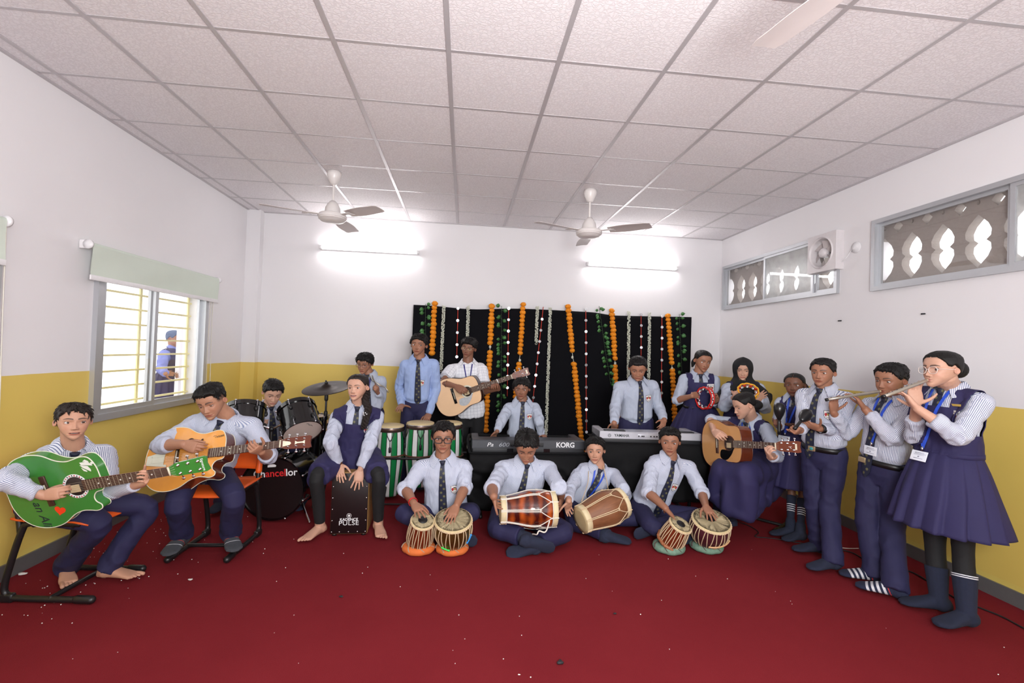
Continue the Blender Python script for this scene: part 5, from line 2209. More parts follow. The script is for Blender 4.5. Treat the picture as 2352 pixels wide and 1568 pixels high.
def guitars(B):
 # 1 green
 M = GF['green']
 g, Mh, zt = guitar('green cutaway acoustic guitar with a red heart sticker', M, M_GREEN, M_GREEN, M_GREEN, 'green', depth=.05)
 mb = MB(); hh = [(.0 + .028 * 16 * math.sin(t) ** 3 / 16, .026 * (13 * math.cos(t) - 5 * math.cos(2 * t) - 2 * math.cos(3 * t) - math.cos(4 * t)) / 15) for t in np.linspace(0, 2 * PI, 33)[:-1]]
 mb.prism(np.array(hh)[::-1], 0, .0008, frame((-.125, -.115, .0024), x=(.93, -.36, 0), z=(0, 0, 1))); obj('heart_sticker', mb, M_HEART, g, smooth=False)
 mb = MB()
 for q in ([(-.03, .012), (.0, .022), (.03, .02), (.035, .01), (.01, .006), (-.02, .0)], [(-.028, -.002), (.012, .002), (.028, -.012), (.03, -.024), (.016, -.02), (-.012, -.012)], [(-.015, .022), (-.005, .034), (.012, .03), (.018, .022)], [(.022, .026), (.04, .032), (.044, .022), (.032, .018)], [(-.02, -.014), (.01, -.024), (.012, -.03), (-.006, -.028)]):
  mb.prism(np.array(q)[::-1] if np.sum(np.array(q)[:, 0] * np.roll(np.array(q)[:, 1], -1) - np.array(q)[:, 1] * np.roll(np.array(q)[:, 0], -1)) < 0 else q, 0, .0008, frame((.085, .098, .0024), x=(.93, -.36, 0), z=(0, 0, 1)))
 obj('white_sticker', mb, M_STICKER, g, smooth=False)
 text('Sud', .062, frame((-.225, .105, .0024), x=(.10, -1, 0), z=(0, 0, 1)), M_INK, g, 'hand_lettering', shear=.35, world=False)
 text('an Ali', .062, frame((-.225, -.118, .0024), x=(.10, -1, 0), z=(0, 0, 1)), M_INK, g, 'hand_lettering', shear=.35, world=False)
 text('Signature', .018, Mh @ frame((.160, 0, .0008), x=(0, -1, 0), z=(0, 0, 1)), M_PRINTW, g, 'headstock_lettering', world=False)
 # 2 honey archtop
 M = GF['honey']
 g, Mh, zt = guitar('honey-coloured arched-top guitar with f-shaped holes and a pale tailpiece', M, M_HONEY, M_MAHOG, M_MAHOG, 'arch', False, (M_GUARD, [(-.12, -.042), (-.13, -.062), (-.05, -.072), (-.005, -.085), (.02, -.075), (.02, -.040), (.0, -.034), (-.06, -.034)]), 1.04)
 text('Givson', .026, frame((.085, .105, .006), x=(1, .12, 0), z=(0, 0, 1)), M_INK, g, 'body_lettering', shear=.2, world=False)
 mb = MB(); mb.prism([(.012, -.018), (.055, -.010), (.062, 0), (.055, .010), (.012, .018)], 0, .001, Mh); mb.prism([(.085, -.012), (.10, -.004), (.13, -.004), (.145, -.012), (.145, .012), (.13, .004), (.10, .004), (.085, .012)], 0, .001, Mh)
 obj('headstock_inlay', mb, M_NUT, g, smooth=False)
 # 7 pale dreadnought
 M = GF['pale']
 g, Mh, zt = guitar('pale acoustic guitar held by the standing boy in the checked shirt', M, M_PALE, M_DARKSIDE, M_HEAD, 'plain', True, (M_GUARDP, [(-.105, -.055), (-.115, -.105), (-.075, -.13), (-.03, -.125), (.02, -.085), (.050, -.035), (.042, -.030), (.020, -.050), (-.02, -.056), (-.06, -.048)]))
 text('Y', .03, Mh @ frame((.11, 0, .0008), x=(0, -1, 0), z=(0, 0, 1)), M_PRINTW, g, 'headstock_mark', world=False, shear=.3)
 mb = MB(); mb.box((0, 0, 0), (.014, .040, .001), Mh); mb.v = [mb.verts() + (Mh @ V3(.158, 0, .001, 1))[:3]]; obj('headstock_plate', mb, M_NUT, g, smooth=False)
 mb = MB(); mb.box((.345, 0, zt + .016), (.012, .052, .008), bev=.002); mb.box((.345, .0, zt - .018), (.012, .03, .006)); tag(obj('capo', mb, M_CHROME, g))
 # 16 tan dreadnought
 M = GF['tan']
 g, Mh, zt = guitar('tan acoustic guitar with a black pickguard on the seated girl\'s lap', M, M_TAN, M_MAHOG, M_HEAD, 'plain', True, (M_GUARD, [(-.105, -.055), (-.115, -.105), (-.075, -.13), (-.03, -.125), (.02, -.085), (.050, -.035), (.042, -.030), (.020, -.050), (-.02, -.056), (-.06, -.048)]))
 text('Y', .03, Mh @ frame((.11, 0, .0008), x=(0, -1, 0), z=(0, 0, 1)), M_PRINTW, g, 'headstock_mark', world=False, shear=.3)
 mb = MB(); mb.box((0, 0, 0), (.014, .040, .001), Mh); mb.v = [mb.verts() + (Mh @ V3(.158, 0, .001, 1))[:3]]; obj('headstock_plate', mb, M_NUT, g, smooth=False)

# ------------------------------------------------------------------ chairs
def chair(label, c, fwd):
 f = nz(V3(fwd[0], fwd[1], 0)); r = np.cross(f, V3(0, 0, 1))
 M = np.eye(4); M[:3, 0], M[:3, 1], M[:3, 2], M[:3, 3] = r, f, (0, 0, 1), (c[0], c[1], 0)
 root = thing('school_chair', label, 'chair', M, 'orange school chairs')
 for sd in (-1, 1):
  x = sd * .185
  mb = MB()
  mb.tube([(x, .235, .024), (x, .10, .022), (x, -.14, .022), (x, -.20, .035), (x, -.222, .085), (x, -.185, .25), (x, -.140, .40), (x, -.115, .425), (x, -.05, .432), (x, .16, .432)], .0165, 12, 4)
  mb.tube([(x, -.150, .36), (x, -.165, .46), (x, -.19, .60), (x, -.205, .69)], .0145, 10, 4)
  obj('side_frame', mb, M_TUBEBLACK, root)
  mb = MB(); mb.tube([(x, .17, .024), (x, .245, .024)], .022, 12); obj('foot_cap', mb, M_TUBEBLACK, root)
  mb = MB(); mb.box((x, -.205, .026), (.034, .08, .050), bev=.012); obj('foot_cap', mb, M_TUBEBLACK, root)
  mb = MB(); mb.tube([(x, -.172, .50), (x, -.204, .685)], .022, 12); obj('back_sleeve', mb, M_ORANGE, root)
 mb = MB(); mb.tube([(-.185, .03, .03), (.185, .03, .03)], .013, 10); obj('crossbar', mb, M_TUBEBLACK, root)
 mb = MB(); mb.tube([(-.185, -.08, .420), (.185, -.08, .420)], .012, 10); mb.tube([(-.185, .13, .420), (.185, .13, .420)], .012, 10); obj('seat_rail', mb, M_TUBEBLACK, root)
 mb = MB(); g = []
 for v in np.linspace(-.19, .21, 13):
  row = []
  for u in np.linspace(-1, 1, 13):
   w = .205 - .02 * max(0, (v - .15) / .06) ** 2
   z = .452 - .012 * (1 - u * u) - .022 * max(0, (v - .13) / .08) ** 2 + .010 * max(0, (-v - .12) / .07) ** 2
   row.append((u * w, v, z))
  g.append(row)
 G = np.array(g); mb.loft(G, False, False, False)
 o = obj('seat', mb, M_ORANGE, root); md = o.modifiers.new('t', 'SOLIDIFY'); md.thickness = .008
 mb = MB(); g = []
 for z in np.linspace(.51, .72, 11):
  row = []
  for u in np.linspace(-1, 1, 13):
   w = .205 * (1 - .06 * ((z - .615) / .105) ** 4)
   row.append((u * w, -.182 - .15 * (z - .51) - .020 * (1 - u * u) - .0, z))
  g.append(row)
 mb.loft(np.array(g), False, False, False)
 o = obj('backrest', mb, M_ORANGE, root); md = o.modifiers.new('t', 'SOLIDIFY'); md.thickness = .008
 return root

# ------------------------------------------------------------------ drums on the carpet
def axis_frame(c, ax, x=(1, 0, 0)):
 z = nz(ax); xx = np.asarray(x, float); xx = nz(xx - z * (xx @ z))
 M = np.eye(4); M[:3, 0], M[:3, 1], M[:3, 2], M[:3, 3] = xx, np.cross(z, xx), z, c
 return M

def ring_cushion(label, c, R, m, m2):
 r = thing('drum_ring', label, 'ring cushion', V3(c[0], c[1], 0), 'ring cushions under the small drums')
 mb = MB(); mb.torus(R, .034, None, 44, 14); v = mb.verts(); v[:, 2] = v[:, 2] * .85
 v = v + V3(c[0], c[1], .029) + (vnoise(v / .03 + c[0]) * .0025)[:, None]
 mb.v = [v]; obj('cushion', mb, m, r, True)
 for k in range(7):
  mb = MB(); a0 = k * 2 * PI / 7
  q = []
  for t in np.linspace(0, 1, 14):
   a, p = a0 + .62 * t, 2.6 - 2.4 * t
   q.append((c[0] + (R + .0352 * math.cos(p)) * math.cos(a), c[1] + (R + .0352 * math.cos(p)) * math.sin(a), .029 + .0352 * .85 * math.sin(p)))
  mb.tube(q, .0042, 6, up=(0, 0, 1), aspect=.5); obj('braid', mb, m2, r, True)
 return r

def small_drum(label, kind, top, lean, r_top, Hh, shell, cat='drum', pegs=0, spot=(0, 0)):
 """goblet/bowl hand drum with head, rim lacing and straps; top = centre of the head, lean = axis pointing up out of the head."""
 z = nz(lean)
 M = axis_frame(top - z * Hh, z)
 root = thing('tabla_drum' if kind == 'treble' else 'bayan_drum', label, cat, M)
 if kind == 'treble':
  pr = [(.55, 0), (.98, .01), (1.12, .18), (1.16, .34), (1.12, .55), (1.02, .8), (.93, 1.0)]
 else:
  pr = [(.30, 0), (.52, .015), (.82, .20), (.99, .44), (1.05, .62), (1.03, .80), (.95, 1.0)]
 P = np.array([(r * r_top, h * Hh) for r, h in pr]); P = catmull(P, 5)
 mb = MB(); mb.lathe([tuple(p) for p in P], 44); obj('shell', mb, shell, root)
 mb = MB(); mb.lathe([(r_top * .97, Hh - .014), (r_top * 1.04, Hh - .006), (r_top * 1.02, Hh + .004), (r_top * .9, Hh + .006), (r_top * .6, Hh + .0045), (0, Hh + .004)], 44); obj('head', mb, M_HIDE, root)
 mb = MB()
 for k in range(3):
  mb.torus(r_top * (.80 - .09 * k), .0012, axis_frame((0, 0, Hh + .0058), (0, 0, 1)), 40, 5)
 mb.lathe([(r_top * .70, Hh + .0066), (r_top * .97, Hh + .0066)], 40)
 obj('outer_skin', mb, M_CREAM, root)
 mb = MB(); q = []
 for i in range(241):
  a = i * 2 * PI / 240; b = i * 2 * PI / 240 * 40
  q.append(((r_top * 1.03 + .005 * math.cos(b)) * math.cos(a), (r_top * 1.03 + .005 * math.cos(b)) * math.sin(a), Hh - .006 + .005 * math.sin(b)))
 mb.tube(q, .0036, 5, round_ends=False); mb.torus(r_top * 1.02, .006, axis_frame((0, 0, Hh - .008), (0, 0, 1)), 44, 8); obj('braided_rim', mb, M_STRAPHIDE, root)
 sr = r_top * (.42 if kind == 'treble' else .30)
 mb = MB(); mb.lathe([(sr, Hh + .0062), (sr * .96, Hh + .009), (0, Hh + .0098)], 32, axis_frame((spot[0] * r_top, spot[1] * r_top, 0), (0, 0, 1))); obj('black_spot', mb, M_BLACK, root)
 mb = MB(); n = 14
 for i in range(n):
  for w in (-.055, .055):
   a = i * 2 * PI / n + w
   t = np.linspace(.97, .04, 9)
   rr = np.interp(t * Hh, P[:, 1], P[:, 0]) + .0045
   tw = np.linspace(0, .13 * (1 if w > 0 else -1), 9)
   mb.tube([(r_ * math.cos(a + q_), r_ * math.sin(a + q_), h_ * Hh) for r_, h_, q_ in zip(rr, t, tw)], .0034, 6)
 obj('straps', mb, M_STRAPHIDE, root)
 for i in range(pegs):
  a = i * 2 * PI / pegs + .2
  rr = float(np.interp(.24 * Hh, P[:, 1], P[:, 0])) + .004
  mb = MB(); t = V3(-math.sin(a), math.cos(a), 0) * .028; c = V3(rr * math.cos(a), rr * math.sin(a), .16 * Hh)
  mb.tube([c - t, c + t], .013, 12); obj('tuning_peg', mb, M_PEGWOOD, root)
 return root, M, P

M_PEGWOOD = mat('peg_wood', (150, 92, 58), .5, 0, .2, 40)
M_SHELLR = mat('red_wood_shell', (104, 40, 20), .25, 0, .25, 22, None, None, 0, .4)
M_BRASS = mat('hammered_brass', (124, 98, 52), .3, .85, .2, 50, (60, .8))
M_MAROON = mat('maroon_metal', (92, 44, 54), .35, .5, .2, 20)
M_RINGO = mat('orange_cloth', (214, 112, 52), .8, 0, .12, 30)
M_RINGG = mat('green_print_cloth', (112, 142, 124), .8, 0, .35, 60)
M_BRAIDS = mat('silver_braid', (176, 160, 140), .6, .2, .3, 150)
M_BRAIDD = mat('dark_print', (96, 74, 72), .7, 0, .3, 90)
M_GREENPL = mat('green_plastic', (60, 220, 90), .4)
M_BLUEPL = mat('blue_plastic', (60, 150, 225), .4)

TF = {k: axis_frame(AY(px, py, y), ax) for k, px, py, y, ax in (('lt', 971, 1195, .845, (.14, -.50, 1)), ('lb', 1041, 1193, .86, (.0, -.36, 1)), ('rt', 1563, 1204, .83, (.26, -.50, 1)), ('rb', 1634, 1195, .86, (-.02, -.38, 1)))}

def tap(S, r, wr, tr, l, wl, tl):
 """both hands rest on the drum heads r and l."""
 S['WR'], S['TR'], S['WL'], S['TL'] = on_plane(TF[r], *wr, .055), on_plane(TF[r], *tr, .022), on_plane(TF[l], *wl, .055), on_plane(TF[l], *tl, .022)
 S['fixed'] = True

def tablas(B):
 def put(k, r, kind, drum_label, ring_label, R, m1, m2, shell, pegs=0, spot=(0, 0)):
  M = TF[k]; t, z = M[:3, 3], M[:3, 2]
  Hh = (t[2] - .052) / z[2]
  c = t - z * Hh
  ring_cushion(ring_label, c * V3(1, 1, 0), R, m1, m2)
  return small_drum(drum_label, kind, t, z, r, Hh, shell, 'drum', pegs, spot)
 put('lt', .078, 'treble', 'small treble drum with a black spot on an orange ring', 'orange ring cushion under the black-spotted treble drum', .085, M_RINGO, M_BRAIDS, M_SHELLR)
 g, M, P = put('lb', .128, 'bass', 'hammered brass bowl drum on an orange ring', 'orange ring cushion under the hammered brass bowl drum', .085, M_RINGO, M_BRAIDS, M_BRASS, 0, (-.25, .05))
 for m_, a, h0, h1 in ((M_GREENPL, -1.95, .30, .24), (M_BLUEPL, -.62, .42, .66)):
  mb = MB(); q = []
  for s in np.linspace(-1, 1, 7):
   aa = a + s * (.20 if m_ is M_GREENPL else .10); h = lerp(h0, h1, (s + 1) / 2) * P[-1, 1]
   rr = float(np.interp(h, P[:, 1], P[:, 0])) + .012
   q.append((rr * math.cos(aa), rr * math.sin(aa), float(h)))
  mb.tube(q, .0055, 8); mb.ell(q[-1], (.0085,) * 3, n=10, m=8); mb.ell(q[0], (.007,) * 3, n=10, m=8); obj('tuning_stick', mb, m_, g)
 put('rt', .078, 'treble', 'small treble drum with wooden pegs on a green ring', 'green printed ring cushion under the pegged treble drum', .085, M_RINGG, M_BRAIDD, M_SHELLR, 8)
 g, M, P = put('rb', .134, 'bass', 'maroon bowl drum with a wooden stick across its straps', 'green printed ring cushion under the maroon bowl drum', .09, M_RINGG, M_BRAIDD, M_MAROON, 0, (0, .15))
 mb = MB(); q = []
 for s in np.linspace(-1, 1, 9):
  aa = -1.35 + s * .62; h = lerp(.36, .50, (s + 1) / 2) * P[-1, 1]
  rr = float(np.interp(h, P[:, 1], P[:, 0])) + .012
  q.append((rr * math.cos(aa), rr * math.sin(aa), float(h)))
 mb.tube(q, .006, 8); obj('tuning_stick', mb, M_STICK, g)
 mb = MB(); mb.box((.105 * math.cos(-1.15), .105 * math.sin(-1.15) - .004, .30 * P[-1, 1]), (.034, .030, .030), bev=.004); obj('green_knot', mb, M_GREENPL, g)

def mat_carved(name, c1, c2):
 k = NT(name)
 x = k.coords()
 sp = k.n('ShaderNodeSeparateXYZ'); k.t.links.new(x, sp.inputs[0])
 nz1 = k.noise(26, 3, .6, x)
 bands = k.math('SINE', k.math('MULTIPLY_ADD', sp.outputs[0], 95, k.math('MULTIPLY', nz1, 1.2)))
 wv = k.n('ShaderNodeTexWave', wave_type='RINGS'); wv.inputs['Scale'].default_value = 9; wv.inputs['Distortion'].default_value = 5
 k.t.links.new(x, wv.inputs['Vector'])
 m = k.math('MULTIPLY_ADD', bands, .3, k.math('MULTIPLY', wv.outputs['Fac'], .6))
 k.base(k.mix(k.math('MAXIMUM', k.math('MINIMUM', m, 1), 0), srgb(*c1), srgb(*c2)))
 k.set(Roughness=.22); k.b.inputs['Coat Weight'].default_value = .5
 k.bump(m, .5, .004)
 return k.m

def mat_barrel():
 k = NT('worn_brown_wood')
 mp = k.n('ShaderNodeMapping'); mp.inputs['Scale'].default_value = (3, 26, 26); k.t.links.new(k.coords(), mp.inputs[0])
 n = k.noise(1.6, 5, .65, mp.outputs[0])
 k.base(k.mix(n, srgb(84, 46, 30), srgb(156, 104, 68)))
 k.set(Roughness=.45); k.bump(n, .2, .003)
 return k.m

M_CARVED = mat_carved('carved_red_wood', (62, 15, 9), (176, 80, 28))
M_BARREL = mat_barrel()

def barrel_drum(label, a, b, ra, rm, rb, shell, rope, tail=None, nr=7):
 """two-headed drum from head centre a (small) to head centre b (large)."""
 L = float(np.linalg.norm(b - a))
 x = nz(b - a); z = nz(V3(0, 0, 1) - x * x[2])
 M = frame(a, x=x, z=z)
 root = thing('two_headed_drum', label, 'drum', M)
 pr = catmull(np.array([(ra * .96, .01), (ra * 1.14, L * .25), (rm * .98, L * .5), (rm, L * .66), (rb * 1.05, L * .86), (rb * .97, L - .01)]), 6)
 X = np.array(((0, 0, 1, 0), (1, 0, 0, 0), (0, 1, 0, 0), (0, 0, 0, 1)), float)     # lathe axis z -> local x
 mb = MB(); mb.lathe([tuple(p) for p in pr], 48, X); obj('shell', mb, shell, root)
 for x0, r_, sg in ((0, ra, -1), (L, rb, 1)):
  mb = MB(); pts = [(r_ * 1.0, -.004), (r_ * 1.06, .0), (r_ * 1.06, .034), (r_ * .99, .038)]
  if sg > 0:
   pts = [(r, L - h) for r, h in pts][::-1]
  mb.lathe(pts, 44, X, caps=False); obj('rim', mb, M_CREAM, root)
  mb = MB(); pts = [(0, x0 + sg * .006), (r_ * .7, x0 + sg * .006), (r_ * 1.02, x0 + sg * .003), (r_ * 1.04, x0 - sg * .01)]
  mb.lathe(pts if sg < 0 else pts[::-1], 40, X); obj('head', mb, M_HIDE, root)
 mb = MB()

 def S(t, an, off=.005):
  r_ = float(np.interp(t * L, pr[:, 1], pr[:, 0])) + off
  return (t * L, r_ * math.cos(an), r_ * math.sin(an))
 w = 2 * PI / nr
 for i in range(nr):
  an = i * w + .2
  for s in (-1, 1):
   pts = [(-.004, ra * 1.07 * math.cos(an + s * .05), ra * 1.07 * math.sin(an + s * .05)), (.036, ra * 1.07 * math.cos(an + s * .05), ra * 1.07 * math.sin(an + s * .05))]
   pts += [S(t, an + s * .045) for t in np.linspace(.14, .66, 8)]
   pts += [S(lerp(.70, .90, k), an + s * (.05 + (w * .5 - .06) * (k + .12))) for k in np.linspace(0, 1, 5)]
   e = an + s * w * .5
   pts += [(L - .036, rb * 1.07 * math.cos(e), rb * 1.07 * math.sin(e)), (L + .004, rb * 1.06 * math.cos(e), rb * 1.06 * math.sin(e))]
   mb.tube(pts, .0036, 6)
  for t in (.665, .685):
   mb.tube([S(t, an - .07, .009), S(t, an, .011), S(t, an + .07, .009)], .0034, 6)
 for x0, r_ in ((.036, ra), (L - .036, rb)):
  mb.torus(r_ * 1.06, .0032, X @ axis_frame((0, 0, x0), (0, 0, 1)), 44, 6)
 obj('rope_lacing', mb, rope, root)
 return root, M

def two_headed(B):
 a, b = AY(1150, 1171, .93), AY(1274, 1168, .94)
 r, M = barrel_drum('dark red carved two-headed drum laced with white rope', a, b, .094, .134, .120, M_CARVED, M_ROPE)
 mb = MB()
 mb.tube([AY(1262, 1197, .80), AY(1256, 1216, .80), AY(1250, 1222, .79), AY(1238, 1219, .79), AY(1233, 1227, .79), AZ(1222, 1227, .14), AZ(1217, 1244, .10), AZ(1222, 1262, .03), AZ(1236, 1269, .012), AZ(1238, 1262, .02), AZ(1228, 1250, .05)], .0052, 7, 6)
 Mi = np.linalg.inv(M); v = mb.verts(); mb.v = [v @ Mi[:3, :3].T + Mi[:3, 3]]
 obj('rope_end', mb, M_ROPE, r)
 a, b = AY(1330, 1187, 1.11), AY(1433, 1157, 1.13)
 a = a + V3(0, -.06, 0); b = b + V3(0, .04, 0)
 r, M = barrel_drum('lighter brown worn two-headed drum laced with cream cord', a, b, .100, .136, .112, M_BARREL, M_STRAPHIDE)
 mb = MB(); mb.tube([AY(1336, 1151, 1.10), AY(1350, 1110, 1.30), AY(1352, 1082, 1.40)], .003, 6, 4); mb.tube([AY(1399, 1140, 1.12), AY(1394, 1105, 1.32), AY(1386, 1070, 1.42)], .003, 6, 4)
 Mi = np.linalg.inv(M); v = mb.verts(); mb.v = [v @ Mi[:3, :3].T + Mi[:3, 3]]
 obj('neck_cord', mb, M_STRAPHIDE, r)

# ------------------------------------------------------------------ box drum
M_BIRCH = mat('birch_ply', (158, 120, 72), .45, 0, .15, 20)
M_BOXFRONT = mat('box_front', (24, 14, 16), .3, 0, .1)

def boxdrum(B):
 a, b = AZ(757, 1226, .02), AZ(843, 1224, .02)
 x = nz((b - a) * V3(1, 1, 0)); W = float(np.linalg.norm((b - a)[:2])); H = .47; D = .30
 M = frame(lerp(a, b, .5) * V3(1, 1, 0), x=x, z=(0, 0, 1))
 root = thing('box_drum', 'black-fronted wooden box drum the plaited girl sits on', 'drum', M)
 mb = MB(); mb.box((0, D / 2 + .004, .015 + H / 2), (W, D, H), bev=.006); obj('body', mb, M_BIRCH, root, sharp=30)
 mb = MB(); mb.box((0, 0, .015 + H / 2), (W - .006, .008, H - .012), bev=.002); fr = obj('front_panel', mb, M_BOXFRONT, root, sharp=30)
 pts = [(s * (W / 2 - .014), z) for s in (-1, 1) for z in np.linspace(.035, H - .005, 6)] + [(u * W, z) for u in (-.24, 0, .24) for z in (.035, H - .005)]
 for u, z in pts:
  mb = MB(); mb.ell((u, -.005, z), (.0058, .004, .0058), n=12, m=8); obj('screw', mb, M_CHROME, root)
 for sx in (-1, 1):
  for yy in (.03, D - .03):
   mb = MB(); mb.lathe([(.018, 0), (.018, .012), (.014, .017)], 16, axis_frame((sx * (W / 2 - .03), yy, 0), (0, 0, 1))); obj('rubber_foot', mb, M_BLACK, root)
 T = frame((0, -.0046, .10), x=(1, 0, 0), z=(0, -1, 0))
 text('PULSE', .046, T, M_PRINTW, root, sx=1.18, world=False, space=1.05)
 text('KADENCE', .028, frame((0, -.0046, .128), x=(1, 0, 0), z=(0, -1, 0)), M_PRINTW, root, sx=1.05, world=False, bold=.0006)
 mb = MB(); Tc = frame((0, -.0046, .158), x=(1, 0, 0), z=(0, -1, 0)); mb.torus(.0165, .0014, Tc, 30, 6); mb.box((0, -.0046, .158), (.013, .001, .016)); mb.box((0, -.0048, .158), (.020, .001, .003)); obj('emblem', mb, M_PRINTW, root, smooth=False)

# ------------------------------------------------------------------ tall drums
M_STAVEW = mat('white_stave', (226, 226, 226), .25, 0, .03, 10, None, None, 0, .4)
M_STAVEG = mat('green_stave', (24, 122, 66), .25, 0, .05, 10, None, None, 0, .4)
M_RUST = mat('aged_chrome', (112, 92, 84), .35, .8, .2, 30)

def talldrum(label, c, r, Hh, zt, ph, stand_z):
 M = axis_frame((c[0], c[1], zt - Hh), (0, 0, 1))
 root = thing('conga_drum', label, 'drum', M, None)
 pr = catmull(np.array([(r * .78, 0), (r * .90, Hh * .18), (r * 1.04, Hh * .42), (r * 1.10, Hh * .60), (r * 1.05, Hh * .82), (r * .97, Hh - .01)]), 5)
 n = 120; th = np.linspace(0, 2 * PI, n, endpoint=False)
 mb = MB(); rings = [np.stack([a * np.cos(th), a * np.sin(th), np.full(n, h)], 1) for a, h in pr]
 mb.loft(rings, True, True)
 mi = []
 for f in mb.f:
  if len(f) == 4:
   j = (f[0] % n + ph) % 15
   mi.append(2 if j in (0, 7) else (0 if j < 7 else 1))
  else:
   mi.append(2)
 mb.mi = mi
 obj('shell', mb, [M_STAVEW, M_STAVEG, M_BLACK], root)
 mb = MB(); mb.lathe([(r * 1.0, Hh - .050), (r * 1.04, Hh - .048), (r * 1.06, Hh - .012), (r * 1.00, Hh - .004)], 48, caps=False); obj('rim', mb, M_RUST, root)
 mb = MB(); mb.torus(r * 1.05, .005, axis_frame((0, 0, Hh - .010), (0, 0, 1)), 48, 8); obj('crown', mb, M_CHROME, root)
 mb = MB(); mb.lathe([(r * 1.03, Hh - .014), (r * 1.03, Hh + .006), (r * .9, Hh + .012), (0, Hh + .012)], 44); obj('head', mb, M_HIDE, root)
 for i in range(5):
  a = -PI / 2 + (i + .1) * 2 * PI / 5
  rr = lambda h: float(np.interp(h, pr[:, 1], pr[:, 0])) + .008
  P = lambda da, h: (rr(h) * math.cos(a + da), rr(h) * math.sin(a + da), h)
  mb = MB()
  for s in (-1, 1):
   mb.tube([P(s * .24, Hh - .045), P(s * .22, Hh - .075), P(s * .03, Hh - .125)], .004, 6, 3)
  mb.tube([P(0, Hh - .120), P(0, Hh - .205)], .004, 6); mb.tube([P(0, Hh - .19), P(0, Hh - .225)], .011, 10); obj('lug', mb, M_DARKMETAL, root)
 return root

def tall_drums(B):
 Y = 2.16
 for i, (px, py, rr, lb, ph) in enumerate(((898, 977, .122, 'striped tall drum just behind the plaited girl\'s arm', 3), (966, 971, .128, 'striped tall drum under the tall boy\'s flat hand', 9), (1032, 971, .122, 'striped tall drum mostly hidden behind the boy in black spectacles', 5))):
  c = AY(px, py, Y)
  talldrum(lb, c, rr, .66 if i == 0 else .60, float(c[2]) + .0, ph, 0)['group'] = 'tall striped drums'
 root = thing('drum_stand', 'black metal stand carrying the three tall striped drums', 'stand', V3(*(AZ(905, 1140, 0) * V3(1, 1, 0))))
 z = float(AY(930, 1052, Y - .13)[2])
 a, b = AY(872, 1052, Y - .14), AY(1070, 1052, Y - .14)
 mb = MB(); mb.tube([(a[0], Y - .145, z), (b[0], Y - .145, z)], .012, 10); mb.tube([(a[0], Y + .145, z), (b[0], Y + .145, z)], .012, 10)
 obj('rail', mb, M_TUBEBLACK, root, True)
 for px in (898, 966, 1032):
  c = AY(px, 975, Y)
  mb = MB(); mb.torus(.142, .008, axis_frame((c[0], Y, z + .012), (0, 0, 1)), 40, 8); obj('hoop', mb, M_STRAPBROWN, root, True)
 for x in (a[0] + .06, b[0] - .06):
  for s in (-1, 1):
   mb = MB(); mb.tube([(x, Y + s * .02, z), (x, Y + s * .02, .22), (x, Y + s * .24, .012)], .011, 8, 2); obj('leg', mb, M_TUBEBLACK, root, True)
   mb = MB(); mb.tube([(x, Y + s * .23, .014), (x, Y + s * .26, .012)], .015, 8); obj('rubber_foot', mb, M_TUBEBLACK, root, True)
 mb = MB(); mb.tube([(a[0] + .06, Y - .24, .016), (b[0] - .06, Y - .24, .016)], .008, 8); obj('floor_bar', mb, M_TUBEBLACK, root, True)

# ------------------------------------------------------------------ drum kit
def hoopdrum(name, label, cb, ax, r, h, top, bot, group=None, lugs=6, tensionrods=True):
 """cb = centre of the head that ax points away from."""
 M = axis_frame(cb, ax)
 root = thing(name, label, 'drum', M, group)
 mb = MB(); mb.lathe([(r * .985, 0), (r * .985, h)], 56, caps=False); mb.lathe([(r * .96, h), (r * .96, 0)], 56, caps=False); obj('shell', mb, M_GLOSSBLACK, root, sharp=30)
 for z, m_, nm in ((-.004, bot, 'head'), (h + .004, top, 'head')):
  mb = MB(); mb.lathe([(0, z - .0015), (r * .985, z - .0015), (r * .985, z + .0015), (0, z + .0015)], 56); obj(nm, mb, m_, root, sharp=30)
 for z in (.004, h - .004):
  mb = MB(); mb.lathe([(r * .99, z - .018), (r * 1.045, z - .018), (r * 1.045, z + .018), (r * .99, z + .018), (r * .99, z - .018)], 56, caps=False); obj('hoop', mb, M_GLOSSBLACK, root, sharp=30)
 for i in range(lugs):
  a = i * 2 * PI / lugs + .35
  u = V3(math.cos(a), math.sin(a), 0)
  mb = MB()
  for z in ((.25, .75) if h > .2 else (.5,)):
   mb.ell(u * r * 1.02 + V3(0, 0, h * z), (.016, .016, .026), n=12, m=8)
  lg = obj('lug', mb, M_BLACK, root)
  mb = MB(); mb.tube([u * r * 1.065 + V3(0, 0, -.012), u * r * 1.065 + V3(0, 0, h * .3)], .0035, 6); mb.tube([u * r * 1.065 + V3(0, 0, h + .012), u * r * 1.065 + V3(0, 0, h * .7)], .0035, 6)
  for z in (-.012, h + .012):
   mb.ell(u * r * 1.06 + V3(0, 0, z), (.010, .010, .008), n=10, m=6)
  obj('tension_rod', mb, M_CHROME, lg)
 return root, M

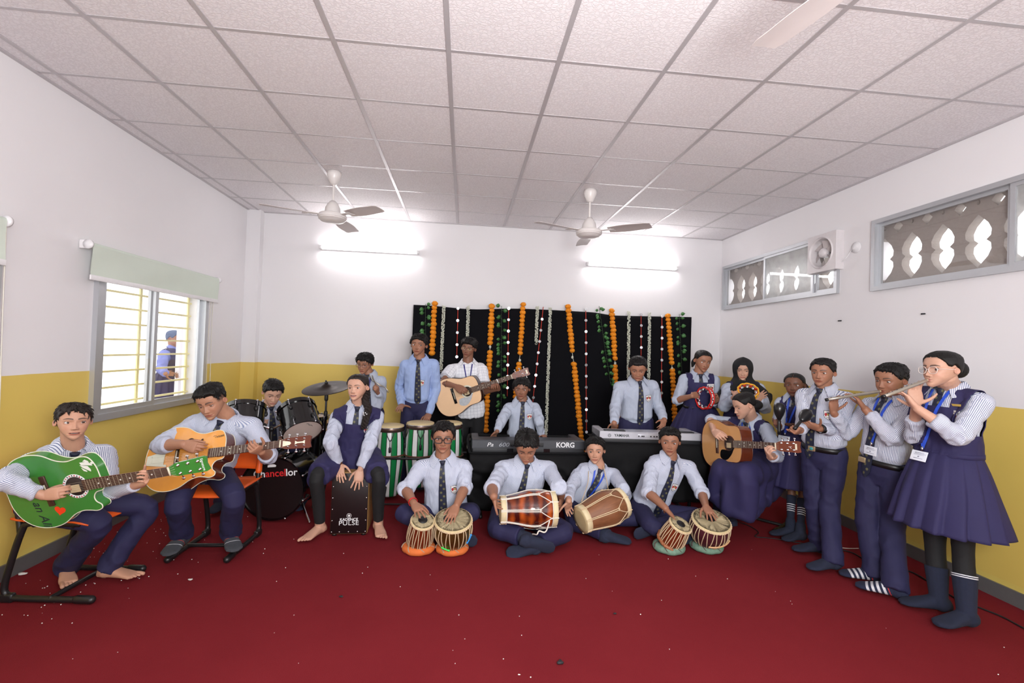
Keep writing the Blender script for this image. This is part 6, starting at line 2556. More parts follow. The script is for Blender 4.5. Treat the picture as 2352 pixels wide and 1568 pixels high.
def drumkit(B):
 Y = 1.52
 c = AY(627, 1121, Y)
 r = float(c[2]) - .012
 c = V3(c[0], Y, r + .012)
 g, M = hoopdrum('bass_drum', 'big black bass drum standing on its side with lettering', c, (.06, 1, 0), r * .955, .40, M_DRUMHEAD, M_BOXFRONT, 'black drum kit', 8)
 Mf = frame(c + V3(0, -.0085, 0), x=(1, -.06, 0), z=(-.06, -1, 0))
 Mi = np.linalg.inv(M)
 k = r / .286
 for body, x, m_ in (('Ch', -.128, M_PRINTW), ('ancel', .0, M_PRINTR), ('lor', .123, M_PRINTW)):
  T = Mi @ Mf @ frame((x * k * 1.12 + .02, .135 * k + x * .09, 0), x=(1, .09, 0), z=(0, 0, 1))
  text(body, .088 * k, T, m_, g, sx=1.0, world=False, bold=.0012)
 mb = MB()
 pl = np.array([(-.035, 0), (.035, 0), (.042, .012), (.030, .022), (.012, .026), (-.012, .024), (-.034, .018)]) * k
 mb.prism(pl, 0, .001, Mi @ Mf @ frame((-.015, .190 * k, 0), x=(1, .09, 0), z=(0, 0, 1))); obj('emblem', mb, M_PRINTW, g, smooth=False)
 mb = MB()
 for s in (-1, 1):
  mb.tube([c + V3(s * r * .8, .08, -r * .55), c + V3(s * (r + .05), -.04, -r + .0)], .009, 8)
 v = mb.verts(); mb.v = [v @ Mi[:3, :3].T + Mi[:3, 3]]; obj('spur', mb, M_CHROME, g)
 # mounted toms
 vd = nz(AY(695, 990, 1.72) - CAM); rt = CAM_R[:, 0]; up = CAM_R[:, 2]
 ax = nz(vd * .58 + (up * .96 - rt * .26) * .81)
 cb = AY(695, 991, 1.66)
 t1, M1 = hoopdrum('tom_drum', 'black tom drum tilted so that its pale lower head shows', cb, ax, .155, .235, M_DRUMHEAD, M_DRUMHEAD, 'black drum kit')
 mb = MB(); mb.tube([(.055, -.105, -.007), (.07, -.09, -.007), (.066, -.075, -.007), (.082, -.064, -.007), (.088, -.045, -.007)], .0016, 5, 4); obj('head_mark', mb, M_INK, t1)
 cb2 = AY(560, 992, 1.66)
 hoopdrum('tom_drum', 'black tom drum showing only its rim behind the honey guitarist\'s shoulder', cb2, nz(vd * .46 + (up * .96 + rt * .05) * .87), .15, .22, M_BLACK, M_DRUMHEAD, 'black drum kit')
 fx = AY(705, 1018, 2.05)
 hoopdrum('floor_tom', 'black floor tom partly hidden below the tilted tom drum', V3(fx[0], 2.05, .42), (0, 0, 1), .17, .36, M_DRUMHEAD, M_DRUMHEAD, 'black drum kit', 8)
 mount = thing('tom_mount', 'chrome and black post holding the two tom drums above the bass drum', 'drum hardware', V3(c[0], 1.72, 2 * r))
 p = AY(624, 985, 1.72)
 mb = MB(); mb.tube([V3(p[0], 1.72, 2 * r - .02), p], .013, 10); obj('post', mb, M_BLACK, mount, True)
 mb = MB(); mb.tube([p, AY(652, 972, 1.70)], .010, 8); mb.tube([p, AY(592, 975, 1.70)], .010, 8); obj('arm', mb, M_CHROME, mount, True)
 mb = MB(); mb.ell(p, (.024, .024, .024), n=14, m=10); mb.ell(AY(652, 972, 1.70), (.02, .02, .02), n=12, m=8); obj('clamp', mb, M_BLACK, mount, True)
 # cymbals
 for (px, py, yy, rr, nrm, m_, lb, bot) in ((750.5, 888, 2.10, .222, (-.10, -.24, 1), M_CYMB, 'dark bronze crash cymbal tilted on its stand beside the plaited girl', 0), (768, 978, 2.55, .20, (-.1, -.35, 1), M_CYMBT, 'tan cymbal half hidden by the plaited girl\'s shoulder', 0)):
  q = AY(px, py, yy)
  M = axis_frame(q, nrm)
  g = thing('cymbal', lb, 'cymbal', M)
  mb = MB(); mb.lathe([(rr, -.012), (rr * .98, -.010), (rr * .6, -.002), (rr * .24, .006), (rr * .2, .014), (rr * .1, .030), (.006, .034), (.004, .031), (rr * .1, .027), (rr * .19, .011), (rr * .24, .004), (rr * .6, -.004), (rr, -.0135)], 60); obj('plate', mb, m_, g)
  mb = MB(); mb.lathe([(.016, .032), (.016, .046), (.008, .048), (.008, .062), (0, .064)], 14); obj('wing_nut', mb, M_BLACK, g)
  s = thing('cymbal_stand', 'dark stand under the %s cymbal' % ('dark bronze' if m_ is M_CYMB else 'tan, half hidden'), 'stand', V3(q[0], q[1], 0))
  b0 = V3(q[0], q[1], .04)
  for (z0, z1, r_) in ((.28, .62, .0125), (.60, float(q[2]) - .09, .0095), (float(q[2]) - .1, float(q[2]) - .012, .006)):
   mb = MB(); mb.tube([(q[0], q[1], z0), (q[0], q[1], z1)], r_, 10); obj('tube', mb, M_DARKMETAL, s, True)
  for z in (.62, float(q[2]) - .10, float(q[2]) - .26):
   mb = MB(); mb.tube([(q[0], q[1], z - .02), (q[0], q[1], z + .02)], .018, 12); obj('collar', mb, M_BLACK, s, True)
  for k in range(3):
   a = k * 2 * PI / 3 + .5
   mb = MB(); mb.tube([(q[0], q[1], .42), (q[0] + .26 * math.cos(a), q[1] + .26 * math.sin(a), .014)], .009, 8); mb.tube([(q[0], q[1], .2), (q[0] + .15 * math.cos(a), q[1] + .15 * math.sin(a), .19)], .006, 6); obj('leg', mb, M_DARKMETAL, s, True)
 # stick in the drummer's right hand
 S = B['p_drummer'].S
 h = S['TR'] - V3(0, .01, .03)
 tip = limb(h, 603, 912, .34, False)
 mb = MB(); d = nz(tip - h); mb.tube([h - d * .07, lerp(h, tip, .7), tip - d * .012, tip], [.0075, .0068, .004, .006], 8); tag(obj('drumstick', mb, M_STICK), 'pale wooden drumstick upright in the drummer\'s hand', 'drumstick')
 r_ = thing('drum_stool', 'round black stool under the drummer, hidden by the kit', 'stool', V3(S['P'][0], S['P'][1], 0))
 mb = MB(); mb.lathe([(0, .36), (.15, .36), (.16, .38), (.15, .41), (0, .412)], 28); mb.v = [mb.verts() + V3(S['P'][0], S['P'][1], -.02)]; obj('seat', mb, M_BLACK, r_, True)
 mb = MB(); mb.tube([V3(S['P'][0], S['P'][1], .02), V3(S['P'][0], S['P'][1], .36)], .02, 10); mb.lathe([(.14, 0), (.14, .015), (.03, .03)], 24, axis_frame((S['P'][0], S['P'][1], 0), (0, 0, 1))); obj('post', mb, M_TUBEBLACK, r_, True)

# ------------------------------------------------------------------ keyboards
M_CASE = mat('charcoal_case', (58, 60, 66), .45, 0, .06)
M_CASED = mat('dark_case', (34, 35, 39), .5, 0, .06)
M_SILVER = mat('silver_case', (192, 192, 200), .35, .25, .03)
M_KEYW = mat('white_key', (228, 226, 222), .3)
M_DRAPE = mat('black_drape', (13, 13, 15), .75, 0, .2, 20, (200, .2), .2)

def keyboard(label, A, Bp, hgt, dpt, kind):
 """A, Bp: left and right top corners of the side facing the camera (its back)."""
 x = nz((Bp - A) * V3(1, 1, 0)); L = float(np.linalg.norm((Bp - A)[:2])); zt = (A[2] + Bp[2]) / 2
 M = frame(V3(*(lerp(A, Bp, .5)[:2]), zt - hgt), x=x, z=(0, 0, 1))
 root = thing('electronic_keyboard', label, 'keyboard', M)
 case = M_CASE if kind == 'k' else M_SILVER
 mb = MB(); mb.box((0, dpt / 2, hgt * .26), (L, dpt, hgt * .52), bev=.012); obj('base', mb, M_CASED, root, sharp=30)
 mb = MB(); mb.prism([(0, hgt * .42), (.07 if kind == 'k' else .06, hgt), (dpt * .52, hgt * .97), (dpt * .54, hgt * .60), (0.002, hgt * .42)][::-1] if 0 else [(0, hgt * .40), (dpt * .55, hgt * .40), (dpt * .52, hgt * .96), (.012, hgt), (0, hgt * .96)], -L / 2, L / 2, np.array(((0, 0, 1, 0), (1, 0, 0, 0), (0, 1, 0, 0), (0, 0, 0, 1)), float))
 obj('panel', mb, case, root, smooth=False)
 mb = MB(); n = 36; kw = (L - .16) / n
 for i in range(n):
  mb.box((-L / 2 + .08 + (i + .5) * kw, dpt - .085, hgt * .62), (kw - .0012, .14, .018))
 obj('white_keys', mb, M_KEYW, root, smooth=False)
 mb = MB()
 for i in range(n - 1):
  if i % 7 not in (2, 6):
   mb.box((-L / 2 + .08 + (i + 1) * kw, dpt - .11, hgt * .62 + .013), (.011, .09, .016))
 obj('black_keys', mb, M_GUARD, root, smooth=False)
 for s in (-1, 1):
  mb = MB(); mb.box((s * (L / 2 - .035), dpt / 2, hgt * .52), (.07, dpt - .004, hgt * .9), bev=.010); obj('end_block', mb, case if kind == 'k' else M_SILVER, root, sharp=30)
 mb = MB(); mb.box((-.02, .0, hgt * .68), (.20 if kind == 'y' else .30, .006, hgt * .30), bev=.002); pn = obj('socket_panel', mb, M_CASED if kind == 'k' else M_SILVER, root, sharp=30)
 mb = MB()
 for i, u in enumerate((-.09, -.06, -.045, .02, .05, .075) if kind == 'y' else (-.14, -.12, .09, .11)):
  mb.lathe([(0, .0045), (.006, .0045), (.007, .002), (.007, 0)], 14, frame((u - .02, -.002, hgt * .66), x=(1, 0, 0), z=(0, -1, 0)))
 obj('sockets', mb, M_GUARD, pn)
 F = lambda u, w: frame((u, -.0005, w), x=(1, 0, 0), z=(0, -1, 0))
 if kind == 'k':
  text('KORG', .062, F(L * .325, hgt * .68), M_PRINTW, root, 'lettering', world=False, sx=.98, bold=.0016)
  text('Pa', .050, F(-L * .345, hgt * .66), M_PRINTW, root, 'lettering', world=False, shear=.25, sx=1.25)
  text('600', .050, F(-L * .225, hgt * .66), M_GREYPRINT, root, 'lettering', world=False, shear=.25, sx=1.25)
  for u in (-.17, .16):
   mb = MB(); mb.box((u, -.002, hgt * .24), (.055, .01, .04)); obj('port', mb, M_GUARD, root, smooth=False)
 else:
  text('YAMAHA', .036, F(-L * .285, hgt * .66), M_INK, root, 'lettering', world=False, sx=.92, bold=.0006)
  mb = MB(); T = F(-L * .405, hgt * .66); mb.torus(.0125, .0018, T, 26, 6)
  for k in range(3):
   a = k * 2 * PI / 3 + PI / 2
   mb.tube([(T @ V3(0, 0, 0, 1))[:3], (T @ V3(.012 * math.cos(a), .012 * math.sin(a), 0, 1))[:3]], .0012, 5)
  obj('emblem', mb, M_INK, root)
  for u, w in ((-.345, .19), (.30, .26)):
   mb = MB(); mb.box((u * L, .05, hgt + .002), (w, .06, .012), bev=.003); obj('speaker_grille', mb, M_CASED, root, sharp=30)
 return root, M, L

def table(label, M, L, dpt, z, drop, sag, seed, legs=True):
 """narrow trestle hidden under a black cover that hangs down at the front."""
 root = thing('keyboard_table', label, 'table', M * np.array([[1, 1, 1, 1], [1, 1, 1, 1], [1, 1, 1, 0], [1, 1, 1, 1]]))
 mb = MB(); mb.box((0, dpt / 2, z - .012), (L + .0, dpt, .02)); obj('table_top', mb, M_CASED, root, smooth=False)
 for s in (-1, 1):
  for yy in (.05, dpt - .05):
   mb = MB(); mb.tube([(s * (L / 2 - .09), yy, z - .02), (s * (L / 2 - .09), yy, .02)], .016, 10); obj('leg', mb, M_DARKMETAL, root)
  mb = MB(); mb.tube([(s * (L / 2 - .09), -.08, .018), (s * (L / 2 - .09), dpt + .06, .018)], .017, 10); obj('foot_bar', mb, M_TUBEBLACK, root)
 rows = []
 prof = [(dpt + .03, z + .004), (dpt * .5, z + .006), (-.01, z + .005), (-.032, z - .02)] + [(-.042, z - .02 - (drop - .02) * k) for k in np.linspace(.12, 1, 16)]
 for i, (yy, zz) in enumerate(prof):
  row = []
  for u in np.linspace(-1, 1, 61):
   h = max(0, (i - 3) / (len(prof) - 4))
   f = vnoise(np.array([[u * 3 + seed, i * .22, seed * 1.7]]))[0]
   g = vnoise(np.array([[u * 9 + seed, i * .1, 3.3]]))[0]
   g2 = vnoise(np.array([[u * 5 + h * 2.2 + seed, i * .55 - u * 1.5, seed]]))[0]
   s = sag * (math.sin(h * PI) * (.4 + f) + .45 * g2 * math.sin(min(1, h * 3) * PI / 2))
   row.append((u * (L / 2 + .02 + .015 * h), yy - s - .02 * h * g - .01 * h, zz - .03 * h * (f) - sag * .5 * h * (1 - u * u)))
  rows.append(row)
 mb = MB(); mb.loft(rows, False, False, False)
 for s in (0, -1):      # side flaps
  e = np.array([r[s] for r in rows])
  fl = [e + V3(0, 0, 0), e * V3(1, 1, 0) + np.c_[np.zeros(len(e)), np.full(len(e), .0), np.minimum(e[:, 2], z - drop * .85)]]
 o = obj('black_cover', mb, M_DRAPE, root); md = o.modifiers.new('t', 'SOLIDIFY'); md.thickness = .004
 return root

def keyboards(B):
 A, Bq = AY(1085, 1009, 1.66), AY(1343, 1013, 1.68)
 r, M, L = keyboard('dark grey electronic keyboard in front of the smallest boy, its back to the camera', A, Bq, .125, .37, 'k')
 zb = float(M[2, 3])
 table('low table under a loose black cover beneath the dark grey keyboard', M, L, .40, zb, .42, .10, 3.0)
 bag = thing('keyboard_bag', 'open black padded keyboard bag lying under the dark grey keyboard', 'bag', M * np.array([[1, 1, 1, 1], [1, 1, 1, 1], [1, 1, 1, 1], [1, 1, 1, 1]]))
 mb = MB()
 mb.tube([(-L / 2 - .02, -.02, .02), (-L / 2 - .03, .10, .075), (-L / 2 - .02, .30, .10), (-L / 2 + .05, .43, .09), (0, .44, .08), (L / 2 - .05, .43, .08), (L / 2 + .02, .30, .07), (L / 2 + .03, .08, .04), (L / 2 + .02, -.02, .01)], .014, 10, 6); obj('padded_edge', mb, M_DRAPE, bag)
 mb = MB(); mb.box((0, .19, .012), (L + .03, .42, .016), bev=.006); obj('bag_floor', mb, M_DRAPE, bag)
 A, Bq = AY(1378, 987, 1.66), AY(1611, 999, 1.60)
 r, M, L = keyboard('silver electronic keyboard in front of the boy looking down at its keys', A, Bq, .105, .36, 'y')
 table('low table under a smooth black cloth beneath the silver keyboard', M, L + .03, .38, float(M[2, 3]), .50, .012, 9.0)
 A = AY(1598, 1027, 1.54)
 mb = MB(); mb.add([A + V3(-.04, 0, 0), A + V3(.05, .01, -.004), A + V3(.05, .08, .0), A + V3(-.04, .08, .002)], [(0, 1, 2, 3)])

# ------------------------------------------------------------------ small instruments
M_TAMBR = mat('red_plastic', (206, 36, 32), .3)
M_TAMBY = mat('yellow_plastic', (238, 168, 36), .35)
M_SHAKER = mat('black_shaker', (22, 22, 24), .28)
M_FLUTE = mat('grey_flute', (168, 160, 148), .3, .6, .12, 40)
M_STEEL = mat('steel_tongs', (140, 134, 126), .3, .9)

def tambourine(label, c, nrm, xdir, R, m1, m2):
 M = axis_frame(c, nrm, xdir)
 root = thing('tambourine', label, 'tambourine', M)
 th = np.linspace(0, 2 * PI, 145)[:-1]
 rr = R + .008 * np.abs(np.cos(5 * th)) ** .7
 for z in (-.018, .018):
  mb = MB(); P = np.stack([rr * np.cos(th), rr * np.sin(th), np.full(len(th), z)], 1); mb.tube(np.vstack([P, P[:1]]), .0075, 8, round_ends=False); obj('edge_ring', mb, m1, root)
 mb = MB()
 rows = [np.stack([(rr - .004) * np.cos(th), (rr - .004) * np.sin(th), np.full(len(th), z)], 1) for z in (-.010, .010)]
 rows2 = [np.stack([(rr - .010) * np.cos(th), (rr - .010) * np.sin(th), np.full(len(th), z)], 1) for z in (.010, -.010)]
 rs = rows + rows2 + rows[:1]
 mb.loft(rs, False, False)
 keep = [f for f in mb.f if ((f[0] % len(th)) // 8) % 2 == 0]
 mb.f = keep; mb.mi = [0] * len(keep)
 obj('frame', mb, m2, root)
 for k in range(9):
  a = (k * 16 + 12) * 2 * PI / 144
  mb = MB()
  for dz in (-.0045, .0045):
   mb.lathe([(0, dz + .002), (.010, dz), (.0175, dz - .001), (.0175, dz - .0016), (0, dz + .0012)], 18, axis_frame(((R - .006) * math.cos(a), (R - .006) * math.sin(a), 0), (0, 0, 1)))
  obj('jingle', mb, M_CHROME, root)
 return root

def maraca(label, c, d):
 M = axis_frame(c, d)
 root = thing('maraca', label, 'maraca', M)
 mb = MB(); mb.lathe([(0, .056), (.020, .053), (.034, .040), (.041, .018), (.040, -.008), (.031, -.038), (.019, -.062), (.011, -.078), (0, -.078)], 28); obj('rattle', mb, M_SHAKER, root)
 mb = MB(); mb.lathe([(.011, -.074), (.0105, -.10), (.012, -.16), (.013, -.185), (0, -.19)], 18); obj('handle', mb, M_SHAKER, root)

def small_things(B):
 S = B['p_redtamb'].S
 c = AY(1619, 914, S['TR'][1] - .02)
 tambourine('red and white scalloped tambourine in the fist of the girl at the backdrop edge', c, (-.97, -.25, .05), (0, 0, 1), .100, M_TAMBR, M_BWHITE)
 c = AY(1718, 899, B['p_scarf'].S['TR'][1] - .02)
 tambourine('yellow scalloped tambourine held by the girl in the black headscarf', c, (-.25, -.62, .75), (1, 0, 0), .082, M_TAMBY, M_TAMBR)
 maraca('black maraca held upright by the small girl', AY(1790, 941, B['p_smallgirl'].S['TR'][1] - .01), (.02, .05, 1))
 S = B['p_maraca'].S
 c = AY(1850, 958, lerp(S['TL'], S['WL'], .5)[1] - .0)
 maraca('black maraca lying on the open hand of the boy with the wristwatch', c + V3(0, 0, .012), c + V3(0, 0, .012) - S['TR'] - V3(0, 0, .0))
 for nm, lb in (('p_fluteboy', 'grey flute played by the boy with striped socks'), ('p_flutegirl', 'grey flute played by the girl in clear spectacles')):
  m, e = B[nm].S['flute']
  d = nz(e - m)
  root = thing('flute', lb, 'flute', V3(*m))
  mb = MB(); mb.tube([m + d * .012, m + d * .05, e], [.0085, .0105, .0095], 16, 3, round_ends=False); obj('tube', mb, M_FLUTE, root, True)
  mb = MB(); mb.tube([m, m + d * .018], [.006, .0088], 14, round_ends=False); obj('mouthpiece', mb, M_CREAM, root, True)
  mb = MB(); mb.tube([e - d * .012, e + d * .001], .0108, 16, round_ends=False); obj('end_cap', mb, M_BLACK, root, True)
  mb = MB(); u = nz(V3(0, 0, 1) - d * d[2])
  for k in np.linspace(.36, .9, 6):
   mb.ell(lerp(m, e, k) + u * .0095, (.0032, .0032, .0032), n=8, m=6)
  obj('finger_holes', mb, M_GUARD, root, True)
 # tongs
 S = B['p_tongs'].S
 h = S['TL']
 root = thing('metal_tongs', 'long flat metal tongs with a ring end', 'tongs', V3(*h))
 y = float(h[1]) - .02
 for s in (-1, 1):
  mb = MB(); mb.tube([AY(890, 897 + s, y), AY(884, 889, y), AY(872, 884 + s * 1.2, y), AY(858 + s * 1.5, 874, y - .01), AY(852 + s * 3, 862, y - .02)], [.005, .006, .006, .007, .005], 6, 5, aspect=.5, up=(0, 1, 0)); obj('blade', mb, M_STEEL, root, True)
 mb = MB(); mb.torus(.010, .0022, axis_frame(AY(890.5, 899, y), (0, 1, .2)), 20, 6); obj('ring', mb, M_STEEL, root, True)

# ------------------------------------------------------------------ backdrop and garlands
M_BACK = mat('backdrop_cloth', (17, 17, 21), .9, 0, .15, 8, (200, .1), .1)

def mat_flower():
 k = NT('marigold_petal')
 n = k.noise(90, 2)
 k.base(k.mix(n, srgb(214, 104, 6), srgb(252, 170, 22)))
 k.set(Roughness=.7)
 return k.m

M_MARI = mat_flower()
M_JAS = mat('jasmine_bud', (214, 216, 200), .6, 0, .1, 90)
M_LEAF = mat('ivy_leaf', (66, 118, 62), .35, 0, .4, 45)
M_STEM = mat('ivy_stem', (40, 62, 36), .6)
M_REDCORD = mat('red_cord', (176, 44, 28), .6, 0, .3, 60)
M_MIRROR = mat('mirror_disc', (235, 235, 238), .2, .7, .01)
M_KNOT = mat('white_knot', (206, 206, 190), .7, 0, .2, 60)

def backdrop(B):
 a, b = AY(950, 700, 3.42), AY(1588, 726, 3.42)
 x0, x1 = float(a[0]), float(b[0])
 ztop = 1.985
 root = thing('backdrop', 'wide black cloth backdrop standing against the back wall', 'backdrop', V3((x0 + x1) / 2, 3.45, 0))
 rows = []
 us = np.linspace(0, 1, 121)
 for i, t in enumerate(np.linspace(0, 1, 40)):
  row = []
  for u in us:
   x = x0 + (x1 - x0) * u
   dip = .028 * math.exp(-((u - .20) / .10) ** 2) - .01 * math.exp(-((u - .42) / .2) ** 2) + .03 * smooth01((u - .62) / .1) * (1 - smooth01((u - .62) / .5)) 
   z = (ztop - dip) * (1 - t) + .03 * t
   f = vnoise(np.array([[x * 2.6, z * .6, .5]]))[0] * .012 + vnoise(np.array([[x * 7, z * .4, 4.5]]))[0] * .004
   row.append((x, 3.425 - abs(f) * (0.4 + t) - .004, z))
  rows.append(row)
 mb = MB(); mb.loft(rows, False, False, False); o = obj('cloth', mb, M_BACK, root, True); md = o.modifiers.new('t', 'SOLIDIFY'); md.thickness = .006; md.offset = -1
 mb = MB()
 for x in (x0 + .02, (x0 + x1) / 2, x1 - .02):
  mb.box((x, 3.47, ztop / 2), (.04, .05, ztop - .02))
 mb.box(((x0 + x1) / 2, 3.47, ztop - .05), (x1 - x0 - .02, .05, .05)); obj('frame', mb, M_CASED, root, True, smooth=False)
 Yg = 3.385

 def path(pts, step):
  P = np.array([AY(px, py, Yg) for px, py in pts])
  out = [P[0]]
  seg = np.linalg.norm(np.diff(P, axis=0), axis=1); s = np.r_[0, np.cumsum(seg)]
  d = np.arange(0, s[-1], step)
  return np.stack([np.interp(d, s, P[:, k]) for k in range(3)], 1)
 # one marigold flower, copied
 fm = []
 for v in range(3):
  mb = MB(); mb.ell((0, 0, 0), (1, 1, .82), n=44, m=24)
  q = mb.verts(); d = q / np.linalg.norm(q, axis=1)[:, None]
  mb.v = [q * (1 + .10 * np.abs(vnoise(d * 4.6 + v * 5)) + .22 * np.abs(vnoise(d * 8 + v * 3)) + .10 * vnoise(d * 17 + v))[:, None] * .031]
  fm.append(obj('flower', mb, M_MARI))
 mari = [([[(998.5, 697), (992, 816)]], 'marigold garland hanging behind the tall boy'), ([[(1130, 703), (1126, 788)], [(1125, 809), (1115, 992)]], 'marigold garland between the standing guitarist and the smallest boy'), ([[(1201.5, 699), (1194, 819)], [(1191.5, 836), (1184, 912)]], 'marigold garland ending behind the smallest boy\'s head'), ([[(1305, 704), (1314.6, 812)], [(1318.5, 836), (1341, 1066)]], 'longest marigold garland, slanting down past the end of the dark keyboard'), ([[(1405, 713), (1412.5, 826)], [(1412, 841), (1422, 980)]], 'marigold garland beside the boy at the silver keyboard'), ([[(1534, 725), (1543, 838)], [(1544, 850), (1552, 985)]], 'marigold garland beside the girl with the red tambourine')]
 for segs, lb in mari:
  r = thing('marigold_garland', lb, 'garland', AY(*segs[0][0], Yg), 'marigold garlands')
  mb = MB(); mb.tube([AY(*p, Yg) for s in segs for p in s], .004, 6); obj('string', mb, M_KNOT, r, True)
  for s in segs:
   for p in path(s, .051):
    f = fm[random.randrange(3)].copy()
    COL.objects.link(f); f.parent = r
    f.location = p - parent_loc(r) + V3(random.uniform(-.003, .003), random.uniform(-.004, .004), 0)
    f.rotation_euler = (random.uniform(-.3, .3), random.uniform(-.3, .3), random.uniform(0, 6))
    k = random.uniform(.92, 1.16); f.scale = (k, k, k)
  for s in segs[:-1]:
   mb = MB(); e = AY(*s[-1], Yg) - V3(0, .01, .045); mb.ell(e, (.016, .012, .020), n=8, m=6); obj('knot', mb, M_KNOT, r, True)
 for f in fm:
  bpy.data.objects.remove(f)
 jas = [([(1019.5, 702), (1013, 848)], 'between the tall boy and the standing guitarist'), ([(1076, 703), (1073.5, 772)], 'short, above the standing guitarist\'s head'), ([(1234.5, 704), (1231.5, 786)], 'short one ending above the smallest boy'), ([(1264, 707), (1254, 1003)], 'longest one, between the smallest boy and slanting marigolds'), ([(1444.5, 716), (1443, 868)], 'ending beside the silver-keyboard boy\'s ear'), ([(1492, 719), (1490, 868)], 'ending behind the silver-keyboard boy\'s shoulder'), ([(1078, 1004), (1061, 1052)], 'lower end hanging beside the standing guitarist\'s leg')]
 for pts, lb in jas:
  P = path(pts, .0105)
  mb = MB()
  for i, p in enumerate(P):
   for k in range(4):
    a = random.uniform(0, 6.28)
    d = V3(math.cos(a), math.sin(a) * .8, random.uniform(-.3, .3))
    mb.ell(p + d * .0155, (.0078, .0078, .0066), n=6, m=4)
  r = thing('jasmine_garland', 'white bud garland on the black backdrop, ' + lb, 'garland', P[0], 'white bud garlands')
  o = obj('buds', mb, M_JAS, r, True); o['kind'] = 'stuff'
  mb = MB(); mb.tube(P, .003, 5); obj('string', mb, M_KNOT, r, True)
  mb = MB(); mb.torus(.012, .003, axis_frame(P[-1] - V3(0, .0, .016), (0, 1, 0)), 16, 6); obj('end_loop', mb, M_KNOT, r, True)
 mir = [([(1052, 706), (1049, 826)], 'above the standing guitarist'), ([(1168.5, 706), (1165, 912)], 'beside the standing guitarist\'s raised guitar neck'), ([(1247.8, 705), (1223.5, 925)], 'slanting down beside the smallest boy'), ([(1345.5, 708), (1347, 1000)], 'longest one, beside the slanting marigold garland'), ([(1472.6, 720), (1472.6, 818)], 'above the head of the boy at the silver keyboard'), ([(1520.5, 724), (1519, 935)], 'between the silver-keyboard boy and the tambourine girl')]
 for i, (pts, lb) in enumerate(mir):
  r = thing('mirror_string', 'red cord with round mirrors, ' + lb, 'garland', AY(*pts[0], Yg), 'red cords with mirrors')
  P = path(pts, .03)
  mb = MB(); mb.tube(P, .0052, 7); obj('cord', mb, M_REDCORD, r, True)
  for p in path(pts, .142 if i != 0 else .15)[(0 if i not in (2,) else 1):]:
   mb = MB(); mb.lathe([(0, .003), (.0175, .003), (.019, 0), (.0175, -.003), (0, -.003)], 24, axis_frame(p - V3(0, .006, .012), (random.uniform(-.15, .15), -1, random.uniform(-.1, .3)))); obj('mirror', mb, M_MIRROR, r, True, sharp=25)
 ivy = [([(977, 699), (978, 775)], 'at the left end of the backdrop, above the tall boy'), ([(1152, 703), (1151, 960)], 'left of the second marigold garland\'s neighbour, long one behind the guitar head'), ([(1376, 703), (1388, 790), (1403, 884)], 'slanting beside the fifth marigold garland'), ([(1560, 722), (1566.5, 858)], 'at the right end of the backdrop')]
 ivyl = ['green leaf vine on the backdrop above the tall boy', 'long green leaf vine on the backdrop behind the raised guitar neck', 'green leaf vine slanting beside the silver-keyboard boy\'s marigold garland', 'green leaf vine on the backdrop above the tambourine girl']
 for (pts, _), lb in zip(ivy, ivyl):
  P = path(pts, .03)
  r = thing('leaf_vine', lb, 'vine', P[0], 'leaf vines')
  mb = MB(); mb.tube(P, .0028, 5); obj('stem', mb, M_STEM, r, True)
  mb = MB()
  for i, p in enumerate(path(pts, .052)):
   for _k in range(1 + (i % 2)):
    sd = random.choice((-1, 1)); an = random.uniform(-.5, .7)
    d = nz(V3(sd * math.cos(an), -.35, -math.sin(an) - .15)); w = nz(np.cross(d, (0, 1, .2)))
    b0 = p + d * .022; s = random.uniform(.044, .06)
    up = np.cross(w, d)
    lf = [(0, 0), (.10, .30), (.34, .46), (.66, .34), (1, 0), (.66, -.34), (.34, -.46), (.10, -.30)]
    V = [b0 + d * s * u + w * s * v + up * (abs(v) * .25 * s) for u, v in lf] + [b0 + d * s * .45]
    k = mb.add(V, [(j, (j + 1) % 8, 8) for j in range(8)])
    mb.tube([p, b0], .0014, 4)
  o = obj('leaves', mb, M_LEAF, r, True); o['kind'] = 'stuff'
  md = o.modifiers.new('t', 'SOLIDIFY'); md.thickness = .001

# ------------------------------------------------------------------ litter, cables, outside
M_PAPER = mat('paper_bit', (216, 212, 208), .8)
M_CABLE = mat('black_cable', (24, 22, 24), .6)

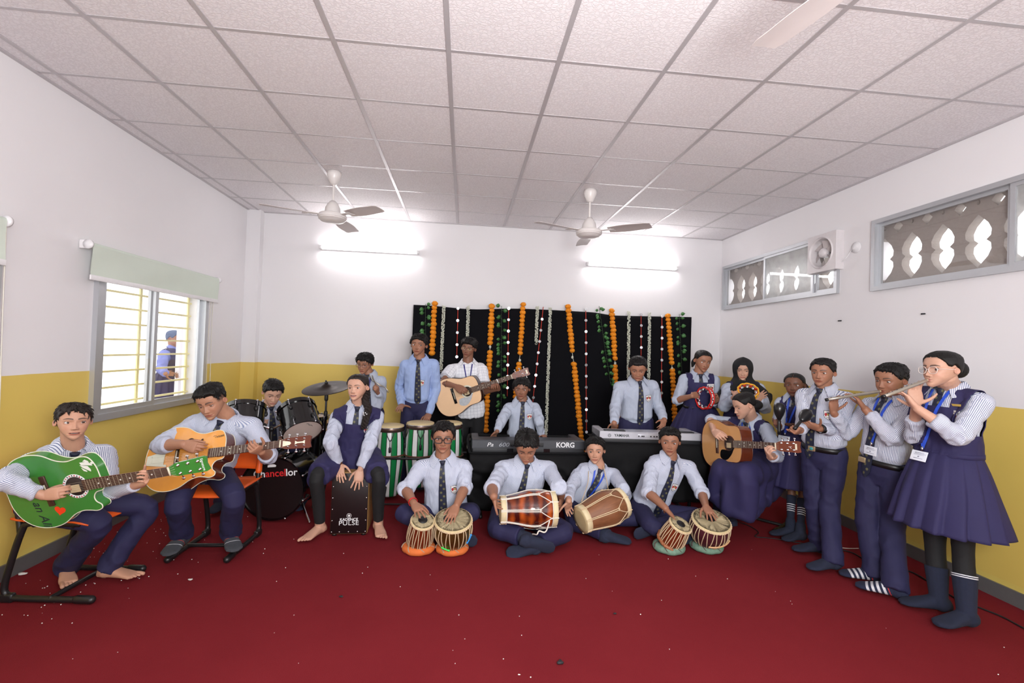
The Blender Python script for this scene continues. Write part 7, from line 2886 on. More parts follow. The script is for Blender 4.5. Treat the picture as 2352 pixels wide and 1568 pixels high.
def floor_bits(B):
 mb = MB()
 for i in range(190):
  if i < 120:
   x, y = abs(random.gauss(0, .35)) - .08, random.uniform(.1, 1.9)
   x += .25 * random.random()
  else:
   x, y = random.uniform(.2, 5.6), random.uniform(-1.1, 1.2)
  s = random.uniform(.0014, .0040)
  mb.ell((x, y, s * .7), (s, s * random.uniform(.6, 1.2), s * .8), n=6, m=4)
 o = obj('crumbs', mb, M_PAPER); tag(o, 'tiny white crumbs scattered over the red carpet, thickest by the left wall', 'litter', None, 'stuff')
 for px, py, s, lb in ((50, 1318, .022, 'crumpled white lump on the carpet behind the green guitarist\'s chair'), (437, 1331, .013, 'small torn scrap on the carpet in front of the second chair'), (1287, 1521, .020, 'dark scrap on the open carpet at the bottom centre of the photo'), (1192, 1549, .006, 'white fleck at the bottom edge of the open carpet'), (783, 1370, .012, 'dark curl of fluff on the open carpet below the box drum'), (1413, 1409, .010, 'small dark fleck on the open carpet below the green rings')):
  p = AZ(px, py, .004)
  mb = MB(); mb.ell((0, 0, 0), (1, .7, .3), n=14, m=8); v = mb.verts(); v = v * (1 + .5 * vnoise(v * 2.3 + px))[:, None] * s
  mb.v = [v + p + V3(0, 0, s * .15)]
  tag(obj('paper_scrap', mb, M_PAPER if 'dark' not in lb else M_CASED), lb, 'scrap')
 for pts, m_, lb, r_ in (([(1690, 1196), (1722, 1208), (1742, 1222), (1735, 1232), (1775, 1236), (1830, 1245), (1868, 1252)], M_CABLE, 'black cable running along the carpet past the seated girl\'s chair', .004), ([(1932, 1262), (1960, 1270), (2000, 1290), (2090, 1312), (2140, 1340), (2200, 1376), (2250, 1395), (2300, 1415), (2340, 1436), (2400, 1470)], M_CABLE, 'black cable running along the carpet by the wall behind the flautists', .005), ([(1928, 1257), (1948, 1259), (1972, 1259)], M_PAPER, 'short white wire on the carpet behind the boy flautist', .003)):
  mb = MB(); mb.tube([AZ(px, py, .006) for px, py in pts], r_, 6, 6); tag(obj('cable', mb, m_), lb, 'cable')

PROPS = [backdrop, keyboards, drumkit, tall_drums, boxdrum, tablas, two_headed, guitars, small_things, floor_bits]
# ================================================================== WHO STANDS WHERE
TONES = {'light': (198, 154, 132), 'fair': (190, 143, 119), 'mid': (172, 125, 100), 'tan': (154, 108, 85), 'brown': (133, 91, 71), 'dark': (110, 73, 57)}

def straight_legs(P, foot_y, right, w=.085, fwd=(0, -1, 0), thigh=None):
 """standing legs for people whose feet are hidden behind other things."""
 out = []
 for sd in (1, -1):
  h = P + np.asarray(right) * sd * w
  A = V3(h[0], foot_y, .08)
  K = lerp(h, A, .5) + np.asarray(fwd) * .02
  out.append((K, A, A + np.asarray(fwd) * .15 - V3(0, 0, .05)))
 return out

def flute(S, end_px, L, at):
 """mouth -> far end of the flute; fingertips of both hands go onto it."""
 r, f, u = head_axes(S['head'], S['yaw'], S['pitch'], S['roll'])
 m = S['head'] + (f * .425 + u * (.203 - .5)) * S['H']
 e = limb(m, *end_px, L, True)
 S['flute'] = (m, e)
 d = nz(e - m)
 for s, k in zip('RL', at):
  S['T' + s] = m + d * (L * k) + V3(0, 0, .045)

# --- 1 boy with the green guitar
def p_green():
 Y = .30
 S = dict(label='boy seated in striped shirt with bare feet, playing the green guitar', tone=TONES['fair'], H=.193, seed=1,
    head=AY(169, 968, Y - .02), yaw=6, pitch=-3, roll=2, hair='fringe', haircol=M_HAIRB,
    face=dict(mouth=.75, mouthw=.95, gaze=(-.16, .12), cheek=1.2, brow=1.0, hairopt=dict(front=.76, temple=.72, jag=.05, top=.055, side=.035)),
    N=AY(163, 1031, Y + .03), P=V3(.26, .40, .54), SR=AY(103, 1053, Y), SL=AY(214, 1057, Y + .05))
 S['ER'] = AY(14, 1100, .36); S['WR'] = AY(99, 1139, .20); S['TR'] = AY(168, 1124, .165)
 S['EL'] = AY(250, 1126, .42); S['WL'] = AY(322, 1106, .28); S['TL'] = AY(356, 1085, .20)
 S['ER'] = AY(12, 1102, .10)
 strum(S, 'green', (100, 1138), (166, 1126), (326, 1110), (352, 1086))
 S['poseR'] = ('strum', (.15, 1, -.1), 'in'); S['poseL'] = ('fret', (-.1, -.75, .6), 'out')
 KR, KL = AY(226, 1200, .36), AY(337, 1166, .62)
 S['legs'] = [(KR, AZ(152, 1300, .085), AZ(163, 1362, .02)), (KL, AZ(250, 1302, .085), AZ(312, 1328, .02))]
 S['hipax'] = V3(-.62, -.78, 0) * -1 if 0 else V3(-.5, -.7, 0)
 S.update(feet='bare', foot=.22, hem=.02, slR=.86, slL=.80, hand=.15, tie=dict(end=.30, lat=0), collar_open=40, badge=None, waist=.05, vox=.003, voxc=.0065, buttons=False, bend=-.01)
 S['shirt'] = M_SHIRT_C
 S['h'] = 1.38
 S['turn'] = (12, 0.145, 0.05, 0)
 return person(S)

# --- 2 boy with the honey-coloured guitar
def p_honey():
 Y = 1.0
 S = dict(label='seated boy with head tilted down over the honey-coloured guitar', tone=TONES['mid'], H=.218, seed=2,
    head=AY(487, 922, Y - .08), yaw=-30, pitch=20, roll=-12, hair='fade', face=dict(lid=.8, cheek=1.3, wide=1.02, shade=True, brow=1.3),
    N=AY(517, 962, Y + .02), P=V3(.72, 1.10, .56), SR=AY(450, 975, Y), SL=AY(578, 980, Y + .02))
 S['ER'] = AY(380, 1024, .84); S['WR'] = AY(420, 1022, .74); S['TR'] = AY(474, 1034, .70)
 S['EL'] = AY(617, 1046, .98); S['WL'] = AY(599, 1035, .80); S['TL'] = AY(562, 1026, .72)
 S['ER'] = on_plane(GF['honey'], 366, 1022, .03); S['fixE'] = 'R'
 strum(S, 'honey', (421, 1020), (474, 1034), (600, 1036), (568, 1026), (.085, .04, -.02, .03))
 S['poseR'] = ('strum', (.1, 1, -.25), 'in'); S['poseL'] = ('fret', (-.2, -.8, .4), 'out')
 S['legs'] = [(AY(409, 1152, .72), AZ(418, 1228, .13), AZ(389, 1273, .065)), (AY(537, 1140, .72), AZ(529, 1224, .13), AZ(541, 1271, .065))]
 S.update(slR=.42, slL=.30, hand=.18, foot=.24, sockmat=M_SOCKG, hem=.0, collark=1.25, tie=dict(end=-.10, lat=-.02, tail=(-.075, -.12)), badge=(-.42, .60), badge_k=1.15, vox=.0032, voxc=.007, collar_open=26, buttons=False, fat=1.02, sock_top=.22, leg_r=.86, deep=1.0)
 S['h'] = 1.62
 return person(S)

# --- 3 drummer
def p_drummer():
 Y = 2.15
 S = dict(label='boy sitting behind the drum kit, looking down and holding a wooden drumstick', tone=TONES['light'], H=.213, seed=3,
    head=AY(626, 902, Y - .08), yaw=12, pitch=24, roll=4, hair='short', face=dict(lid=.75, wide=.98),
    N=AY(621, 934, Y), P=AY(625, 1020, Y + .10), SR=AY(590, 941, Y), SL=AY(652, 936, Y))
 S['ER'] = AY(574, 985, Y - .05); S['WR'] = AY(597, 980, Y - .22); S['TR'] = AY(604, 962, Y - .27)
 S['EL'] = AY(664, 985, Y - .05); S['WL'] = AY(655, 1000, Y - .25); S['TL'] = AY(650, 1010, Y - .32)
 S['poseR'] = ('hold', (.6, -.3, .3), 'in'); S['poseL'] = ('hold', (-.5, -.3, -.3), 'in')
 P = S['P']
 S['legs'] = [(V3(P[0] - .2, 1.85, .5), V3(P[0] - .22, 1.8, .09), V3(P[0] - .22, 1.65, .03)), (V3(P[0] + .32, 1.90, .5), V3(P[0] + .42, 1.86, .09), V3(P[0] + .44, 1.7, .03))]
 S.update(shirt=M_SHIRT, tie=dict(end=.02, lat=0.0, k=1.1), badge=None, slR=.45, slL=.45, hand=.165, vox=.004, voxc=.009, wrinkle=.8)
 S['h'] = 1.50
 S['turn'] = (8, 0.15, 0.05, 0)
 return person(S)

# --- 4 girl on the box drum
def p_box():
 Y = 1.40
 S = dict(label='girl with a long side plait seated astride the black box drum, tapping its front', tone=TONES['light'], H=.203, seed=4,
    head=AY(822, 890, Y - .06), yaw=-26, pitch=-2, roll=-3, hair='girl', haircol=M_HAIRB, face=dict(mouth=.45, gaze=(.0, .06), lips=1.1, cheek=1.3, lipcol=(.46, .17, .17), brow=.8),
    N=AY(823, 934, Y), P=AY(812, 1052, Y + .06), SR=AY(777, 958, Y - .01), SL=AY(866, 958, Y + .02))
 S['fixed'] = True
 S['ER'] = AY(759, 1016, Y - .08); S['WR'] = AY(778, 1066, 1.245); S['TR'] = AY(784, 1108, 1.16)
 S['EL'] = AY(850, 1018, Y - .08); S['WL'] = AY(828, 1078, 1.20); S['TL'] = AY(818, 1128, 1.17)
 S['poseR'] = ('flat', (.1, 1, -.15), 'out'); S['poseL'] = ('splay', (-.15, 1, 0), 'out')
 S['legs'] = [(AY(728, 1092, 1.10), AZ(735, 1206, .08), AZ(688, 1248, .02)), (AY(869, 1090, 1.14), AZ(869, 1200, .08), AZ(880, 1243, .02))]

 def tail(m, hw, H, tf, W):
  # plait falling over her left shoulder, and the bound end
  pts = [hw(-.20, -.25, .42), hw(-.30, -.14, .22), hw(-.34, .05, -.02)] + [AY(846, 938, Y - .10), AY(842, 955, Y - .15), AY(838, 972, Y - .15), AY(834, 984, Y - .145)]
  P_ = catmull(np.array(pts), 7)
  for k, (f, ph) in enumerate(((1, 0), (1, 2.1), (1, 4.2))):
   q = []
   for i, p in enumerate(P_):
    a = i * .62 + ph
    q.append(p + V3(math.cos(a) * .013, math.sin(a) * .010, 0))
   m.tube(q, np.interp(np.arange(len(q)), [0, 6, len(q) - 8, len(q) - 1], [.022, .020, .017, .008]), 8)
 S['tail'] = tail; S['tailname'] = 'plait'

 def extra(b, S_):
  m = MB()
  for i in range(12):
   a = i * PI / 6
   m.ell(AY(840.5, 947 + (i % 3) * 3, Y - .15) + V3(.019 * math.cos(a), .019 * math.sin(a) - .0, 0), (.0045,) * 3, n=8, m=6)
  obj('hair_tie', m, M_BUTTON, b.root, True)
  e, w = S_['ER'], S_['WR']
  bd_, Mx = band(b, e, w, .93, .029, .016, M_STRAPBROWN, 'watch')
  m = MB(); m.lathe([(0, .012), (.015, .012), (.017, .008), (.017, 0)], 20)
  d = nz(w - e); out = nz(V3(-.6, -.8, 0) - d * (V3(-.6, -.8, 0) @ d))
  m.xform(frame(lerp(e, w, .93) + out * .026, x=d, z=out))
  obj('watch_face', m, M_BUTTON, bd_, True)
  # pinafore skirt over both thighs
  HR, HL = b.P + b.tf(0)[1] * .1, b.P - b.tf(0)[1] * .1
  KR, KL = S_['legs'][0][0], S_['legs'][1][0]
  m = MB()
  mid = lerp(KR, KL, .5) + V3(0, .27, -.02)
  for h, k in ((HR, KR), (HL, KL)):
   e_ = lerp(h, k, .93)
   m.tube([h, lerp(h, k, .5), e_], [.115, .104, .088], 16, 4, round_ends=False)
   out = nz((k - b.P) * V3(1, 0, 0))
   m.tube([h + out * .05 - V3(0, 0, .02), lerp(h, k, .6) + out * .045 - V3(0, 0, .05), e_ + out * .045 - V3(0, 0, .06)], [.07, .07, .05], 14, 4, round_ends=False)
  m.tube([b.P + b.up * .05, lerp(b.P, mid, .6), mid + V3(0, .04, 0)], [.13, .08, .05], 16, 4)
  m.tube([HR - V3(0, 0, .02), HL - V3(0, 0, .02)], [.14, .14], 16, 4)
  c, ux, fw = b.tf(.16)
  q = np.linspace(0, 2 * PI, 28, endpoint=False)
  hw, hd = b.prof(.16)
  m.loft([b.tf(s)[0] + np.outer(hw * k * np.cos(q), ux) + np.outer(hd * k * np.sin(q), fw) for s, k in ((-.1, 1.15), (.05, 1.15), (.17, 1.08))])
  V, F = remesh(m, .008, 6, .5)
  N_ = vnormals(V, F)
  V = shade_noise_fold(V, N_, .10, .011)
  obj('pinafore_skirt', (V, F, {}), M_NAVY2, b.root, True)
 S['extra'] = [extra]
 S.update(low='leggings', feet='bare', foot=.225, tie=dict(end=.62, lat=.0), pinafore=dict(inner=.50, outer=1.20, neck=.70), badge=(-.62, .62), hand=.17, slR=.93, slL=.90, vox=.0032, voxc=.007, collar_open=24, buttons=False)
 S['h'] = 1.55
 return person(S)

# --- 5 boy with the metal tongs
def p_tongs():
 Y = 2.3
 S = dict(label='boy in thin spectacles by the yellow wall holding metal tongs', tone=TONES['tan'], H=.19, seed=5,
    head=AY(838, 835, Y - .03), yaw=-24, pitch=12, roll=2, hair='fringe', face=dict(lid=.45, hairopt=dict(front=.74, jag=.02)), glasses='metal',
    N=AY(847, 864, Y), P=AY(852, 945, Y + .03), SR=AY(820, 874, Y + .03), SL=AY(875, 873, Y))
 S['ER'] = AY(815, 915, Y); S['WR'] = AY(835, 905, Y - .18); S['TR'] = AY(848, 892, Y - .22)
 S['EL'] = AY(877, 918, Y - .02); S['WL'] = AY(867, 900, Y - .17); S['TL'] = AY(863, 884, Y - .22)
 S['poseR'] = ('hold', (.5, .3, .3), 'in'); S['poseL'] = ('grip', (-.7, .4, .2), 'in')
 S['legs'] = straight_legs(S['P'], Y + .03, (-1, 0, 0), .075)
 S.update(shirt=M_SHIRT_G, tie=dict(end=.05, lat=0), badge=None, belt=True, hand=.15, vox=.004, voxc=.009, slR=.9, slL=.85, lanyard=dict(end=(-.0, .35), mat=M_NAVYLAN))
 S['h'] = 1.35
 S['turn'] = (-14, 0.125, 0.04, 0)
 return person(S)

# --- 6 tall boy at the tall drums
def p_tall():
 Y = 2.45
 S = dict(label='tall boy in blue shirt and dark tie behind the striped drums', tone=TONES['tan'], H=.215, seed=6,
    head=AY(962, 793, Y - .06), yaw=-13, pitch=-2, roll=2, hair='fringe', face=dict(gaze=(-.25, 0), wide=.95, jaw=.95, hairopt=dict(front=.755, sweep=.05, jag=.03, top=.085, side=.06), lips=1.15),
    N=AY(963, 827, Y - .02), P=AY(956, 922, Y + .07), SR=AY(932, 838, Y), SL=AY(996, 836, Y - .02))
 S['ER'] = AY(917, 886, Y - .02); S['WR'] = AY(922, 930, Y - .18); S['TR'] = AY(914, 944, Y - .36)
 S['EL'] = AY(1002, 892, Y - .03); S['WL'] = AY(985, 950, Y - .17); S['TL'] = AY(977, 969, Y - .27)
 S['poseR'] = ('flat', (.1, -.5, -1), 'up'); S['poseL'] = ('flat', (0, -.1, -1), 'out')
 S['legs'] = straight_legs(S['P'], Y + .07, (-1, 0, 0), .085)
 S.update(shirt=M_SHIRT_B, collar_open=24, tie=dict(end=.0, lat=-.028), badge=(-.36, .50), hand=.175, vox=.0038, voxc=.008, slR=.97, slL=.97, waist=.02)
 S['h'] = 1.66
 return person(S)

# --- 7 standing guitarist
def p_checked():
 Y = 2.68
 S = dict(label='standing boy in white checked half-sleeve shirt with the pale guitar', tone=TONES['brown'], H=.21, seed=7,
    head=AY(1076, 800, Y - .03), yaw=-14, pitch=2, roll=7, hair='bowl', face=dict(gaze=(-.15, 0), jaw=.88, wide=.94, lips=1.2, moustache=.4), glasses='metal',
    N=AY(1075, 836, Y), P=AY(1080, 934, Y + .03), SR=AY(1040, 848, Y), SL=AY(1104, 845, Y))
 S['ER'] = AY(1016, 878, Y - .06); S['WR'] = AY(1047, 888, Y - .24); S['TR'] = AY(1073, 906, Y - .27)
 S['EL'] = AY(1112, 897, Y - .03); S['WL'] = AY(1145, 894, Y - .20); S['TL'] = AY(1133, 870, Y - .26)
 strum(S, 'pale', (1047, 887), (1073, 905), (1144, 893), (1132, 873))
 S['poseR'] = ('strum', (.1, 1, -.2), 'in'); S['poseL'] = ('fret', (-.4, -.8, .3), 'out')
 S['legs'] = straight_legs(S['P'], Y + .05, (-1, 0, 0), .085)

 def extra(b, S_):
  band(b, S_['ER'], S_['WR'], .38, .036, .010, M_GLASSM, 'bracelet')
 S['extra'] = [extra]
 S.update(shirt=M_SHIRT_W, lowmat=M_BLACKCLOTH, waist=-.18, slR=-.35, slL=-.30, hand=.175, badge=(-.42, .66), badge_k=.8, shirt_low=-.22, collar_open=46, tie=None, lanyard=dict(end=(.012, .45), mat=M_NAVYLAN, w=.012), vox=.0038, voxc=.008, buttons_at=(.80, .70), sleeve_r=1.08, wrinkle=.8)
 S['h'] = 1.66
 return person(S)

# --- 8 smallest boy at the black keyboard
def p_little():
 Y = 2.13
 S = dict(label='smallest boy, standing behind the black keyboard with both hands on its keys', tone=TONES['brown'], H=.196, seed=8,
    head=AY(1198, 893, Y - .02), yaw=-3, pitch=4, roll=0, hair='fringe', face=dict(wide=1.05, cheek=1.3, gaze=(.06, 0), lips=1.0, browz=-.012, hairopt=dict(front=.73, jag=.05, top=.085)),
    N=AY(1199, 925, Y), P=AY(1198, 996, Y + .03), SR=AY(1169, 936, Y), SL=AY(1228, 936, Y))
 S['ER'] = AY(1153, 964, Y - .03); S['WR'] = AY(1142, 990, Y - .18); S['TR'] = AY(1130, 1003, Y - .26)
 S['EL'] = AY(1239, 966, Y - .03); S['WL'] = AY(1243, 997, Y - .17); S['TL'] = AY(1258, 1005, Y - .25)
 S['poseR'] = ('keys', (0, 0, -1), 'out'); S['poseL'] = ('keys', (0, 0, -1), 'out')
 S['legs'] = straight_legs(S['P'], Y + .03, (-1, 0, 0), .07)
 S.update(shirt=M_SHIRT_G, collar_open=36, tie=dict(end=-.05, lat=.016, k=.85), badge=(-.50, .58), badge_k=.9, hand=.135, vox=.0036, voxc=.0075, slR=.95, slL=.95, shirt_low=-.2, fat=1.05, collark=1.1)
 S['h'] = 1.18
 return person(S)

# --- 9 boy with spectacles at the left pair of small drums
def p_tabla_l():
 Y = 1.22
 S = dict(label='boy in black spectacles sitting cross-legged behind the orange-ringed drums', tone=TONES['tan'], H=.222, seed=9,
    head=AY(1018, 1004, Y - .03), yaw=0, pitch=2, roll=0, hair='fringe', face=dict(moustache=.9, wide=1.0, lips=1.1, hairopt=dict(front=.80, temple=.77, jag=.03, top=.075, side=.05)), glasses='black',
    N=AY(1018, 1055, Y), P=V3(2.45, 1.28, .15), SR=AY(967, 1075, Y), SL=AY(1066, 1075, Y))
 S['ER'] = AY(933, 1125, Y - .06); S['WR'] = AY(954, 1160, .95); S['TR'] = AY(974, 1184, .865)
 S['EL'] = AY(1066, 1122, Y - .07); S['WL'] = AY(1048, 1160, .96); S['TL'] = AY(1029, 1200, .88)
 tap(S, 'lt', (951, 1157), (972, 1185), 'lb', (1049, 1160), (1028, 1203))
 S['poseR'] = ('splay', (.1, .15, -1), 'out'); S['poseL'] = ('flat', (-.1, .1, -1), 'out')
 S['legs'] = [(AY(927, 1178, 1.05), V3(2.50, 1.00, .09), V3(2.70, 1.02, .07)), (AY(1084, 1176, 1.05), V3(2.40, 1.08, .10), V3(2.20, 1.08, .07))]

 def extra(b, S_):
  band(b, S_['ER'], S_['WR'], .86, .030, .012, M_RED, 'wrist_thread')
 S['extra'] = [extra]
 S.update(slR=.05, slL=.05, hand=.175, foot=.23, tie=dict(end=-.05, lat=.02), badge=(-.48, .52), badge_k=1.05, vox=.0033, voxc=.007, soleup=((0, 1, .2), (0, 1, .2)), collar_open=24, leg_r=.92, fat=1.03)
 S['h'] = 1.62
 return person(S)

# --- 10 boy with the dark red drum
def p_dholak_l():
 Y = 1.26
 S = dict(label='boy sitting cross-legged looking down at the dark red two-headed drum on his lap', tone=TONES['tan'], H=.222, seed=10,
    head=AY(1209, 1026, Y - .10), yaw=0, pitch=30, roll=0, hair='curly', face=dict(lid=.8, brow=1.4, lips=1.15),
    N=AY(1207, 1063, Y), P=V3(3.00, 1.32, .16), SR=AY(1156, 1078, Y), SL=AY(1260, 1078, Y))
 S['ER'] = AY(1130, 1118, Y - .08); S['WR'] = AY(1134, 1140, 1.0); S['TR'] = AY(1142, 1166, .90)
 S['EL'] = AY(1284, 1118, Y - .10); S['WL'] = AY(1290, 1146, 1.01); S['TL'] = AY(1283, 1172, .92)
 S['poseR'] = ('relax', (.9, .1, -.1), 'up'); S['poseL'] = ('hold', (-.9, .1, -.1), 'up')
 S['legs'] = [(AY(1143, 1212, 1.0), AZ(1212, 1236, .12), AZ(1290, 1258, .05)), (AY(1296, 1220, 1.0), AZ(1226, 1253, .07), AZ(1136, 1264, .05))]
 S.update(slR=.20, slL=.10, hand=.175, foot=.24, tie=dict(end=.25, lat=.016), badge=(-.50, .48), badge_k=1.05, vox=.0033, voxc=.007, soleup=((0, .9, .4), (0, -.5, .8)), sock_top=.25, leg_r=.92, hem=-.06)
 S['h'] = 1.62
 return person(S)

# --- 11 boy with the light brown drum
def p_dholak_r():
 Y = 1.48
 S = dict(label='boy with a blue lanyard sitting on the carpet holding the lighter brown two-headed drum', tone=TONES['fair'], H=.208, seed=11,
    head=AY(1367, 1034, Y - .03), yaw=-2, pitch=1, roll=-2, hair='short', face=dict(wide=.98, jaw=.94, lips=1.1, browz=.006, hairopt=dict(front=.82, jag=.02, top=.075)),
    N=AY(1371, 1076, Y), P=V3(3.58, 1.52, .15), SR=AY(1329, 1091, Y), SL=AY(1410, 1091, Y))
 S['ER'] = AY(1306, 1128, Y - .06); S['WR'] = AY(1306, 1150, 1.24); S['TR'] = AY(1304, 1178, 1.14)
 S['EL'] = AY(1433, 1123, Y - .08); S['WL'] = AY(1440, 1145, 1.24); S['TL'] = AY(1447, 1165, 1.15)
 S['poseR'] = ('relax', (.3, -.9, 0), 'up'); S['poseL'] = ('hold', (-.8, -.2, -.2), 'up')
 S['legs'] = [(AY(1322, 1200, 1.24), AZ(1395, 1226, .08), AZ(1452, 1236, .05)), (AY(1464, 1190, 1.26), V3(3.58, 1.28, .10), V3(3.40, 1.34, .06))]
 S.update(slR=.80, slL=.75, hand=.165, foot=.23, tie=dict(end=.3, lat=.0), badge=None, lanyard=dict(end=(.0, .30)), vox=.0036, voxc=.0075, soleup=((0, -.25, 1), (0, 1, .3)), sock_top=.25, hem=-.04, leg_r=.9)
 S['h'] = 1.50
 return person(S)

# --- 12 boy at the silver keyboard
def p_silver():
 Y = 2.06
 S = dict(label='boy standing behind the silver keyboard, looking down with both arms hanging to its keys', tone=TONES['tan'], H=.212, seed=12,
    head=AY(1465, 846, Y - .10), yaw=2, pitch=24, roll=0, hair='crop', face=dict(lid=.75, wide=1.04, cheek=1.25, hairopt=dict(top=.06)),
    N=AY(1463, 877, Y), P=AY(1461, 965, Y + .05), SR=AY(1424, 890, Y), SL=AY(1498, 887, Y))
 S['ER'] = AY(1413, 938, Y - .02); S['WR'] = AY(1411, 971, Y - .12); S['TR'] = AY(1411, 988, Y - .20)
 S['EL'] = AY(1513, 935, Y - .02); S['WL'] = AY(1526, 966, Y - .12); S['TL'] = AY(1518, 988, Y - .20)
 S['poseR'] = ('keys', (0, .2, -1), 'out'); S['poseL'] = ('relax', (-.4, .8, -.4), 'out')
 S['legs'] = straight_legs(S['P'], Y + .05, (-1, 0, 0), .085)
 S.update(shirt=M_SHIRT_G, tie=dict(end=-.05, lat=.0), badge=(-.48, .60), hand=.155, vox=.0038, voxc=.008, slR=.98, slL=.90, collar_open=30, waist=.0)
 S['h'] = 1.38
 return person(S)

# --- 13 boy at the right pair of small drums
def p_tabla_r():
 Y = 1.27
 S = dict(label='boy sitting on the carpet behind the small drums with green rings, facing the camera', tone=TONES['tan'], H=.213, seed=13,
    head=AY(1538, 1014, Y - .03), yaw=2, pitch=1, roll=0, hair='short', face=dict(lips=1.25, wide=.98, hairopt=dict(front=.80, jag=.016, top=.07, side=.045, sweep=-.03)),
    N=AY(1536, 1055, Y), P=V3(4.13, 1.35, .17), SR=AY(1497, 1073, Y), SL=AY(1582, 1074, Y))
 S['ER'] = AY(1490, 1131, Y - .08); S['WR'] = AY(1530, 1166, .95); S['TR'] = AY(1557, 1192, .85)
 S['EL'] = AY(1612, 1132, Y - .12); S['WL'] = AY(1621, 1163, .98); S['TL'] = AY(1641, 1191, .89)
 tap(S, 'rt', (1529, 1167), (1556, 1196), 'rb', (1621, 1162), (1641, 1193))
 S['poseR'] = ('splay', (.1, .3, -1), 'out'); S['poseL'] = ('splay', (0, .1, -1), 'out')
 S['legs'] = [(AY(1496, 1205, 1.05), V3(4.15, 1.02, .09), V3(4.35, 1.0, .06)), (AY(1606, 1186, 1.1), V3(4.10, 1.12, .10), V3(3.95, 1.12, .07))]
 S.update(slR=.12, slL=.20, hand=.175, foot=.23, tie=dict(end=-.02, lat=-.03), badge=(-.52, .58), vox=.0034, voxc=.007, soleup=((0, 1, .2), (0, 1, .2)), collar_open=24, leg_r=.92)
 S['h'] = 1.58
 return person(S)

# --- 14 girl with the red tambourine
def p_redtamb():
 Y = 2.15
 S = dict(label='standing girl in navy pinafore holding the red and white tambourine', tone=TONES['tan'], H=.208, seed=14,
    head=AY(1614, 829, Y - .03), yaw=24, pitch=12, roll=6, hair='girl', face=dict(lid=.3, gaze=(-.35, -.1), cheek=1.2, lips=1.15),
    N=AY(1606, 862, Y), P=AY(1605, 946, Y + .03), SR=AY(1578, 873, Y), SL=AY(1637, 873, Y))
 S['ER'] = AY(1556, 918, Y - .04); S['WR'] = AY(1590, 909, Y - .20); S['TR'] = AY(1612, 904, Y - .24)
 S['EL'] = AY(1645, 926, Y - .04); S['WL'] = AY(1641, 922, Y - .22); S['TL'] = AY(1657, 905, Y - .28)
 S['poseR'] = ('grip', (.3, .9, -.2), 'in'); S['poseL'] = ('cup', (-.7, -.5, .3), 'up')
 S['legs'] = straight_legs(S['P'], Y + .03, (-1, 0, 0), .08)

 def tail(m, hw, H, tf, W):
  m.tube([hw(.10, -.44, .52), hw(.22, -.46, .30), hw(.26, -.42, .10)], [.03, .026, .012], 10, 4)
 hz = V3(S['P'][0], S['P'][1], .50)
 S.update(tail=tail, tailname='ponytail', low='leggings', lowmat=M_SKINLEG, shirt=M_SHIRT_G, tie=dict(end=.70, lat=0), pinafore=dict(hem=(hz, .36, .28), neck=.80, inner=.46, outer=.92, band=M_BELT, pleats=18), badge=(-.62, .66), badge_white=True, badge_k=1.05, hand=.155, slR=.12, slL=.70, vox=.0038, voxc=.008, buttons=False, collar_open=26)
 S['h'] = 1.48
 S['turn'] = (12, 0.145, 0.045, 0)
 return person(S)

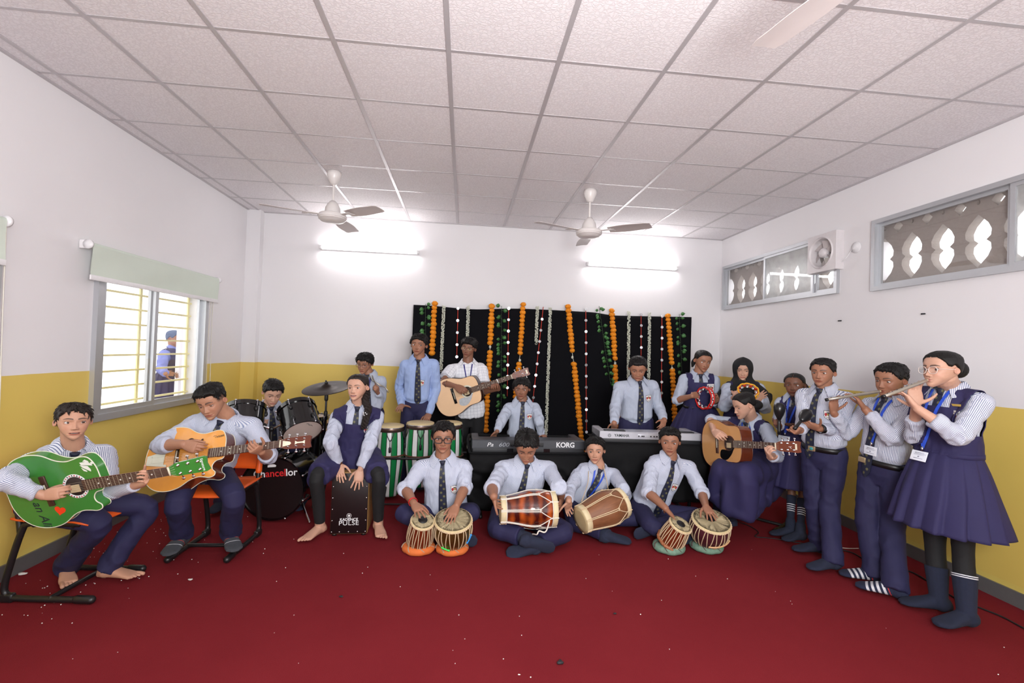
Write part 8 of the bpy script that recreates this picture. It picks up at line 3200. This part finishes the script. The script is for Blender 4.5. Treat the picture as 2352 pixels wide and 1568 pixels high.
# --- 15 girl in the black headscarf
def p_scarf():
 Y = 1.95
 S = dict(label='girl in a black headscarf looking down, holding the yellow tambourine', tone=TONES['light'], H=.202, seed=15,
    head=AY(1706, 847, Y - .04), yaw=2, pitch=16, roll=0, hair=None, face=dict(lid=.85, ears=False, brow=.9, cheek=1.1, lips=1.1),
    N=AY(1706, 881, Y), P=AY(1703, 968, Y + .03), SR=AY(1672, 893, Y), SL=AY(1742, 893, Y))
 S['ER'] = AY(1664, 933, Y - .05); S['WR'] = AY(1688, 912, Y - .20); S['TR'] = AY(1701, 897, Y - .23)
 S['EL'] = AY(1757, 937, Y - .05); S['WL'] = AY(1739, 915, Y - .21); S['TL'] = AY(1760, 903, Y - .26)
 S['poseR'] = ('grip', (.4, .8, .2), 'in'); S['poseL'] = ('flat', (-.3, -.9, .2), 'up')
 S['legs'] = straight_legs(S['P'], Y + .03, (-1, 0, 0), .08)

 def extra(b, S_):
  # headscarf: hood round the face, falling as a cape over the shoulders
  m = MB(); rows = []
  th = np.linspace(-PI, PI, 73)[:-1]
  H, hw = b.H, b.hw
  for t in np.linspace(0, 1, 30):
   e = .0
   if t < .62:
    k = t / .62
    zz = 1.09 - k * 1.02
    tt = np.interp(zz, [.06, .14, .28, .5, .75, .90, 1.0, 1.05, 1.09], [.32, .36, .405, .435, .42, .345, .23, .13, .0])
    row = []
    for a in th:
     x = tt * 1.06 * math.sin(a)
     y = -.03 + tt * (1.10 if math.cos(a) > 0 else 1.26) * math.cos(a)
     row.append(hw(x, y, zz))
    rows.append(row)
   else:
    k = (t - .62) / .38
    neck = np.array(rows[-1]) if k == 0 else None
    row = []
    for a in th:
     ft = max(0, math.cos(a)); sd = math.sin(a)
     c = b.tf(.97 - .34 * k * (1 + .75 * ft ** 2))
     wx = lerp(.075, b.W * 1.72, k ** .4); wy = lerp(.085, b.W * 1.12, k ** .5)
     p = c[0] + c[1] * wx * math.sin(a) + c[2] * (wy * math.cos(a) + .02)
     row.append(p)
    rows.append(row)
  R_ = np.array(rows)
  for _ in range(4):
   R_[1:-1] = (R_[:-2] + 2 * R_[1:-1] + R_[2:]) / 4
  n = len(th); F = []; V = R_.reshape(-1, 3)
  N_ = V - R_.mean(1).repeat(n, 0)
  V = V + nz_rows(N_) * (vnoise(V / .05) * .004)[:, None]
  loc = (V - b.horg) @ b.Hm / H
  for i in range(len(rows) - 1):
   for j in range(n):
    q = (i * n + j, (i + 1) * n + j, (i + 1) * n + (j + 1) % n, i * n + (j + 1) % n)
    c = loc[list(q)].mean(0)
    if c[1] > .12 and (c[0] / .262) ** 2 + ((c[2] - .43) / (.40 if c[2] > .43 else .41)) ** 2 < 1:
     continue
    F.append(q)
  m.add(V, F)
  o = obj('headscarf', m, M_BLACKCLOTH, b.root, True)
  md = o.modifiers.new('sub', 'SUBSURF'); md.levels = md.render_levels = 2
  md = o.modifiers.new('thick', 'SOLIDIFY'); md.thickness = .006; md.offset = 0
  m = MB(); p0 = np.array(R_[-1])
  idx = [j for j in range(n) if -2.1 < th[j] < -1.1]
  g = np.array([[p0[j] + V3(0, -.006, .035), p0[j] + V3(0, -.007, .0)] for j in idx])
  m.loft(g, False, False, False)
  so = obj('lace_edge', m, M_LACE, o, True)
 S['extra'] = [extra]
 hz = V3(S['P'][0], S['P'][1], .50)
 S.update(low='leggings', shirt=M_SHIRT_G, tie=None, collar=False, badge=None, pinafore=dict(hem=(hz, .36, .28), neck=.80, inner=.46, outer=.92), hand=.155, slR=.85, slL=.80, vox=.0038, voxc=.008, buttons=False)
 S['h'] = 1.50
 return person(S)

def nz_rows(a):
 return a / (np.linalg.norm(a, axis=1)[:, None] + 1e-9)

# --- 16 seated girl with the guitar
def p_seatgirl():
 Y = 1.40
 S = dict(label='seated girl in long navy pinafore, in profile, playing the tan guitar', tone=TONES['light'], H=.21, seed=16,
    head=AY(1709, 931, Y - .04), yaw=-60, pitch=20, roll=-3, hair='girl', face=dict(lid=.75, brow=.9, nose=1.1, hairopt=dict(top=.04)),
    N=AY(1727, 968, Y + .02), P=AY(1746, 1062, Y + .10), SR=AY(1690, 974, Y + .12), SL=AY(1766, 988, Y - .10))
 S['ER'] = AY(1634, 965, Y - .02); S['WR'] = AY(1639, 989, Y - .24); S['TR'] = AY(1657, 1007, Y - .30)
 S['EL'] = AY(1784, 1046, Y - .18); S['WL'] = AY(1768, 1048, Y - .38); S['TL'] = AY(1758, 1021, Y - .46)
 strum(S, 'tan', (1640, 990), (1660, 1006), (1768, 1049), (1757, 1022))
 S['poseR'] = ('strum', (.5, .8, -.2), 'in'); S['poseL'] = ('fret', (-.2, -.6, .8), 'out')
 KR, KL = AY(1660, 1082, Y - .22), AY(1712, 1090, Y - .42)
 S['hipax'] = V3(-.72, .70, 0)
 S['legs'] = [(KR, AZ(1650, 1180, .10), AZ(1622, 1192, .04)), (KL, AZ(1676, 1190, .10), AZ(1650, 1204, .04))]

 def tail(m, hw, H, tf, W):
  m.ell(hw(0, -.50, .36), (.055, .05, .045), n=14, m=10)

 def extra(b, S_):
  m = MB()
  HR, HL = b.P + b.tf(0)[1] * .09, b.P - b.tf(0)[1] * .09
  m.tube([HR, lerp(HR, KR, .5), KR], [.13, .12, .095], 16, 4)
  m.tube([HL, lerp(HL, KL, .5), KL], [.13, .12, .095], 16, 4)
  mid = lerp(KR, KL, .5)
  m.tube([lerp(HR, HL, .5), lerp(b.P, mid, .6), mid], [.13, .12, .085], 16, 4)
  dr = AZ(1640, 1140, .30); dl = AZ(1716, 1184, .24); dm = AZ(1676, 1168, .26); db = AZ(1796, 1112, .33)
  m.tube([KR, lerp(KR, dr, .5), dr], [.09, .075, .055], 14, 4)
  m.tube([KL, lerp(KL, dl, .5), dl], [.09, .085, .06], 14, 4)
  m.tube([mid, lerp(mid, dm, .5), dm], [.08, .085, .07], 14, 4)
  m.tube([lerp(HL, KL, .4), lerp(lerp(HL, KL, .4), db, .6), lerp(db, dl, .4)], [.10, .10, .06], 14, 4)
  m.tube([HL, lerp(HL, db, .6), lerp(db, dl, .15)], [.10, .08, .05], 14, 4)
  m.tube([lerp(KL, KR, .25), lerp(dl, dm, .5)], [.085, .065], 14, 4)
  m.tube([lerp(HL, KL, .7), lerp(dl, db, .25)], [.10, .06], 14, 4)
  m.tube([HL, db], [.11, .05], 14, 4)
  m.tube([lerp(HL, KL, .15), lerp(dl, db, .75)], [.11, .055], 14, 4)
  m.tube([lerp(HL, KL, .45), lerp(dl, db, .5)], [.11, .06], 14, 4)
  m.tube([dr, dm, dl, lerp(dl, db, .5), db], [.045, .05, .05, .05, .045], 12, 4)
  q = np.linspace(0, 2 * PI, 28, endpoint=False)
  hw_, hd_ = b.prof(.16)
  c, ux, fw = b.tf(.16)
  m.loft([b.tf(s)[0] + np.outer(hw_ * k * np.cos(q), ux) + np.outer(hd_ * k * np.sin(q), fw) for s, k in ((-.12, 1.2), (.05, 1.15), (.17, 1.08))])
  V, F = remesh(m, .010, 28, .5)
  N_ = vnormals(V, F)
  V = shade_noise_fold(V, N_, .11, .012, None, np.diag([1, 1, .55]))
  obj('pinafore_skirt', (V, F, {}), M_NAVY2, b.root, True)
 S['extra'] = [extra]
 S.update(tail=tail, low='leggings', lowmat=M_SOCK, tie=dict(end=.66, lat=0), pinafore=dict(inner=.46, outer=.95, neck=.68), badge=(-.60, .60), badge_white=True, badge_k=.8, lanyard=dict(end=(.02, .22), card=True), hand=.165, slR=.10, slL=.60, vox=.0036, voxc=.0078, buttons=False, collar_open=26, shirt=M_SHIRT_G, feet='sock')
 S['h'] = 1.58
 S['turn'] = (-42, 0.15, 0.045, 0)
 return person(S)

# --- 17 small girl with a maraca
def p_smallgirl():
 Y = 1.20
 S = dict(label='small smiling girl in a pinafore and long ringed socks holding up one black maraca', tone=TONES['dark'], H=.192, seed=17,
    head=AY(1825, 884, Y - .02), yaw=-12, pitch=1, roll=-2, hair='girl', face=dict(mouthw=1.15, cheek=1.3, gaze=(.12, 0), wide=1.02, hairopt=dict(top=.03)),
    N=AY(1829, 916, Y), P=AY(1825, 1008, Y + .03), SR=AY(1798, 930, Y + .02), SL=AY(1857, 930, Y - .02))
 S['ER'] = AY(1789, 966, Y - .03); S['WR'] = AY(1790, 981, Y - .18); S['TR'] = AY(1781, 966, Y - .24)
 S['EL'] = AY(1850, 972, Y - .03); S['WL'] = AY(1822, 977, Y - .20); S['TL'] = AY(1784, 970, Y - .24)
 S['poseR'] = ('grip', (.5, .5, .3), 'in'); S['poseL'] = ('relax', (0, .1, 1), 'up')
 S['legs'] = [(AY(1818, 1128, Y + .02), AZ(1815, 1214, .085), AZ(1801, 1229, .03)), (AY(1843, 1136, Y - .04), AZ(1838, 1223, .085), AZ(1824, 1240, .03))]

 def tail(m, hw, H, tf, W):
  m.tube([hw(-.08, -.42, .50), hw(-.25, -.52, .40), hw(-.42, -.55, .22)], [.035, .034, .014], 10, 4)
 hz = AY(1812, 1110, Y + .01)
 S.update(tail=tail, tailname='ponytail', low='none', shirt=M_SHIRT_G, tie=dict(end=.72, lat=0), pinafore=dict(hem=(hz, .175, .15), neck=.78, inner=.46, outer=.92, pleats=14, pamp=.014), badge=(-.55, .64), hand=.135, slR=.9, slL=.8, sockmat=M_SOCKS4, sock_top=.88, foot=.20, lanyard=dict(end=(.05, .16), card=True, x=.32), vox=.0034, voxc=.007, buttons=False, collar_open=26, leg_r=.9)
 S['h'] = 1.33
 S['turn'] = (-14, 0.115, 0.04, 0)
 return person(S)

# --- 18 boy with the other maraca
def p_maraca():
 Y = .74
 S = dict(label='standing boy with a wristwatch and square belt buckle cupping a maraca', tone=TONES['tan'], H=.20, seed=18,
    head=AY(1890, 856, Y - .02), yaw=-20, pitch=1, roll=0, hair='crop', face=dict(gaze=(.05, .02), wide=.98, lips=1.1),
    N=AY(1894, 897, Y), P=AY(1892, 1030, Y + .02), SR=AY(1857, 916, Y + .05), SL=AY(1937, 918, Y - .03))
 S['ER'] = AY(1846, 972, Y + .04); S['WR'] = AY(1838, 989, Y - .15); S['TR'] = AY(1822, 988, Y - .22)
 S['EL'] = AY(1925, 988, Y - .05); S['WL'] = AY(1880, 984, Y - .24); S['TL'] = AY(1835, 966, Y - .28)
 S['poseR'] = ('grip', (.5, .7, .1), 'in'); S['poseL'] = ('relax', (-.1, .55, .9), 'up')
 S['legs'] = [(AY(1870, 1150, Y + .06), AZ(1880, 1248, .085), AZ(1832, 1262, .03)), (AY(1905, 1152, Y - .04), AZ(1912, 1284, .085), AZ(1894, 1303, .03))]

 def extra(b, S_):
  o, Mx = band(b, S_['EL'], S_['WL'], .88, .030, .026, M_BLACK, 'wristwatch', .004)
  d = nz(S_['WL'] - S_['EL']); out = nz(V3(-.1, -.9, -.35)); out = nz(out - d * (out @ d))
  m = MB(); m.box((0, 0, 0), (.030, .028, .010), bev=.004); m.xform(frame(lerp(S_['EL'], S_['WL'], .88) + out * .034, x=d, z=out))
  obj('watch_case', m, M_GLOSSBLACK, o, True)
 S['extra'] = [extra]
 S.update(tie=dict(end=-.16, lat=.055, k=1.0), badge=(-.50, .60), belt='stone', buckle=.03, hand=.165, foot=.23, slR=.9, slL=.84, vox=.0034, voxc=.0068, collar_open=26, buttons=False, sock_top=.25)
 S['shirt'] = M_SHIRT_C
 S['h'] = 1.48
 S['turn'] = (-26, 0.148, 0.05, 0)
 return person(S)

# --- 19 boy with the flute
def p_fluteboy():
 Y = .40
 S = dict(label='boy with striped socks standing and playing a grey flute', tone=TONES['tan'], H=.213, seed=19,
    head=AY(2046, 873, Y - .03), yaw=-36, pitch=7, roll=2, hair='crop', face=dict(mouth=.1, mouthw=.7, cheek=1.5, wide=1.02, lid=.15, gaze=(.1, -.1)),
    N=AY(2051, 920, Y), P=AY(2034, 1066, Y + .02), SR=AY(2001, 936, Y + .11), SL=AY(2084, 944, Y - .09))
 S['ER'] = AY(1945, 996, Y + .02); S['WR'] = AY(1914, 946, Y - .12); S['TR'] = AY(1918, 905, Y - .18)
 S['EL'] = AY(2050, 1008, Y - .22); S['WL'] = AY(1986, 938, Y - .27); S['TL'] = AY(1952, 906, Y - .22)
 flute(S, (1897, 918), .37, (.86, .56))
 S['poseR'] = ('flute', (-.05, -.85, .3), 'up'); S['poseL'] = ('flute', (-.55, .5, -.55), 'out')
 S['legs'] = [(AY(1993, 1200, Y + .05), AZ(2010, 1310, .085), AZ(1946, 1318, .03)), (AY(2048, 1200, Y - .04), AZ(2056, 1344, .085), AZ(1988, 1347, .03))]
 S.update(tie=dict(end=-.22, lat=.045, k=1.0), badge=None, belt=True, buckle=.075, hand=.17, foot=.245, slR=.88, slL=.84, sockmat=M_SOCKST, vox=.0034, voxc=.0065, lanyard=dict(end=(.02, .30), card=True, w=.015), collar_open=30, buttons=False, sock_top=.22, hem=.035, fat=1.06, leg_r=1.05)
 S['shirt'] = M_SHIRT_C
 S['h'] = 1.50
 S['turn'] = (-36, 0.15, 0.05, 0)
 return person(S)

# --- 20 girl with the flute
def p_flutegirl():
 Y = -.02
 S = dict(label='girl in clear spectacles and navy pinafore playing a grey flute', tone=TONES['light'], H=.207, seed=20,
    head=AY(2163, 849, Y - .03), yaw=-44, pitch=0, roll=-2, hair='girl', face=dict(mouth=.05, mouthw=.6, lips=1.3, lipcol=(.45, .16, .17), cheek=1.5, brow=1.25, gaze=(-.1, .05), hairopt=dict(top=.045)), glasses='clear',
    N=AY(2182, 899, Y + .01), P=AY(2176, 1062, Y + .02), SR=AY(2128, 920, Y + .13), SL=AY(2234, 926, Y - .10))
 S['ER'] = AY(2100, 1000, Y + .02); S['WR'] = AY(2104, 930, Y - .10); S['TR'] = AY(2124, 880, Y - .13)
 S['EL'] = AY(2204, 1004, Y - .24); S['WL'] = AY(2107, 938, Y - .30); S['TL'] = AY(2056, 893, Y - .26)
 flute(S, (2028, 911), .37, (.34, .72))
 S['poseR'] = ('flute', (-.35, -.75, .2), 'up'); S['poseL'] = ('flute', (-.55, .35, -.55), 'out')
 S['legs'] = [(AY(2148, 1256, Y + .09), AZ(2156, 1374, .085), AZ(2077, 1383, .03)), (AY(2212, 1264, Y - .05), AZ(2220, 1408, .085), AZ(2146, 1434, .03))]

 def tail(m, hw, H, tf, W):
  m.ell(hw(0, -.50, .52), (.05, .045, .05), n=14, m=10)

 def extra(b, S_):
  p = b.front(-.62 * b.W, .80, .012)
  m = MB(); m.box((0, 0, 0), (.055, .004, .013), bev=.001)
  c, ux, fw = b.tf(.8)
  m.xform(frame(p, x=nz(ux + V3(0, 0, -.05)), z=b.up))
  obj('name_bar', m, M_BGOLD, b.root, True)
 S['extra'] = [extra]
 hz = AY(2172, 1206, Y)
 S.update(tail=tail, low='leggings', tie=dict(end=.70, lat=0), pinafore=dict(hem=(hz, .27, .25), neck=.76, inner=.46, outer=.98, pleats=15, pamp=.035), badge=(-.62, .64), badge_white=True, badge_k=1.0, hand=.17, foot=.235, slR=.55, slL=.62, sockmat=M_SOCKS3, sock_top=.62, vox=.0032, voxc=.0062, lanyard=dict(end=(.05, .18), card=True, w=.015), collar_open=28, buttons=False)
 S['shirt'] = M_SHIRT_C
 S['h'] = 1.57
 S['turn'] = (-34, 0.152, 0.05, 0)
 return person(S)

M_NAVYLAN = mat('navy_lanyard', (44, 40, 120), .5)
M_SKINLEG = mat('leg_stocking', (30, 30, 40), .8)

# --- the person glimpsed outside the window
def p_outside():
 X = -.85
 A = lambda px, py, dx=0: AX(px, py, X + dx)
 S = dict(label='person in blue clothes standing outside the sliding window', tone=TONES['tan'], H=.2, seed=21, head=A(402, 779), yaw=50, pitch=5, roll=0, hair='girl',
    N=A(400, 806), P=A(392, 862), SR=A(385, 815, -.05), SL=A(412, 815, .05))
 S['ER'] = A(370, 846); S['WR'] = A(380, 858, .1); S['TR'] = A(392, 856, .15)
 S['EL'] = A(418, 846, .05); S['WL'] = A(410, 862, .15); S['TL'] = A(398, 862, .2)
 S['poseR'] = ('relax', (0, 1, 0), 'out'); S['poseL'] = ('relax', (0, 1, 0), 'out')
 P = S['P']
 S['legs'] = straight_legs(P, float(P[1]), (0, 1, 0), .08, (1, 0, 0))
 S.update(h=1.5, W=.145, low='leggings', tie=None, badge=None, buttons=False, shirt=mat('lavender_cloth', (112, 120, 178), .8), haircol=mat('slate_scarf', (70, 84, 112), .8), pinafore=dict(hem=(V3(P[0], P[1], .45), .30, .30), neck=.8), hand=.15, vox=.006, voxc=.011, turn=(50, .145, .045, 0))
 return person(S)
ALL = [p_green, p_honey, p_drummer, p_box, p_tongs, p_tall, p_checked, p_little, p_tabla_l, p_dholak_l, p_dholak_r, p_silver, p_tabla_r, p_redtamb, p_scarf, p_seatgirl, p_smallgirl, p_maraca, p_fluteboy, p_flutegirl, p_outside]
B = {}
for fn in ALL:
 B[fn.__name__] = fn()
for fn in PROPS:
 fn(B)
a_, b_ = AX(413, 800, -.62), AX(438, 800, -.62)
mb = MB(); mb.box((-.64, (a_[1] + b_[1]) / 2, 1.5), (.04, b_[1] - a_[1], 3)); struct('column_outside', mb, M_WALL)
mb = MB(); mb.box((-1.6, 1.5, -.06), (2.6, 9, .1)); struct('ground_outside', mb, M_CONC)
chair('orange school chair with black runners under the boy with the green guitar', (.335, .49), (1, -.08))
chair('orange school chair with black runners under the boy with the honey-coloured guitar', (.86, 1.02), (-.02, -1))
q_ = B['p_seatgirl'].P
chair('school chair with black runners mostly hidden under the seated girl\'s skirt', (q_[0] + .02, q_[1] + .0), (-.78, -.62))

# ------------------------------------------------------------------ camera, light, view
cam = bpy.data.cameras.new('camera')
co = bpy.data.objects.new('camera', cam)
COL.objects.link(co)
cam.sensor_width = 36
cam.lens = 36 * FPX / 2352
cam.clip_start = .05
Mc = np.eye(4)
Mc[:3, 0], Mc[:3, 1], Mc[:3, 2], Mc[:3, 3] = CAM_R[:, 0], CAM_R[:, 2], -CAM_R[:, 1], CAM
co.matrix_world = Matrix(Mc.tolist())
SC.camera = co

w = bpy.data.worlds.new('sky')
SC.world = w
w.use_nodes = True
w.node_tree.nodes['Background'].inputs[0].default_value = (.97, .985, 1.0, 1)
w.node_tree.nodes['Background'].inputs[1].default_value = 2.3

def area(name, loc, target, size, power, col=(1, 1, 1)):
 l = bpy.data.lights.new(name, 'AREA')
 l.energy, l.size, l.color = power, size, col
 o = bpy.data.objects.new(name, l)
 COL.objects.link(o)
 o.matrix_world = Matrix(frame(loc, y=(0, 0, 1.0) if abs(np.asarray(target)[2] - loc[2]) < 1 else (0, 1, 0), z=-nz(np.asarray(target, float) - loc)).tolist())
 return o

# the photographer's flash, bounced off the ceiling behind the camera
area('flash', V3(3.1, -2.9, 1.75), V3(3.0, .4, 3.06), .9, 120)
SC.view_settings.view_transform = 'Standard'
SC.view_settings.look = 'None'
SC.view_settings.gamma = 1
SC.view_settings.use_curve_mapping = False
SC.view_settings.exposure = 0.2
SC.cycles.max_bounces = 6
SC.cycles.diffuse_bounces = 3
SC.cycles.glossy_bounces = 3
SC.cycles.transparent_max_bounces = 10
SC.cycles.use_adaptive_sampling = True
SC.cycles.adaptive_threshold = .1
SC.cycles.adaptive_min_samples = 16
SC.cycles.use_denoising = True
